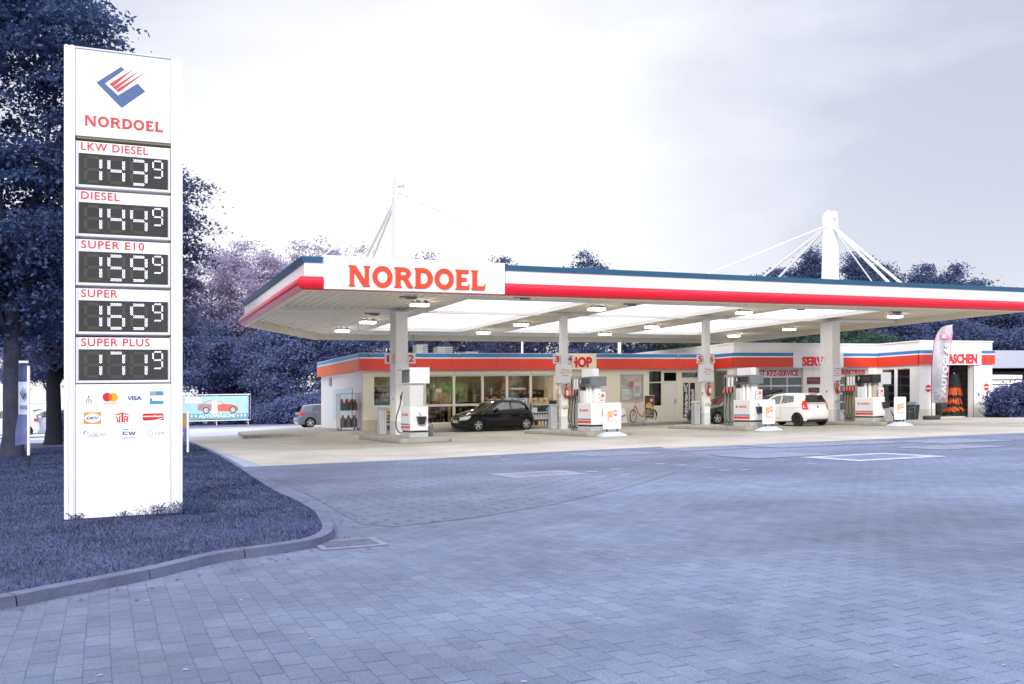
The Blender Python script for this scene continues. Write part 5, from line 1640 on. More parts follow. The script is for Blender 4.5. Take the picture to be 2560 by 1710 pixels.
SHD = mat("shelf_dark", (0.05, 0.045, 0.04), 0.5)
goods_shelf("dark snack shelf low behind the first lower shop window", ups[0][0] + 0.05, ups[0][0] + 0.85, SV + 0.5, 0.45, 5, 0.2, SHD)
goods_shelf("leaning dark sweets shelf behind the right half of the first lower window", ups[0][0] + 1.0, ups[0][1] - 0.02, SV + 0.7, 0.4, 3, 0.28, SHD)
goods_shelf("dark shelf of red packets behind the window over the black car's bonnet", ups[1][0] + 0.1, ups[1][1], SV + 0.6, 0.45, 4, 0.23, SHD)
goods_shelf("shelf of packets behind the window over the black car's windscreen", ups[2][0] + 0.05, ups[2][1], SV + 0.9, 0.5, 5, 0.24, SHD)
goods_shelf("shelf with yellow and red packs behind the window over the black car's roof", ups[3][0], ups[3][1], SV + 1.0, 0.5, 6, 0.24, SHD)
goods_shelf("shelf with pale packs behind the last window before the entrance", ups[4][0], ups[4][1], SV + 1.1, 0.5, 6, 0.24, SHD)
goods_shelf("shelf behind the window by the leftmost pump", first[0] + 0.1, first[1] - 0.3, SV + 0.8, 0.5, 7, 0.24, SHD)

# on the shop roof
def ac_unit(label, x0, x1, y0, v, dep):
    u0, z1 = vpx(x0, y0, v)
    u1, _ = vpx(x1, y0, v)
    t = bthing("air_conditioner", label, "air conditioner", (u0 + u1) / 2, v, ZSR + 0.03, group="air conditioners on the shop roof")
    pb(MB().box(u0, u1, v, v + dep, ZSR + 0.03, z1), "casing", SIGNW, t, bevel=0.02)
    mb = MB()
    um = u0 + (u1 - u0) * 0.52
    nx, nz = 4, max(1, int((z1 - ZSR) / 0.11))
    for i in range(nx):
        for k in range(nz):
            a = um + (u1 - um) * (i + 0.15) / nx
            b = um + (u1 - um) * (i + 0.85) / nx
            c = ZSR + 0.06 + (z1 - ZSR - 0.1) * (k + 0.15) / nz
            d = ZSR + 0.06 + (z1 - ZSR - 0.1) * (k + 0.8) / nz
            mb.box(a, b, v - 0.004, v - 0.0005, c, d)
    pb(mb, "grille", mat("ac_grille", (0.28, 0.29, 0.33), 0.5), t)
    mb = MB()
    for k in range(6):
        z = ZSR + 0.08 + (z1 - ZSR - 0.12) * k / 6
        mb.box(u0 + 0.04, um - 0.04, v - 0.006, v - 0.0005, z, z + 0.015)
    pb(mb, "louvre", LIGHTGREY, t)
ac_unit("tall white air conditioner on the shop roof nearest plate 2", 1041.5, 1070, 861, 17.5, 0.6)
ac_unit("middle white air conditioner on the shop roof behind the drain pipe", 1093.5, 1132, 866.5, 17.8, 0.7)
ac_unit("lowest white roof box on the shop, mostly hidden by the edge", 1164.5, 1196, 879, 18.0, 0.6)
def security_camera(label, x, y, v):
    u, z = vpx(x, y, v)
    t = bthing("security_camera", label, "camera", u, v, z, group="security cameras on the shop band")
    pb(MB().box(u - 0.05, u + 0.05, v + 0.0, v + 0.02, z - 0.05, z + 0.05), "mount", mat("camera_beige", (0.50, 0.42, 0.27), 0.5), t)
    pb(MB().cyl((u, v, z), (u - 0.03, v - 0.12, z - 0.03), 0.045, n=10), "housing", mat("camera_beige", (0.50, 0.42, 0.27), 0.5), t, smooth=40)
    pb(MB().cyl((u - 0.03, v - 0.121, z - 0.031), (u - 0.032, v - 0.135, z - 0.034), 0.035, n=10), "lens", DARK, t)
security_camera("small beige camera on the shop band near its left corner", 927, 888, SV - FD - 0.02)
security_camera("small beige camera on the shop band above the middle of the glazing", 1147, 888.5, SV - FD - 0.02)
security_camera("small beige camera on the shop band above the toilet doors", 1696, 891, SV - FD - 0.02)

# ---- the service building
GV, GU0, GU1, GTOP = 13.2, 25.18, 35.16, 4.25
svc = bthing("service_building", "white car service building with two garage doors and a SERVICE sign", "building", GU0, GV)
g1 = rect_v(1897, 923, 2008, 1052, GV)
g2 = rect_v(2060, 923, 2171, 1050, GV)
g1, g2 = (g1[0] - 0.75, g1[1], -0.02, 2.90), (g2[0], g2[1], -0.02, 2.90)
mb = wall_v(MB(), GU0, GU1, -0.05, GTOP - 0.08, GV, 0.3, [g1, g2])
sd = rect_u(1788, 926, 1818, 1003, GU0)
wall_u(mb, GV + 0.3, 26.5, -0.05, GTOP - 0.08, GU0, 0.3, [])
WU = GU1
wv0 = 10.2
w1, w2 = rect_u(2202, 923, 2235, 1020, WU), rect_u(2239, 921, 2274, 1045, WU)
mb.box(GU0, WU + 6, 26.5, 26.8, -0.05, GTOP - 0.08)
pb(mb, "wall", WALLW, svc)
pb(MB().box(GU0 - 0.04, GU1 - 0.002, GV - 0.05, 26.8, GTOP - 0.08, GTOP), "coping", WHITE, svc)
pb(MB().box(GU0 + 0.1, GU1 - 0.1, GV + 0.1, 26.6, GTOP - 0.3, GTOP - 0.25), "roof", mat("roof_grey", (0.3, 0.3, 0.32), 0.9, var=0.15), svc)
# shaded return wall carries the band too
for z0, z1, m, nm in ((3.53, 3.70, BANDBLUE, "blue_band"), (3.46, 3.528, SIGNW, "white_band"), (2.93, 3.458, REDORANGE, "red_band")):
    pb(MB().box(GU0 - 0.10, GU0 - 0.003, GV - 0.10 + 0.001, SV - FD - 0.01, z0, z1), nm, m, svc)
    us = vpx(1983, 900, GV - 0.10)[0]
    ue = vpx(2108, 900, GV - 0.10)[0]
    pb(MB().box(GU0 - 0.10, us, GV - 0.10, GV - 0.003, z0, z1), nm, m, svc)
    pb(MB().box(ue, GU1 - 0.1, GV - 0.10, GV - 0.003, z0, z1), nm, m, svc)
sgn = pb(MB().box(us + 0.004, ue - 0.004, GV - 0.12, GV - 0.004, 2.90, 3.74), "service_sign", SIGNW, svc)
a, b = vpx(2005, 917, GV - 0.12), vpx(2092, 917, GV - 0.12)
zt2, zb2 = vpx(2025, 891.5, GV - 0.12)[1], vpx(2025, 915.5, GV - 0.12)[1]
pb(text_mb("SERVICE", FV(a[0], GV - 0.12, zb2), b[0] - a[0], zt2 - zb2, bold=0.048, depth=0.02), "lettering", mat("sign_letter_red", (0.75, 0.03, 0.03), 0.4), sgn)
d = pb(MB().box(GU0 - 0.015, GU0 - 0.002, sd[0], sd[1], sd[2], sd[3]), "side_door", mat("side_door_grey", (0.10, 0.105, 0.10), 0.4, var=0.15), svc)
pb(MB().box(GU0 - 0.03, GU0 - 0.016, sd[0] - 0.03, sd[0] + 0.05, sd[2], sd[3]).box(GU0 - 0.03, GU0 - 0.016, sd[1] - 0.05, sd[1] + 0.03, sd[2], sd[3]).box(GU0 - 0.03, GU0 - 0.016, sd[0] + 0.05, sd[1] - 0.05, sd[3] - 0.08, sd[3]), "frame", mat("frame_olive", (0.30, 0.29, 0.22), 0.5), d)
DOORPANEL = mat("sectional_white", (0.70, 0.71, 0.76), 0.4, var=0.03)
DOORPANE = mat("sectional_pane", (0.15, 0.19, 0.20), 0.12, var=0.1)
def garage_door(q, bars, txt, tx0, tx1, ty0, ty1):
    dv = GV + 0.16
    dr = pb(MB().box(q[0], q[1], dv, dv + 0.05, q[2], q[3]), "garage_door", DOORPANEL, svc)
    rows = [(944, 962.5), (966.5, 984.5), (988.5, 1006.5), (1010.5, 1028)]
    for (ya, yb) in rows:
        z1, z0 = vpx(1950, ya, dv)[1], vpx(1950, yb, dv)[1]
        for i in range(len(bars) - 1):
            pb(MB().box(bars[i] + 0.04, bars[i + 1] - 0.04, dv - 0.006, dv - 0.001, z0, z1), "pane", DOORPANE, dr)
    za, zb = vpx((tx0 + tx1) / 2, ty1, dv)[1], vpx((tx0 + tx1) / 2, ty0, dv)[1]
    ua, ub = vpx(tx0, ty1, dv)[0], vpx(tx1, ty1, dv)[0]
    pb(text_mb(txt, FV(ua, dv - 0.001, za), ub - ua, zb - za, bold=0.045, depth=0.004), "lettering", LETRED, dr)
    pb(MB().box(q[0], q[1], GV + 0.02, GV + 0.12, q[3] - 0.12, q[3] - 0.004), "lintel", MIDGREY, dr)
    return dr
bu = [vpx(x, 960, GV + 0.16)[0] for x in (1889, 1927.5, 1967.8, 2007)]
garage_door(g1, [g1[0] + 0.1] + bu[1:], "GT KFZ-SERVICE", 1894, 1996, 925.5, 940.5)
bu2 = [g2[0] + (g2[1] - g2[0]) * k / 3 for k in range(4)]
garage_door(g2, bu2, "MEISTERBETRIEB", 2062, 2163, 923.5, 937)
# pier that hides the start of the garage lettering
pw = vpx(1896.5, 950, GV)[0]
pb(MB().box(g1[0] - 0.02, pw, GV - 0.03, GV + 0.14, -0.02, 2.9), "pier", WALLW, svc)
# entrance notices
e1 = rect_v(2017, 943, 2050, 960, GV)
nt = pb(MB().box(e1[0], e1[1], GV - 0.02, GV - 0.002, e1[2], e1[3]), "entrance_sign", mat("sign_slate", (0.06, 0.065, 0.07), 0.4), svc)
pb(text_mb("Eingang", FV(e1[0] + 0.05, GV - 0.02, e1[2] + 0.10), (e1[1] - e1[0]) * 0.86, (e1[3] - e1[2]) * 0.55, bold=0.03, depth=0.004), "lettering", mat("sign_bright_red", (0.72, 0.04, 0.06), 0.4), nt)
e2 = rect_v(2021, 969, 2048, 982, GV)
nt = pb(MB().box(e2[0], e2[1], GV - 0.02, GV - 0.002, e2[2], e2[3]), "entrance_sign", mat("sign_slate", (0.06, 0.065, 0.07), 0.4), svc)
pb(MB().box(e2[0] + 0.17, e2[1] - 0.17, GV - 0.024, GV - 0.02, e2[2] + 0.08, e2[2] + 0.13).box(e2[0] + 0.2, e2[1] - 0.2, GV - 0.024, GV - 0.02, e2[2] + 0.16, e2[2] + 0.20), "notice_lines", mat("sign_dim_red", (0.45, 0.03, 0.05), 0.5), nt)
ta = vpx(2029, 930, GV)
pb(text_mb("Tel.", FV(ta[0], GV - 0.002, ta[1]), 0.16, 0.12, bold=0.0, depth=0.003), "lettering", mat("tel_pink", (0.80, 0.42, 0.45), 0.5), svc)
# dark poster with a magenta house
q = rect_v(1858, 946, 1894.5, 993, GV - 0.02)
ps = pb(MB().box(q[0], q[1], GV - 0.05, GV - 0.032, q[2] - 0.3, q[3]), "advert_panel", mat("advert_slate", (0.14, 0.145, 0.16), 0.35, var=0.25, scale=1.5), svc)
mb = MB()
f = FV(q[0], GV - 0.05, q[2])
W_, H_ = q[1] - q[0], q[3] - q[2]
flat_poly(mb, f, [(0.22 * W_, 0.62 * H_), (0.98 * W_, 0.62 * H_), (0.98 * W_, 0.72 * H_), (0.8 * W_, 0.73 * H_), (0.5 * W_, 0.96 * H_), (0.22 * W_, 0.88 * H_)], 0.003)
pb(mb, "magenta_motif", mat("magenta", (0.80, 0.02, 0.30), 0.4), ps)
pb(text_mb("RS", FV(q[0] + 0.27 * W_, GV - 0.053, q[2] + 0.76 * H_), 0.22 * W_, 0.13 * H_, bold=0.03, depth=0.003), "lettering", SIGNW, ps)
mb = MB()
for k, (x0, x1, zz) in enumerate(((0.3, 0.9, 0.655), (0.22, 0.8, 0.42), (0.22, 0.95, 0.25), (0.22, 0.85, 0.07))):
    mb.box(q[0] + x0 * W_, q[0] + x1 * W_, GV - 0.055, GV - 0.0505 - (0.0025 if k == 0 else 0), q[2] + zz * H_, q[2] + (zz + 0.04) * H_)
pb(mb, "text_lines", SIGNW, ps)

# ---- the car wash hall
HV, HU0, HU1 = 10.2, 35.18, 40.72
wash = bthing("car_wash_hall", "white car wash hall with open portal and WASCHEN sign", "building", HU0, HV)
po_ = rect_v(2338, 917, 2433, 1043, HV)
po_ = (po_[0], po_[1], -0.06, 2.93)
mb = wall_v(MB(), HU0, HU1, -0.05, GTOP - 0.08, HV, 0.35, [po_])
wall_u(mb, HV + 0.35, GV + 0.02, -0.05, GTOP - 0.08, HU0, 0.3, [w1, w2])
mb.box(HU1 - 0.3, HU1, HV + 0.35, 20.0, -0.05, GTOP - 0.08)
pb(mb, "wall", WALLW, wash)
pb(MB().box(HU0 - 0.04, HU1 + 0.04, HV - 0.05, 20.2, GTOP - 0.08, GTOP - 0.002), "coping", WHITE, wash)
pb(MB().box(po_[1] - 0.0, po_[1] + 0.06, HV - 0.006, HV - 0.001, 0.0, 2.93), "portal_edge", mat("portal_green", (0.10, 0.28, 0.18), 0.5), wash)
for i, w_ in enumerate((w1, w2)):
    mb = MB()
    fw = 0.05
    mb.box(HU0 + 0.05, HU0 + 0.12, w_[0], w_[0] + fw, w_[2], w_[3]).box(HU0 + 0.05, HU0 + 0.12, w_[1] - fw, w_[1], w_[2], w_[3]).box(HU0 + 0.05, HU0 + 0.12, w_[0] + fw, w_[1] - fw, w_[2], w_[2] + fw).box(HU0 + 0.05, HU0 + 0.12, w_[0] + fw, w_[1] - fw, w_[3] - fw, w_[3])
    fr = pb(mb, "window_frame", WHITE, wash)
    pn = pb(MB().box(HU0 + 0.08, HU0 + 0.09, w_[0] + fw, w_[1] - fw, w_[2] + fw, w_[3] - fw), "pane", mat_glass("wash_glass", (0.30, 0.32, 0.32), 0.04), fr)
    mb = MB()
    for k in range(1, 6):
        z = w_[2] + (w_[3] - w_[2]) * k / 6
        mb.box(HU0 + 0.10, HU0 + 0.13, w_[0] + fw, w_[1] - fw, z - 0.03, z + 0.03)
    pb(mb, "inner_rail", LIGHTGREY, fr)
pb(MB().box(HU0 + 0.32, HU0 + 0.9, w2[0] + 0.0, w2[1] + 0.3, 0.1, 2.9), "red_cabinet", mat("wash_red_cabinet", (0.50, 0.03, 0.05), 0.4, var=0.2), wash)
for z0, z1, m, nm in ((3.53, 3.70, BANDBLUE, "blue_band"), (3.46, 3.528, SIGNW, "white_band"), (2.93, 3.458, REDORANGE, "red_band")):
    pb(MB().box(HU0 - 0.10, HU0 - 0.003, HV - 0.10 + 0.001, GV - 0.11, z0, z1), nm, m, wash)
    us = vpx(2330, 900, HV - 0.10)[0]
    ue = vpx(2452.5, 900, HV - 0.10)[0]
    pb(MB().box(HU0 - 0.10, us, HV - 0.10, HV - 0.003, z0, z1), nm, m, wash)
    pb(MB().box(ue, HU1 + 0.10, HV - 0.10, HV - 0.003, z0, z1), nm, m, wash)
    pb(MB().box(HU1 + 0.003, HU1 + 0.10, HV - 0.002, 19.9, z0, z1), nm, m, wash)
sgn = pb(MB().box(us + 0.004, ue - 0.004, HV - 0.13, HV - 0.004, 2.90, 3.74), "wash_sign", SIGNW, wash)
a, b = vpx(2369, 909, HV - 0.13), vpx(2442.5, 909, HV - 0.13)
zt2, zb2 = vpx(2410, 884.5, HV - 0.13)[1], vpx(2410, 909.5, HV - 0.13)[1]
Lw = (b[0] - a[0])
pb(text_mb("WASCHEN", FV(a[0] - Lw * 0.27, HV - 0.13, zb2), Lw * 1.27, zt2 - zb2, bold=0.05, depth=0.02), "lettering", mat("sign_letter_red", (0.75, 0.03, 0.03), 0.4), sgn)
pb(MB().box(HU0 - 0.004, po_[0], HV - 0.004, HV - 0.001, 0.0, 0.5).box(po_[1] + 0.06, HU1, HV - 0.004, HV - 0.001, 0.0, 0.5), "painted_foot", mat("foot_cream", (0.66, 0.64, 0.54), 0.7), wash)
def tile_nodes(t, p):
    tc = _n(t, 'ShaderNodeTexCoord')
    mp = _n(t, 'ShaderNodeMapping')
    mp.inputs['Rotation'].default_value = (R(90), 0, R(90))
    br = _n(t, 'ShaderNodeTexBrick', offset=0.0, ins={'Scale': 1.0, 'Brick Width': 0.3, 'Row Height': 0.3, 'Mortar Size': 0.012})
    br.inputs['Color1'].default_value = (0.42, 0.42, 0.43, 1)
    br.inputs['Color2'].default_value = (0.38, 0.385, 0.40, 1)
    br.inputs['Mortar'].default_value = (0.10, 0.10, 0.11, 1)
    sx = _n(t, 'ShaderNodeSeparateXYZ')
    cb = _n(t, 'ShaderNodeCombineXYZ')
    t.links.new(tc.outputs['Object'], sx.inputs[0])
    t.links.new(sx.outputs['Y'], cb.inputs['X'])
    t.links.new(sx.outputs['Z'], cb.inputs['Y'])
    t.links.new(cb.outputs[0], br.inputs['Vector'])
    t.links.new(br.outputs['Color'], p.inputs['Base Color'])
    p.inputs['Roughness'].default_value = 0.3
TILE = node_mat("wash_tiles", tile_nodes)
pb(MB().box(HU1 - 0.33, HU1 - 0.302, HV + 0.36, 19.9, 0.0, 3.3), "tiled_wall", TILE, wash)
pb(MB().box(HU0 + 0.31, HU0 + 0.33, GV + 0.3, 19.9, 0.0, 3.3), "tiled_wall", TILE, wash)
pb(MB().box(HU0, HU1, 19.9, 20.0, -0.05, GTOP - 0.1), "back_wall", mat("wash_back", (0.16, 0.16, 0.18), 0.7), wash)
pb(MB().box(HU0 + 0.3, HU1 - 0.35, HV + 0.36, 19.9, 3.35, 3.4), "inner_ceiling", mat("wash_ceiling", (0.10, 0.10, 0.11), 0.8), wash)
# washing machine gantry with brush
gy = HV + 0.9
gan = bthing("wash_gantry", "red washing gantry standing inside the portal, partly hidden by the beach flag", "car wash machine", po_[0] + 0.4, gy)
pb(MB().box(po_[0] - 0.1, po_[0] + 0.75, gy, gy + 0.9, 0.05, 2.6), "upright", mat("gantry_red", (0.48, 0.02, 0.035), 0.35, var=0.15), gan, bevel=0.03)
pb(MB().box(po_[0] + 0.75, po_[1] - 0.5, gy + 0.2, gy + 0.8, 2.55, 2.86), "crossbeam", mat("gantry_beam", (0.30, 0.20, 0.19), 0.5), gan, bevel=0.02)
pb(MB().tube(smooth_line3([(po_[0] + 0.9, gy + 0.1, 2.6), (po_[0] + 1.4, gy + 0.05, 2.45), (po_[1] - 0.7, gy + 0.05, 2.5), (po_[1] - 0.5, gy + 0.05, 2.85)]), 0.06, 8), "hose_loop", RUBBER, gan)
pb(MB().lathe([(0.26, 0), (0.26, 0.12)], (po_[0] + 0.25, gy - 0.02, 0.62), 18, 'y'), "drive_wheel", RUBBER, gan)
bx = (rect_v(2366, 940, 2403, 1036, HV + 0.8))
bc = (bx[0] + bx[1]) / 2
br = bthing("wash_brush", "tall orange and black car wash brush hanging in the portal", "brush", bc, HV + 0.8)
pb(MB().cyl((bc, HV + 0.8, 0.05), (bc, HV + 0.8, 2.5), 0.06), "shaft", STEEL, br)
bands = [(1.75, 2.42, 0.30, 0.38, 0), (1.28, 1.78, 0.40, 0.42, 1), (1.10, 1.30, 0.42, 0.40, 0), (0.78, 1.13, 0.42, 0.43, 1), (0.58, 0.80, 0.43, 0.40, 0), (0.36, 0.62, 0.44, 0.58, 1), (0.12, 0.40, 0.58, 0.64, 0)]
BRM = [mat("bristle_black", (0.012, 0.02, 0.02), 0.8, var=0.3, scale=6), mat("bristle_orange", (0.52, 0.085, 0.015), 0.7, var=0.35, scale=6)]
for z0, z1, r0, r1, k in bands:      # rows of drooping bristle strips
    mb = MB()
    n = 46
    for i in range(n):
        a = 2 * math.pi * i / n + random.uniform(-0.06, 0.06)
        rr = random.uniform(0.82, 1.06)
        ca, sa = math.cos(a), math.sin(a)
        w = 0.035
        zb = z0 - random.uniform(-0.03, 0.10)
        up = (bc + ca * r0 * 0.72 * rr, HV + 0.8 + sa * r0 * 0.72 * rr, z1)
        lo = (bc + ca * r1 * rr, HV + 0.8 + sa * r1 * rr, zb)
        mb.hexa([(lo[0] - sa * w, lo[1] + ca * w, lo[2]), (lo[0] + sa * w, lo[1] - ca * w, lo[2]), (lo[0] + sa * w - ca * 0.03, lo[1] - ca * w - sa * 0.03, lo[2]), (lo[0] - sa * w - ca * 0.03, lo[1] + ca * w - sa * 0.03, lo[2])],
                [(up[0] - sa * w, up[1] + ca * w, up[2]), (up[0] + sa * w, up[1] - ca * w, up[2]), (up[0] + sa * w - ca * 0.03, up[1] - ca * w - sa * 0.03, up[2]), (up[0] - sa * w - ca * 0.03, up[1] + ca * w - sa * 0.03, up[2])])
    pb(mb, "bristles", BRM[k], br)
# no-entry signs
for (x, y), lab in (((2320.5, 971), "red no entry sign on the wash hall wall, left of the beach flag"), ((2465.5, 967.5), "red no entry sign on the right pier of the wash hall")):
    u, z = vpx(x, y, HV)
    t = bthing("no_entry_sign", lab, "sign", u, HV, z, group="no entry signs on the wash hall")
    mb = MB()
    flat_poly(mb, FV(u, HV - 0.012, z), disc_pts(0, 0, 0.20, 0.20, 28), 0.01)
    pb(mb, "disc", mat("sign_red", (0.68, 0.04, 0.03), 0.4), t)
    mb = MB()
    flat_poly(mb, FV(u, HV - 0.022, z), [(-0.17, -0.035), (0.17, -0.035), (0.17, 0.035), (-0.17, 0.035)], 0.003)
    pb(mb, "bar", SIGNW, t)

# ---- neighbouring buildings at the right edge
nb = bthing("neighbour_building", "grey flat roofed building beyond the wash hall's right corner", "building", 46, 18)
pb(MB().box(42.6, 62, 16, 17, 2.95, 4.1), "roof_edge", mat("neighbour_grey", (0.42, 0.44, 0.53), 0.6, var=0.05), nb)
pb(MB().box(42.6, 62, 17, 30, 3.95, 4.05), "roof", mat("roof_grey", (0.3, 0.3, 0.32), 0.9, var=0.15), nb)
pb(MB().box(42.8, 43.1, 17.2, 17.5, 0, 2.95).box(48.8, 49.1, 17.2, 17.5, 0, 2.95), "post", MIDGREY, nb)
pb(MB().box(42.6, 62, 22, 22.2, 0, 2.9), "back_wall", mat("neighbour_wall", (0.05, 0.055, 0.09), 0.8), nb)
nw = bthing("vacuum_shelter", "low white slatted shelter between the wash hall and the bush", "shelter", 44.5, 14.5)
mb = MB()
mb.hexa([(42.0, 13.6, 2.15), (47.5, 13.6, 2.15), (47.5, 15.6, 2.3), (42.0, 15.6, 2.3)], [(42.0, 13.6, 2.4), (47.5, 13.6, 2.4), (47.5, 15.6, 2.5), (42.0, 15.6, 2.5)])
pb(mb, "roof", SIGNW, nw)
mb = MB()
for k in range(3):
    mb.box(42.0, 47.5, 13.62, 13.66, 1.3 + k * 0.28, 1.52 + k * 0.28)
pb(mb, "panel", SIGNW, nw)
mb = MB()
for k in range(7):
    mb.box(42.05 + 0.42 * k, 42.2 + 0.42 * k, 13.6, 13.7, 0.0, 1.3)
pb(mb, "slat", SIGNW, nw)
pb(MB().box(42.0, 60, 12.6, 13.2, 0, 0.14), "plinth", mat("plinth_blue", (0.16, 0.19, 0.30), 0.8), nw)
# ------------------------------------------------------------------ cars
def crom(P, n, closed=False):
    out = []
    N = len(P)
    for i in range(N if closed else N - 1):
        g = lambda k: P[k % N] if closed else P[min(max(k, 0), N - 1)]
        p0, p1, p2, p3 = g(i - 1), g(i), g(i + 1), g(i + 2)
        for k in range(n):
            t = k / n
            out.append(tuple(0.5 * (2 * p1[j] + (p2[j] - p0[j]) * t + (2 * p0[j] - 5 * p1[j] + 4 * p2[j] - p3[j]) * t * t + (3 * p1[j] - p0[j] - 3 * p2[j] + p3[j]) * t ** 3) for j in range(2)))
    if not closed:
        out.append(tuple(P[-1]))
    return out
def build_car(name, label, u, v, rot, sil, L, W, belt, paint, windows, ws, rw, wheels, wr, rim_kind, head, tail, z=0.0, group=None, seams=(), extra=None, tumble=0.30, seats=True, cladding=None):
    t = thing(name, label, "car", u, v, z, rot, group)
    top = np.array(crom(sil, 10))
    bot = np.array([[sil[-1][0] - 0.06, sil[-1][1] - 0.03], [sil[0][0] + 0.06, sil[0][1] - 0.03]])
    loop = np.vstack([top, bot, top[:1]])
    seg = np.hypot(*np.diff(loop, axis=0).T)
    s = np.concatenate([[0], np.cumsum(seg)])
    NS = 380
    q = np.linspace(0, s[-1], NS, endpoint=False)
    C = np.stack([np.interp(q, s, loop[:, 0]), np.interp(q, s, loop[:, 1])], 1)
    T = np.roll(C, -1, 0) - np.roll(C, 1, 0)
    T /= np.hypot(*T.T)[:, None]
    Hh = W / 2
    zm = 0.55
    M = np.stack([np.clip(C[:, 0], 0.75, L - 0.75), np.full(NS, zm)], 1)
    D = M - C
    D /= np.maximum(np.hypot(*D.T), 1e-6)[:, None]
    nx = np.abs(T[:, 1])
    nx = np.convolve(np.r_[nx[-8:], nx, nx[:8]], np.ones(17) / 17, 'valid')
    under = (C[:, 1] < 0.24)
    r = 0.07 + 0.12 * nx
    ry = 0.15 + 0.22 * nx
    r[under] = 0.05
    ry[under] = 0.10
    xf, xr = 0.85, L - 0.75
    def half(x, z):
        h = np.full_like(x, Hh)
        h = h - 0.14 * np.clip((xf - x) / xf, 0, 1) ** 2.2 - 0.09 * np.clip((x - xr) / (L - xr), 0, 1) ** 2.2
        h = h - tumble * np.clip(z - belt, 0, 2) - 0.10 * np.clip(0.42 - z, 0, 1) - 0.012 * np.clip((z - 0.62) / 0.3, -1, 1) ** 2
        h = h + 0.012 * np.exp(-((z - belt + 0.10) / 0.04) ** 2)
        return h
    DD = C + D * r[:, None]
    hD = half(DD[:, 0], DD[:, 1])
    cols = []
    n1, n2, n3 = 9, 8, 38
    for k in range(n1):
        cols.append((C[:, 0], (hD - ry) * k / (n1 - 1), C[:, 1]))
    for k in range(1, n2 + 1):
        a = math.pi / 2 * k / n2
        P = C + D * (r * (1 - math.cos(a)))[:, None]
        cols.append((P[:, 0], hD - ry + ry * math.sin(a), P[:, 1]))
    for k in range(1, n3 + 1):
        P = DD + (M - DD) * (k / n3)
        cols.append((P[:, 0], half(P[:, 0], P[:, 1]), P[:, 1]))
    V = np.stack([np.stack(c, 1) for c in cols], 1)          # NS, K, 3
    K = V.shape[1]
    V[:, :, 0] -= L / 2
    allV = np.concatenate([V, V * np.array([1, -1, 1])], 0).reshape(-1, 3)
    i, j = np.meshgrid(np.arange(NS), np.arange(K - 1), indexing='ij')
    i2 = (i + 1) % NS
    F1 = np.stack([i * K + j, i2 * K + j, i2 * K + j + 1, i * K + j + 1], -1).reshape(-1, 4)
    F2 = F1[:, ::-1] + NS * K
    F = np.vstack([F1, F2])
    jj = np.concatenate([j.ravel(), j.ravel()])
    cen = allV[F].mean(1)
    x, y, zz = cen[:, 0] + L / 2, np.abs(cen[:, 1]), cen[:, 2]
    cls = np.zeros(len(F), int)
    names = ["body"]
    mats = [paint]
    def add(nm, m, mask):
        if mask.any():
            names.append(nm)
            mats.append(m)
            cls[mask] = len(names) - 1
    side = jj >= n1 + 2
    for poly in windows:
        msk = in_poly(poly, x, zz) & side
        for sgn in (1, -1):
            add("side_window", CARGLASS, msk & (np.sign(cen[:, 1]) == sgn))
    hx = half(x, zz)
    strip = jj < n1 + 3
    if ws:
        add("windscreen", CARGLASS, strip & (x > ws[0]) & (x < ws[1]) & (zz > belt - 0.08) & (y < hx - 0.10))
    if rw:
        add("rear_window", CARGLASS, strip & (x > rw[0]) & (zz > rw[1]) & (zz < rw[2]) & (y < hx - rw[3]))
    for nm, m, fn in extra or ():
        add(nm, m, fn(x, y, zz, strip, side))
    if head:
        for sgn in (1, -1):
            add("headlight", mat("headlight", (0.78, 0.80, 0.80), 0.15, coat=1.0), in_poly(head[0], x, zz) & (y > head[1]) & (np.sign(cen[:, 1]) == sgn))
    if tail:
        for sgn in (1, -1):
            add("tail_light", mat("tail_light", (0.62, 0.02, 0.015), 0.2, coat=0.8), in_poly(tail[0], x, zz) & (y > tail[1]) & (np.sign(cen[:, 1]) == sgn))
    gone = np.zeros(len(F), bool)
    for wx in wheels:
        d = np.hypot(x - wx, zz - wr)
        gone |= (d < wr * 1.14) & (y > Hh - 0.34)
        if cladding:
            for sgn in (1, -1):
                add("arch_trim", cladding, (d < wr * 1.30) & (d >= wr * 1.14) & side & (zz > 0.2) & (np.sign(cen[:, 1]) == sgn))
    cls[gone] = -1
    for k, (nm, m) in enumerate(zip(names, mats)):
        f = F[cls == k]
        if not len(f):
            continue
        uq, inv = np.unique(f.ravel(), return_inverse=True)
        me = bpy.data.meshes.new(nm)
        me.from_pydata(allV[uq].tolist(), [], inv.reshape(-1, 4).tolist())
        me.materials.append(m)
        me.polygons.foreach_set('use_smooth', [True] * len(me.polygons))
        o = bpy.data.objects.new(nm, me)
        COL.objects.link(o)
        o.parent = t
        if k == 0:
            body = o
    # what lies inside and below
    cx = -L / 2
    MB().box(cx + 0.3, cx + L - 0.3, -Hh + 0.3, Hh - 0.3, 0.17, 0.5).box(cx + 0.8, cx + L - 0.55, -Hh + 0.16, Hh - 0.16, 0.36, belt - 0.12).build("cabin_floor", DARK, t, smooth=0)
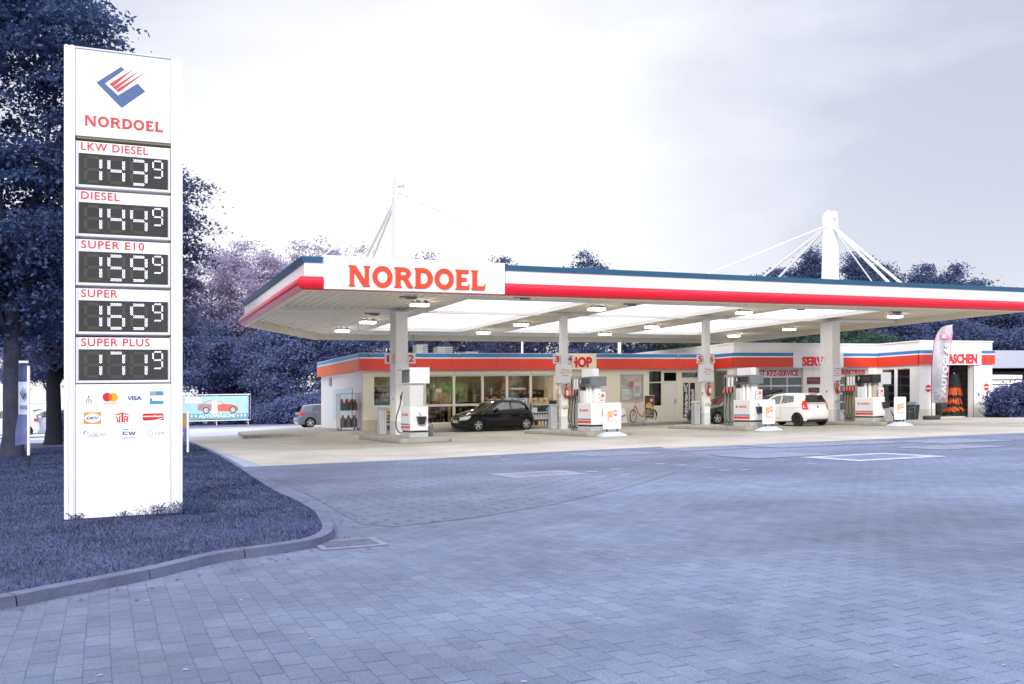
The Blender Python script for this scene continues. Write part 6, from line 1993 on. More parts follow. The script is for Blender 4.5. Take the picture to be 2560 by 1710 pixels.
    if seats:
        sm = mat("seat_cloth", (0.045, 0.045, 0.05), 0.9)
        for (sx, sw) in ((ws[1] + 0.25 if ws else 1.9, 0.5), (L - 1.05, 0.55)):
            for sy in (-0.36, 0.36):
                MB().hexa([(cx + sx, sy - 0.24, belt - 0.2), (cx + sx + 0.12, sy - 0.24, belt - 0.2), (cx + sx + 0.12, sy + 0.24, belt - 0.2), (cx + sx, sy + 0.24, belt - 0.2)],
                          [(cx + sx + 0.16, sy - 0.2, belt + 0.12), (cx + sx + 0.25, sy - 0.2, belt + 0.12), (cx + sx + 0.25, sy + 0.2, belt + 0.12), (cx + sx + 0.16, sy + 0.2, belt + 0.12)]).box(cx + sx + 0.2, cx + sx + 0.28, sy - 0.12, sy + 0.12, belt + 0.15, belt + 0.3).build("seat", sm, t, bevel=0.02)
    # wheels
    for wx in wheels:
        for sgn in (1, -1):
            yc = sgn * (Hh - 0.11)
            c = (cx + wx, yc, wr)
            w = 0.095
            ty = MB().lathe([(wr * 0.66, -w), (wr * 0.93, -w), (wr, -w * 0.62), (wr, w * 0.62), (wr * 0.93, w), (wr * 0.66, w), (wr * 0.62, w * 0.5), (wr * 0.62, -w * 0.5), (wr * 0.66, -w)], c, 30, 'y', cap=False).build("wheel", RUBBER, t)
            rm = MB()
            ro = w * 0.7 * sgn
            rimm = {'alloy': mat("alloy", (0.62, 0.62, 0.63), 0.3, 0.8), 'black': mat("rim_black", (0.015, 0.015, 0.016), 0.35)}[rim_kind]
            ns = 5 if rim_kind == 'alloy' else 6
            R0, R1 = wr * 0.10, wr * 0.64
            for a in range(ns):
                t0 = 2 * math.pi * a / ns + 0.3
                def pt(rad, off, dy):
                    return (c[0] + rad * math.cos(t0) - off * math.sin(t0), c[1] + dy, c[2] + rad * math.sin(t0) + off * math.cos(t0))
                wi, wo = wr * 0.13, wr * 0.10
                rm.hexa([pt(R0, -wi, ro - 0.03 * sgn), pt(R1, -wo, ro - 0.03 * sgn), pt(R1, wo, ro - 0.03 * sgn), pt(R0, wi, ro - 0.03 * sgn)], [pt(R0, -wi, ro), pt(R1, -wo, ro), pt(R1, wo, ro), pt(R0, wi, ro)])
            ring = [(c[0] + R1 * math.cos(2 * math.pi * k / 30), c[1] + ro, c[2] + R1 * math.sin(2 * math.pi * k / 30)) for k in range(30)]
            rm.tube(ring, wr * 0.055, 6, closed=True)
            rm.lathe([(wr * 0.17, ro - 0.03 * sgn), (wr * 0.17, ro + 0.005 * sgn)], c, 14, 'y')
            rm.build("rim", rimm, ty)
            MB().lathe([(R1 * 0.98, -0.02 + ro - 0.07 * sgn), (R1 * 0.98, ro - 0.07 * sgn)], c, 20, 'y').build("brake_disc", mat("brake_dark", (0.03, 0.03, 0.032), 0.6, 0.3), ty, smooth=0)
    # seams, handles, mirrors on the flanks
    for pts, wid, m, nm in seams:
        for sgn in (1, -1):
            mb = MB()
            for (a, b) in zip(pts[:-1], pts[1:]):
                n = max(1, int(math.dist(a, b) / 0.08))
                for k in range(n):
                    p = [a[0] + (b[0] - a[0]) * k / n, a[1] + (b[1] - a[1]) * k / n]
                    e = [a[0] + (b[0] - a[0]) * (k + 1) / n, a[1] + (b[1] - a[1]) * (k + 1) / n]
                    dx, dz = e[0] - p[0], e[1] - p[1]
                    l = math.hypot(dx, dz)
                    ox, oz = -dz / l * wid / 2, dx / l * wid / 2
                    lo, hi = [], []
                    for (px, pz) in ((p[0] - ox, p[1] - oz), (e[0] - ox, e[1] - oz), (e[0] + ox, e[1] + oz), (p[0] + ox, p[1] + oz)):
                        hh = float(half(np.array([px]), np.array([pz]))[0])
                        lo.append((px + cx, sgn * (hh - 0.004), pz))
                        hi.append((px + cx, sgn * (hh + 0.006), pz))
                    mb.hexa(lo, hi)
            mb.build(nm, m, t, smooth=0)
    if ws:
        for sgn in (1, -1):
            hh = Hh + 0.09
            mx = ws[1] - 0.02 if ws[1] < 1.6 else ws[1] - 0.25
            MB().lathe([(0.0, 0), (0.06, 0.01), (0.085, 0.05), (0.085, 0.10), (0.07, 0.12)], (cx + mx, sgn * hh, belt + 0.05), 12, 'x').build("mirror", paint if paint.name != 'x' else DARK, t)
    return t, body, half
BLACKP = mat("black_car_paint", (0.003, 0.003, 0.004), 0.5, coat=1.0, spec=0.0)
WHITEP = mat("white_car_paint", (0.80, 0.80, 0.80), 0.3, coat=0.6)
GREYP = mat("grey_car_paint", (0.13, 0.15, 0.19), 0.28, 0.2, coat=1.0)
SILVERP = mat("silver_car_paint", (0.55, 0.58, 0.66), 0.3, 0.3, coat=0.8)
LINEB = mat("seam_black", (0.004, 0.004, 0.004), 0.6)
LINEG = mat("seam_grey", (0.22, 0.21, 0.20), 0.6)
TRIMB = mat("trim_black", (0.02, 0.02, 0.022), 0.6)
PLATE_ = mat("number_plate", (0.72, 0.74, 0.76), 0.4)
# black three door hatchback parked along the shop front, nose to the left
sil = [(0.13, 0.20), (0.04, 0.29), (0.0, 0.44), (0.03, 0.60), (0.12, 0.71), (0.30, 0.80), (0.62, 0.89), (0.95, 0.965), (1.16, 1.06), (1.46, 1.24), (1.76, 1.37), (2.08, 1.43), (2.45, 1.445), (2.85, 1.425), (3.14, 1.38), (3.31, 1.30), (3.49, 1.08), (3.60, 0.92), (3.66, 0.80), (3.75, 0.68), (3.80, 0.5), (3.79, 0.34), (3.70, 0.23)]
win1 = [(1.52, 0.955), (1.62, 1.07), (1.80, 1.20), (1.98, 1.295), (2.12, 1.325), (2.40, 1.335), (2.41, 1.00)]
win2 = [(2.50, 1.335), (2.78, 1.315), (3.00, 1.25), (3.20, 1.10), (3.22, 1.055), (2.51, 1.01)]
def grille(x, y, zz, strip, side):
    return (x < 0.12) & (zz > 0.26) & (zz < 0.40) & (y < 0.6)
bu_, bv_ = 9.35 + 1.9, 12.1 + 0.78
blk, body, half = build_car("parked_car", "black three door hatchback parked along the shop front", bu_, bv_, R(4.5), sil, 3.80, 1.65, 0.93, BLACKP, [win1, win2], (1.0, 1.86), (3.2, 0.98, 1.30, 0.14),
          (0.80, 3.29), 0.295, 'alloy', ([(-0.1, 0.52), (0.0, 0.62), (0.16, 0.70), (0.42, 0.735), (0.40, 0.66), (0.26, 0.56)], 0.40), ([(3.22, 1.36), (3.36, 1.34), (3.62, 0.98), (3.52, 0.94)], 0.42),
          extra=[("lower_grille", TRIMB, grille)], cladding=mat("arch_black", (0.016, 0.016, 0.017), 0.5),
          seams=[([(1.30, 0.90), (1.22, 0.72), (1.20, 0.36)], 0.012, LINEB, "door_seam"), ([(2.45, 1.02), (2.46, 0.6), (2.40, 0.36)], 0.012, LINEB, "door_seam"), ([(1.2, 0.36), (2.4, 0.36)], 0.012, LINEB, "door_seam"),
                 ([(1.25, 0.505), (2.35, 0.56)], 0.045, mat("side_moulding", (0.03, 0.03, 0.033), 0.25), "side_moulding"), ([(2.22, 0.87), (2.38, 0.885)], 0.035, TRIMB, "door_handle"), ([(0.95, 0.80), (1.02, 0.81)], 0.035, LINEG, "side_indicator")])
MB().box(-1.905, -1.89, -0.26, 0.26, 0.42, 0.53).build("number_plate", PLATE_, blk, smooth=0)
# white small hatchback at the third island, seen from behind
sil = [(0.12, 0.20), (0.03, 0.33), (0.0, 0.5), (0.04, 0.70), (0.14, 0.82), (0.42, 0.93), (0.70, 1.00), (1.0, 1.17), (1.35, 1.36), (1.65, 1.44), (2.1, 1.478), (2.6, 1.475), (3.0, 1.445), (3.22, 1.385), (3.33, 1.16), (3.41, 0.98), (3.45, 0.84), (3.52, 0.70), (3.56, 0.52), (3.54, 0.36), (3.45, 0.25)]
win1 = [(1.02, 0.955), (1.10, 1.06), (1.40, 1.25), (1.66, 1.345), (2.0, 1.375), (2.0, 0.995)]
win2 = [(2.07, 1.378), (2.62, 1.365), (2.76, 1.33), (2.80, 1.07), (2.07, 1.0)]
wu_, wv_ = S2(12.66, 42.9)
wht, body, half = build_car("small_car", "white car", wu_, wv_, -R(84.8), sil, 3.56, 1.64, 0.96, WHITEP, [win1, win2], (0.76, 1.6), (3.05, 1.02, 1.37, 0.13),
          (0.60, 3.02), 0.29, 'black', ([(0.0, 0.62), (0.1, 0.76), (0.36, 0.84), (0.3, 0.66)], 0.42), ([(3.24, 1.12), (3.42, 1.12), (3.60, 0.72), (3.34, 0.72)], 0.55),
          seams=[([(0.98, 0.94), (0.96, 0.6), (1.0, 0.34)], 0.010, LINEG, "door_seam"), ([(2.04, 1.0), (2.06, 0.6), (2.0, 0.34)], 0.010, LINEG, "door_seam"), ([(1.0, 0.33), (2.02, 0.33)], 0.010, LINEG, "door_seam"), ([(1.80, 0.86), (1.96, 0.87)], 0.03, LIGHTGREY, "door_handle")])
wht['label'] = "white three door small car at the third pump, its rear towards the street"
# rear details, local x grows to the rear
MB().box(1.70, 1.755, -0.30, 0.30, 0.55, 0.665).build("number_plate", PLATE_, wht, smooth=0)
MB().box(1.66, 1.705, -0.60, 0.60, 0.985, 1.0).build("hatch_seam", LINEG, wht, smooth=0)
MB().lathe([(0.045, 1.66), (0.045, 1.70)], (0, 0, 0.90), 14, 'x').build("badge", LIGHTGREY, wht)
MB().box(1.64, 1.69, -0.03, 0.05, 0.80, 0.86).build("hatch_button", TRIMB, wht, smooth=0)
MB().box(1.30, 1.47, -0.22, 0.22, 1.41, 1.43).build("brake_light", mat("tail_light", (0.62, 0.02, 0.015), 0.2, coat=0.8), wht, smooth=0)
MB().box(1.45, 1.735, -0.62, 0.62, 0.20, 0.30).build("lower_bumper", TRIMB, wht, bevel=0.03)
MB().cyl((1.48, -0.05, 1.045), (1.62, 0.30, 1.055), 0.012, n=6).build("rear_wiper", TRIMB, wht)
MB().tube([(-0.48, -0.36 + 0.18 * math.cos(a), 0.98 + 0.18 * math.sin(a)) for a in [2 * math.pi * k / 16 for k in range(16)]], 0.014, 6, closed=True).build("steering_wheel", TRIMB, wht)
# dark estate with raised tailgate behind the third pump
sil = [(0.12, 0.22), (0.03, 0.34), (0.0, 0.5), (0.04, 0.68), (0.16, 0.78), (0.6, 0.90), (1.05, 0.98), (1.3, 1.1), (1.7, 1.32), (2.0, 1.43), (2.5, 1.47), (3.2, 1.46), (3.8, 1.42), (4.02, 1.38), (4.14, 1.1), (4.2, 0.9), (4.28, 0.7), (4.30, 0.5), (4.27, 0.36), (4.18, 0.25)]
wA = [(1.52, 1.00), (1.64, 1.12), (1.9, 1.28), (2.1, 1.345), (2.45, 1.365), (2.45, 1.02)]
wB = [(2.53, 1.365), (3.15, 1.355), (3.25, 1.04), (2.53, 1.02)]
wC = [(3.25, 1.35), (3.75, 1.32), (3.88, 1.12), (3.32, 1.05)]
du = vpx(1792, 1056, 10.9)[0]
drk, body, half = build_car("estate_car", "dark car with raised tailgate behind the third pump", du - 0.78 + 2.15, 10.9 + 0.88, 0.0, sil, 4.30, 1.76, 0.97, mat("dark_car_paint", (0.02, 0.022, 0.022), 0.25, coat=1.0), [wA, wB, wC], None, None,
          (0.85, 3.45), 0.31, 'alloy', ([(0.0, 0.62), (0.1, 0.74), (0.42, 0.82), (0.34, 0.66)], 0.45), ([(4.0, 1.0), (4.22, 1.0), (4.3, 0.74), (4.05, 0.74)], 0.55), group=None)
mb = MB()
mb.add([(1.83, -0.62, 1.40), (1.83, 0.62, 1.40), (2.95, 0.66, 1.60), (2.95, -0.66, 1.60), (1.83, -0.62, 1.47), (1.83, 0.62, 1.47), (2.93, 0.66, 1.72), (2.93, -0.66, 1.72)], [(0, 3, 2, 1), (4, 5, 6, 7), (0, 1, 5, 4), (1, 2, 6, 5), (2, 3, 7, 6), (3, 0, 4, 7)])
mb.build("raised_tailgate", mat("tailgate_dark", (0.012, 0.012, 0.013), 0.35), drk, bevel=0.03)
for sy in (-0.58, 0.58):
    MB().cyl((1.95, sy, 1.15), (2.35, sy, 1.5), 0.014, n=6).build("gas_strut", TRIMB, drk)
# grey hatchback beyond the shop's left wall, tail to the left
sil = [(0.12, 0.2), (0.03, 0.33), (0.0, 0.5), (0.05, 0.68), (0.18, 0.78), (0.6, 0.9), (1.0, 0.98), (1.25, 1.1), (1.65, 1.32), (1.95, 1.43), (2.4, 1.48), (3.1, 1.47), (3.6, 1.43), (3.86, 1.38), (4.02, 1.12), (4.08, 0.96), (4.12, 0.8), (4.2, 0.66), (4.22, 0.5), (4.2, 0.34), (4.1, 0.24)]
wA = [(1.5, 1.0), (1.62, 1.12), (1.88, 1.28), (2.1, 1.36), (2.45, 1.38), (2.45, 1.02)]
wB = [(2.52, 1.38), (3.0, 1.375), (3.22, 1.34), (3.36, 1.08), (3.3, 1.04), (2.52, 1.02)]
gr, body, half = build_car("hatchback_car", "grey hatchback half hidden behind the shop's side wall", 6.35 - 0.78 + 2.11, 30.6 + 0.88, math.pi, sil, 4.22, 1.78, 0.98, GREYP, [wA, wB], (1.05, 1.9), (3.6, 1.02, 1.36, 0.12),
          (0.86, 3.44), 0.315, 'alloy', None, ([(3.82, 0.98), (4.08, 0.98), (4.2, 0.80), (3.86, 0.82)], 0.50),
          seams=[([(2.48, 1.02), (2.5, 0.6), (2.46, 0.36)], 0.010, LINEB, "door_seam"), ([(3.32, 1.04), (3.2, 0.8), (3.06, 0.6)], 0.010, LINEB, "door_seam"), ([(1.3, 0.96), (3.4, 0.99)], 0.012, LINEG, "window_trim")])
# parked cars on the far street at the left
for (x, y, Y, rot, lab, pm) in ((104, 1094, 49, 0.35, "silver car on the street seen between the two tree trunks", SILVERP), (-22, 1098, 47, 0.35, "pale car at the picture's left edge behind the thick trunk", mat("pale_car_paint", (0.70, 0.71, 0.74), 0.35, coat=0.6))):
    X, _ = zpx(x, y, Y)
    u, v = S2(X, Y)
    t_, b_, h_ = build_car("street_car", lab, u, v, rot, sil, 4.22, 1.78, 0.98, pm, [wA, wB], (1.05, 1.9), (3.6, 1.02, 1.36, 0.12), (0.86, 3.44), 0.315, 'alloy', ([(0.0, 0.62), (0.1, 0.74), (0.42, 0.82), (0.34, 0.66)], 0.45), ([(3.82, 0.98), (4.08, 0.98), (4.2, 0.80), (3.86, 0.82)], 0.50), group="cars parked on the far street")
# ------------------------------------------------------------------ small things round the shop
# gas bottle trolley
u0, u1 = 4.62, 5.52
v0, v1 = 15.25, 15.95
cg = bthing("gas_cage", "galvanised wire roll cage of grey gas bottles by the shop corner", "roll cage", u0, v0, SWZ)
mb = MB()
zt, zmid, zbt = SWZ + 1.72, SWZ + 0.93, SWZ + 0.14
for (a, b) in ((u0, v0), (u1, v0), (u0, v1), (u1, v1)):
    mb.cyl((a, b, SWZ + 0.12), (a, b, zt), 0.016, n=6)
for z in (zt, zmid, zbt):
    mb.tube([(u0, v0, z), (u1, v0, z), (u1, v1, z), (u0, v1, z)], 0.014, 6, closed=True)
pb(mb, "frame", GALV, cg)
for (nm, ends) in (("side_grid", ((u0, v0), (u0, v1))), ("side_grid", ((u1, v0), (u1, v1))), ("back_grid", ((u0, v1), (u1, v1)))):
    mb = MB()
    (a0, b0), (a1, b1) = ends
    for k in range(1, 9):
        t_ = k / 9
        mb.cyl((a0 + (a1 - a0) * t_, b0 + (b1 - b0) * t_, zbt), (a0 + (a1 - a0) * t_, b0 + (b1 - b0) * t_, zt), 0.004, n=4)
    for k in range(1, 14):
        z = zbt + (zt - zbt) * k / 14
        mb.cyl((a0, b0, z), (a1, b1, z), 0.004, n=4)
    pb(mb, nm, GALV, cg)
pb(MB().box(u0 + 0.01, u1 - 0.01, v0 + 0.01, v1 - 0.01, zmid - 0.02, zmid - 0.006).box(u0 + 0.01, u1 - 0.01, v0 + 0.01, v1 - 0.01, zbt - 0.02, zbt - 0.006), "shelf_board", MIDGREY, cg)
for (a, b) in ((u0 + 0.06, v0 + 0.06), (u1 - 0.06, v0 + 0.06), (u0 + 0.06, v1 - 0.06), (u1 - 0.06, v1 - 0.06)):
    pb(MB().cyl((a - 0.02, b, SWZ + 0.055), (a + 0.02, b, SWZ + 0.055), 0.055, n=12), "castor", RUBBER, cg, smooth=40)
BOT = mat("gas_bottle_grey", (0.10, 0.10, 0.085), 0.45, 0.2, var=0.15)
RCAP = mat("bottle_red_cap", (0.50, 0.05, 0.04), 0.4)
def gas_bottle(label, u, v, z, r_, h, group="gas bottles in the roll cage"):
    t = thing("gas_bottle", label, "gas bottle", u, v, z, group=group)
    MB().lathe([(r_ * 0.8, 0), (r_ * 0.95, 0.02), (r_, 0.05), (r_, h - 0.12), (r_ * 0.85, h - 0.05), (r_ * 0.4, h)], n=16).build("cylinder", BOT, t)
    MB().lathe([(0.06, h - 0.01), (0.06, h + 0.07), (0.03, h + 0.10)], n=10).build("cap", RCAP, t)
for k in range(4):
    gas_bottle("%s gas bottle on the roll cage's upper shelf" % ["leftmost red capped", "second from left, red capped", "second from right, red capped", "rightmost red capped"][k], u0 + 0.14 + 0.205 * k, v0 + 0.2, zmid - 0.004, 0.099, 0.42)
for k in range(3):
    gas_bottle("%s fat gas bottle on the roll cage's lower shelf" % ["leftmost", "middle", "rightmost"][k], u0 + 0.18 + 0.27 * k, v0 + 0.22, zbt - 0.004, 0.132, 0.48)
for k in range(3):
    gas_bottle("gas bottle in the back row of the roll cage's upper shelf", u0 + 0.2 + 0.25 * k, v0 + 0.5, zmid - 0.004, 0.10, 0.45, "back row gas bottles in the roll cage")
# pale poster and vent on the side wall
q = rect_u(836, 974, 881, 1050, SU0 - 0.01)
t = bthing("wall_poster", "pale blue poster in a thin frame on the shop's left wall behind the roll cage", "poster", SU0, (q[0] + q[1]) / 2, q[2])
pb(MB().box(SU0 - 0.03, SU0 - 0.008, q[0], q[1], q[2], q[3]), "sheet", mat("poster_pale_blue", (0.62, 0.74, 0.80), 0.5, var=0.12, scale=1.2), t)
pb(MB().box(SU0 - 0.04, SU0 - 0.031, q[0] - 0.03, q[0], q[2], q[3]).box(SU0 - 0.04, SU0 - 0.031, q[1], q[1] + 0.03, q[2], q[3]).box(SU0 - 0.04, SU0 - 0.031, q[0], q[1], q[3], q[3] + 0.03), "frame", LIGHTGREY, t)
q = rect_u(824, 945, 829.5, 965, SU0 - 0.01)
t = bthing("wall_vent", "small olive vent high on the shop's left wall", "vent", SU0, q[0], q[2])
pb(MB().box(SU0 - 0.05, SU0 - 0.008, q[0], q[1], q[2], q[3]), "cover", mat("vent_olive", (0.36, 0.34, 0.22), 0.5), t)
# parcel sign at the pavement
uu, vv = gpx(960, 1079, SWZ)
uu, vv = 6.55, 13.9
t = thing("parcel_sign", "brown A-board with a yellow shield on the pavement by the shop corner", "board sign", uu, vv, SWZ, -0.1)
PBR = mat("parcel_brown", (0.10, 0.075, 0.07), 0.5, var=0.15)
bd = MB().hexa([(-0.26, -0.26, 0.0), (0.26, -0.26, 0.0), (0.26, -0.23, 0.0), (-0.26, -0.23, 0.0)], [(-0.22, -0.03, 0.98), (0.22, -0.03, 0.98), (0.22, 0.0, 0.98), (-0.22, 0.0, 0.98)]).build("front_board", PBR, t, bevel=0.006)
MB().hexa([(-0.26, 0.23, 0.0), (0.26, 0.23, 0.0), (0.26, 0.26, 0.0), (-0.26, 0.26, 0.0)], [(-0.22, 0.01, 0.98), (0.22, 0.01, 0.98), (0.22, 0.04, 0.98), (-0.22, 0.04, 0.98)]).build("rear_board", PBR, t, bevel=0.006)
sl = (0.26 - 0.03) / 0.98
frm = (Vector((0, -0.262, 0.0)), Vector((1, 0, 0)), Vector((0, sl, 1)).normalized(), Vector((0, -1, sl)).normalized())
def pmo(m, pts, nm="sign_motif", d=0.004):
    mb = MB()
    flat_poly(mb, frm, pts, d)
    mb.build(nm, m, bd, smooth=0)
PY = mat("parcel_yellow", (0.72, 0.45, 0.07), 0.5)
pmo(PY, [(-0.22, 0.88), (0.22, 0.88), (0.21, 0.99), (-0.21, 0.99)])
pmo(PY, [(-0.13, 0.80), (0.13, 0.80), (0.13, 0.66), (0.09, 0.60), (0.0, 0.56), (-0.09, 0.60), (-0.13, 0.66)])
pmo(PBR, [(-0.09, 0.72), (0.09, 0.74), (0.09, 0.65), (0.0, 0.60), (-0.09, 0.65)], d=0.006)
for z, w in ((0.44, 0.20), (0.29, 0.16), (0.24, 0.16)):
    pmo(LIGHTGREY, [(-w, z), (w, z), (w, z + 0.03), (-w, z + 0.03)], "text_line")
# tall bins beside the columns
BIN = mat("bin_grey", (0.40, 0.41, 0.44), 0.4, 0.3, var=0.08)
for i, nm in ((0, "behind the leftmost thick column"), (1, "left of the second column, yellow packets on top"), (2, "left of the third column")):
    t = thing("litter_bin", "tall ribbed grey litter bin " + nm, "litter bin", UC[i] - (0.62 if i == 0 else 0.42), CV + 0.15, 0.152, group="litter bins at the columns")
    MB().box(-0.14, 0.14, -0.16, 0.16, 0, 0.98).build("body", BIN, t, bevel=0.02)
    mb = MB()
    for k in range(4):
        mb.box(-0.12 + 0.065 * k, -0.105 + 0.065 * k, -0.166, -0.1605, 0.05, 0.9)
    mb.build("rib", LIGHTGREY, t, smooth=0)
    MB().box(-0.15, 0.15, -0.17, 0.17, 0.98, 1.05).build("lid", mat("bin_lid", (0.62, 0.60, 0.54), 0.5) if i == 2 else BIN, t, bevel=0.02)
    if i == 1:
        MB().box(-0.13, 0.13, -0.12, 0.12, 1.05, 1.2).build("holder", DARK, t, bevel=0.01)
# oil rack with bottles and stacked goods in front of the glazing
ZR = SWZ
def rect_on(x0, x1, v):
    return vpx(x0, 1000, v)[0], vpx(x1, 1000, v)[0]
RV = 14.25
ru0, ru1 = rect_on(1329, 1379.5, RV)
rz = [vpx(1350, y, RV)[1] for y in (1063, 1046, 1029.5, 1010.5)]
rack = bthing("oil_rack", "grey metal rack of oil bottles in front of the shop window", "rack", (ru0 + ru1) / 2, RV, ZR)
mb = MB()
mb.box(ru0, ru0 + 0.04, RV - 0.0, RV + 0.45, ZR, rz[3]).box(ru1 - 0.04, ru1, RV, RV + 0.45, ZR, rz[3]).box(ru0 + 0.04, ru1 - 0.04, RV + 0.41, RV + 0.45, ZR, rz[3])
pb(mb, "frame", mat("rack_grey", (0.45, 0.46, 0.46), 0.45, 0.3), rack)
for z in (rz[0], rz[1], rz[2], rz[3]):
    pb(MB().box(ru0 + 0.04, ru1 - 0.04, RV - 0.02, RV + 0.40, z - 0.05, z), "shelf_board", LIGHTGREY, rack)
BT = [mat("bottle_white", (0.75, 0.76, 0.78), 0.35), mat("bottle_black", (0.03, 0.03, 0.03), 0.35), mat("bottle_yellow", (0.78, 0.50, 0.03), 0.35), mat("bottle_blue", (0.12, 0.22, 0.42), 0.35), mat("bottle_red", (0.5, 0.05, 0.04), 0.35), mat("bottle_gold", (0.45, 0.33, 0.10), 0.35)]
def oil_bottle(label, u, v, z, m, cm, w, h, grp):
    t = thing("oil_bottle", label, "bottle", u, v, z, group=grp)
    MB().add([(-w, -0.05, 0), (w, -0.05, 0), (w, 0.05, 0), (-w, 0.05, 0), (-w, -0.05, h * 0.68), (w, -0.05, h * 0.68), (w, 0.05, h * 0.68), (-w, 0.05, h * 0.68), (-w * 0.35, -0.02, h * 0.88), (w * 0.35, -0.02, h * 0.88), (w * 0.35, 0.02, h * 0.88), (-w * 0.35, 0.02, h * 0.88)],
             [(0, 3, 2, 1), (0, 1, 5, 4), (1, 2, 6, 5), (2, 3, 7, 6), (3, 0, 4, 7), (4, 5, 9, 8), (5, 6, 10, 9), (6, 7, 11, 10), (7, 4, 8, 11), (8, 9, 10, 11)]).build("bottle", m, t, bevel=0.008)
    MB().cyl((0, 0, h * 0.87), (0, 0, h), w * 0.34, n=8).build("cap", cm, t)
ROWS = [(2, [("white", 0, 0, .08), ("white", 0, 0, .08), ("black", 1, 0, .045), ("black", 1, 1, .045), ("black", 1, 2, .045), ("blue", 3, 1, .045), ("yellow", 2, 2, .07)], "top shelf"),
        (1, [("white", 0, 3, .05), ("white", 0, 3, .05), ("white", 0, 3, .05), ("white", 0, 1, .055), ("white", 0, 3, .05), ("white", 0, 3, .05), ("white", 0, 1, .05)], "middle shelf"),
        (0, [("gold", 5, 1, .05), ("black", 1, 4, .06), ("yellow", 2, 2, .09), ("white", 0, 3, .045), ("white", 0, 3, .045), ("white", 0, 3, .045)], "bottom shelf")]
for lev, items, sh in ROWS:
    n = len(items)
    for k, (cn, a, b, w) in enumerate(items):
        uu = ru0 + 0.12 + (ru1 - ru0 - 0.24) * k / (n - 1)
        oil_bottle("%s bottle on the %s of the oil rack" % (cn, sh), uu, RV + 0.1, rz[lev] + 0.001, BT[a], BT[b], w * 0.92, 0.26, "%s bottles on the %s of the oil rack" % (cn, sh))
# a low bench rack behind the black car, and what stands on the racks
bu0, bu1 = rect_on(1215, 1325, RV)
bench = bthing("goods_bench", "low grey bench for goods hidden behind the black car's roof", "rack", (bu0 + bu1) / 2, RV, ZR)
pb(MB().box(bu0, bu1, RV, RV + 0.45, ZR + 0.9, rz[3]), "top", mat("rack_grey", (0.45, 0.46, 0.46), 0.45, 0.3), bench)
pb(MB().box(bu0, bu0 + 0.05, RV, RV + 0.4, ZR, ZR + 0.9).box(bu1 - 0.05, bu1, RV, RV + 0.4, ZR, ZR + 0.9), "leg", mat("rack_grey", (0.45, 0.46, 0.46), 0.45, 0.3), bench)
PACKB = mat("pack_blue", (0.20, 0.40, 0.58), 0.4, var=0.25, scale=3)
for (x0, x1, lab, kind_) in ((1266, 1291, "blue and white carton with a red dot above the black car's rear side window", 'b'), (1292.5, 1319, "blue and white carton with a red dot above the black car's tail light", 'b'),
                             (1321.5, 1346.5, "bag of firewood on the oil rack's left end", 'w'), (1348, 1373, "bag of firewood on the oil rack's right end", 'w'), (1222, 1239, "orange patterned pack above the black car's windscreen pillar", 'o'), (1240, 1256, "red patterned pack above the black car's door", 'o')):
    a, b = rect_on(x0, x1, RV)
    z0 = rz[3]
    zt3 = vpx((x0 + x1) / 2, {'b': 995.5, 'w': 995, 'o': 997}[kind_], RV)[1]
    t = bthing("goods_pack" if kind_ != 'b' else "water_carton", lab, "package", (a + b) / 2, RV, z0, group="packs on the racks before the shop")
    if kind_ == 'b':
        c = pb(MB().box(a, b, RV + 0.02, RV + 0.32, z0, zt3), "carton", mat("carton_white", (0.74, 0.77, 0.80), 0.4), t, bevel=0.01)
        mb = MB()
        flat_poly(mb, FV(a, RV + 0.02, z0), [(0.005, zt3 - z0 - 0.01), (b - a - 0.005, zt3 - z0 - 0.01), ((b - a) * 0.6, (zt3 - z0) * 0.62), (0.005, (zt3 - z0) * 0.4)], 0.003)
        pb(mb, "printed_wave", PACKB, c)
        mb = MB()
        flat_poly(mb, FV(a, RV + 0.02, z0), [((b - a) * 0.80 + 0.05 * math.cos(k * 0.6), (zt3 - z0) * 0.42 + 0.06 * math.sin(k * 0.6)) for k in range(10)], 0.0045)
        pb(mb, "red_dot", mat("dot_red", (0.60, 0.08, 0.08), 0.4), c)
    else:
        m = mat("pack_wood", (0.55, 0.42, 0.22), 0.6, var=0.6, scale=9) if kind_ == 'w' else mat("pack_orange", (0.60, 0.30, 0.15), 0.6, var=0.6, scale=12)
        c = pb(MB().hexa([(a, RV, z0), (b, RV, z0), (b, RV + 0.3, z0), (a, RV + 0.3, z0)], [(a + 0.03, RV + 0.04, zt3), (b - 0.05, RV + 0.03, zt3 - 0.01), (b - 0.04, RV + 0.26, zt3), (a + 0.03, RV + 0.26, zt3 - 0.02)]), "bag", m, t, bevel=0.03)
        if kind_ == 'w':
            mb = MB()
            flat_poly(mb, FV(a, RV - 0.002, z0), [((b - a) * 0.5 + 0.07 * math.cos(k * 0.6), (zt3 - z0) * 0.55 + 0.07 * math.sin(k * 0.6)) for k in range(10)], 0.003)
            pb(mb, "label_spot", mat("dot_red", (0.60, 0.08, 0.08), 0.4), c)
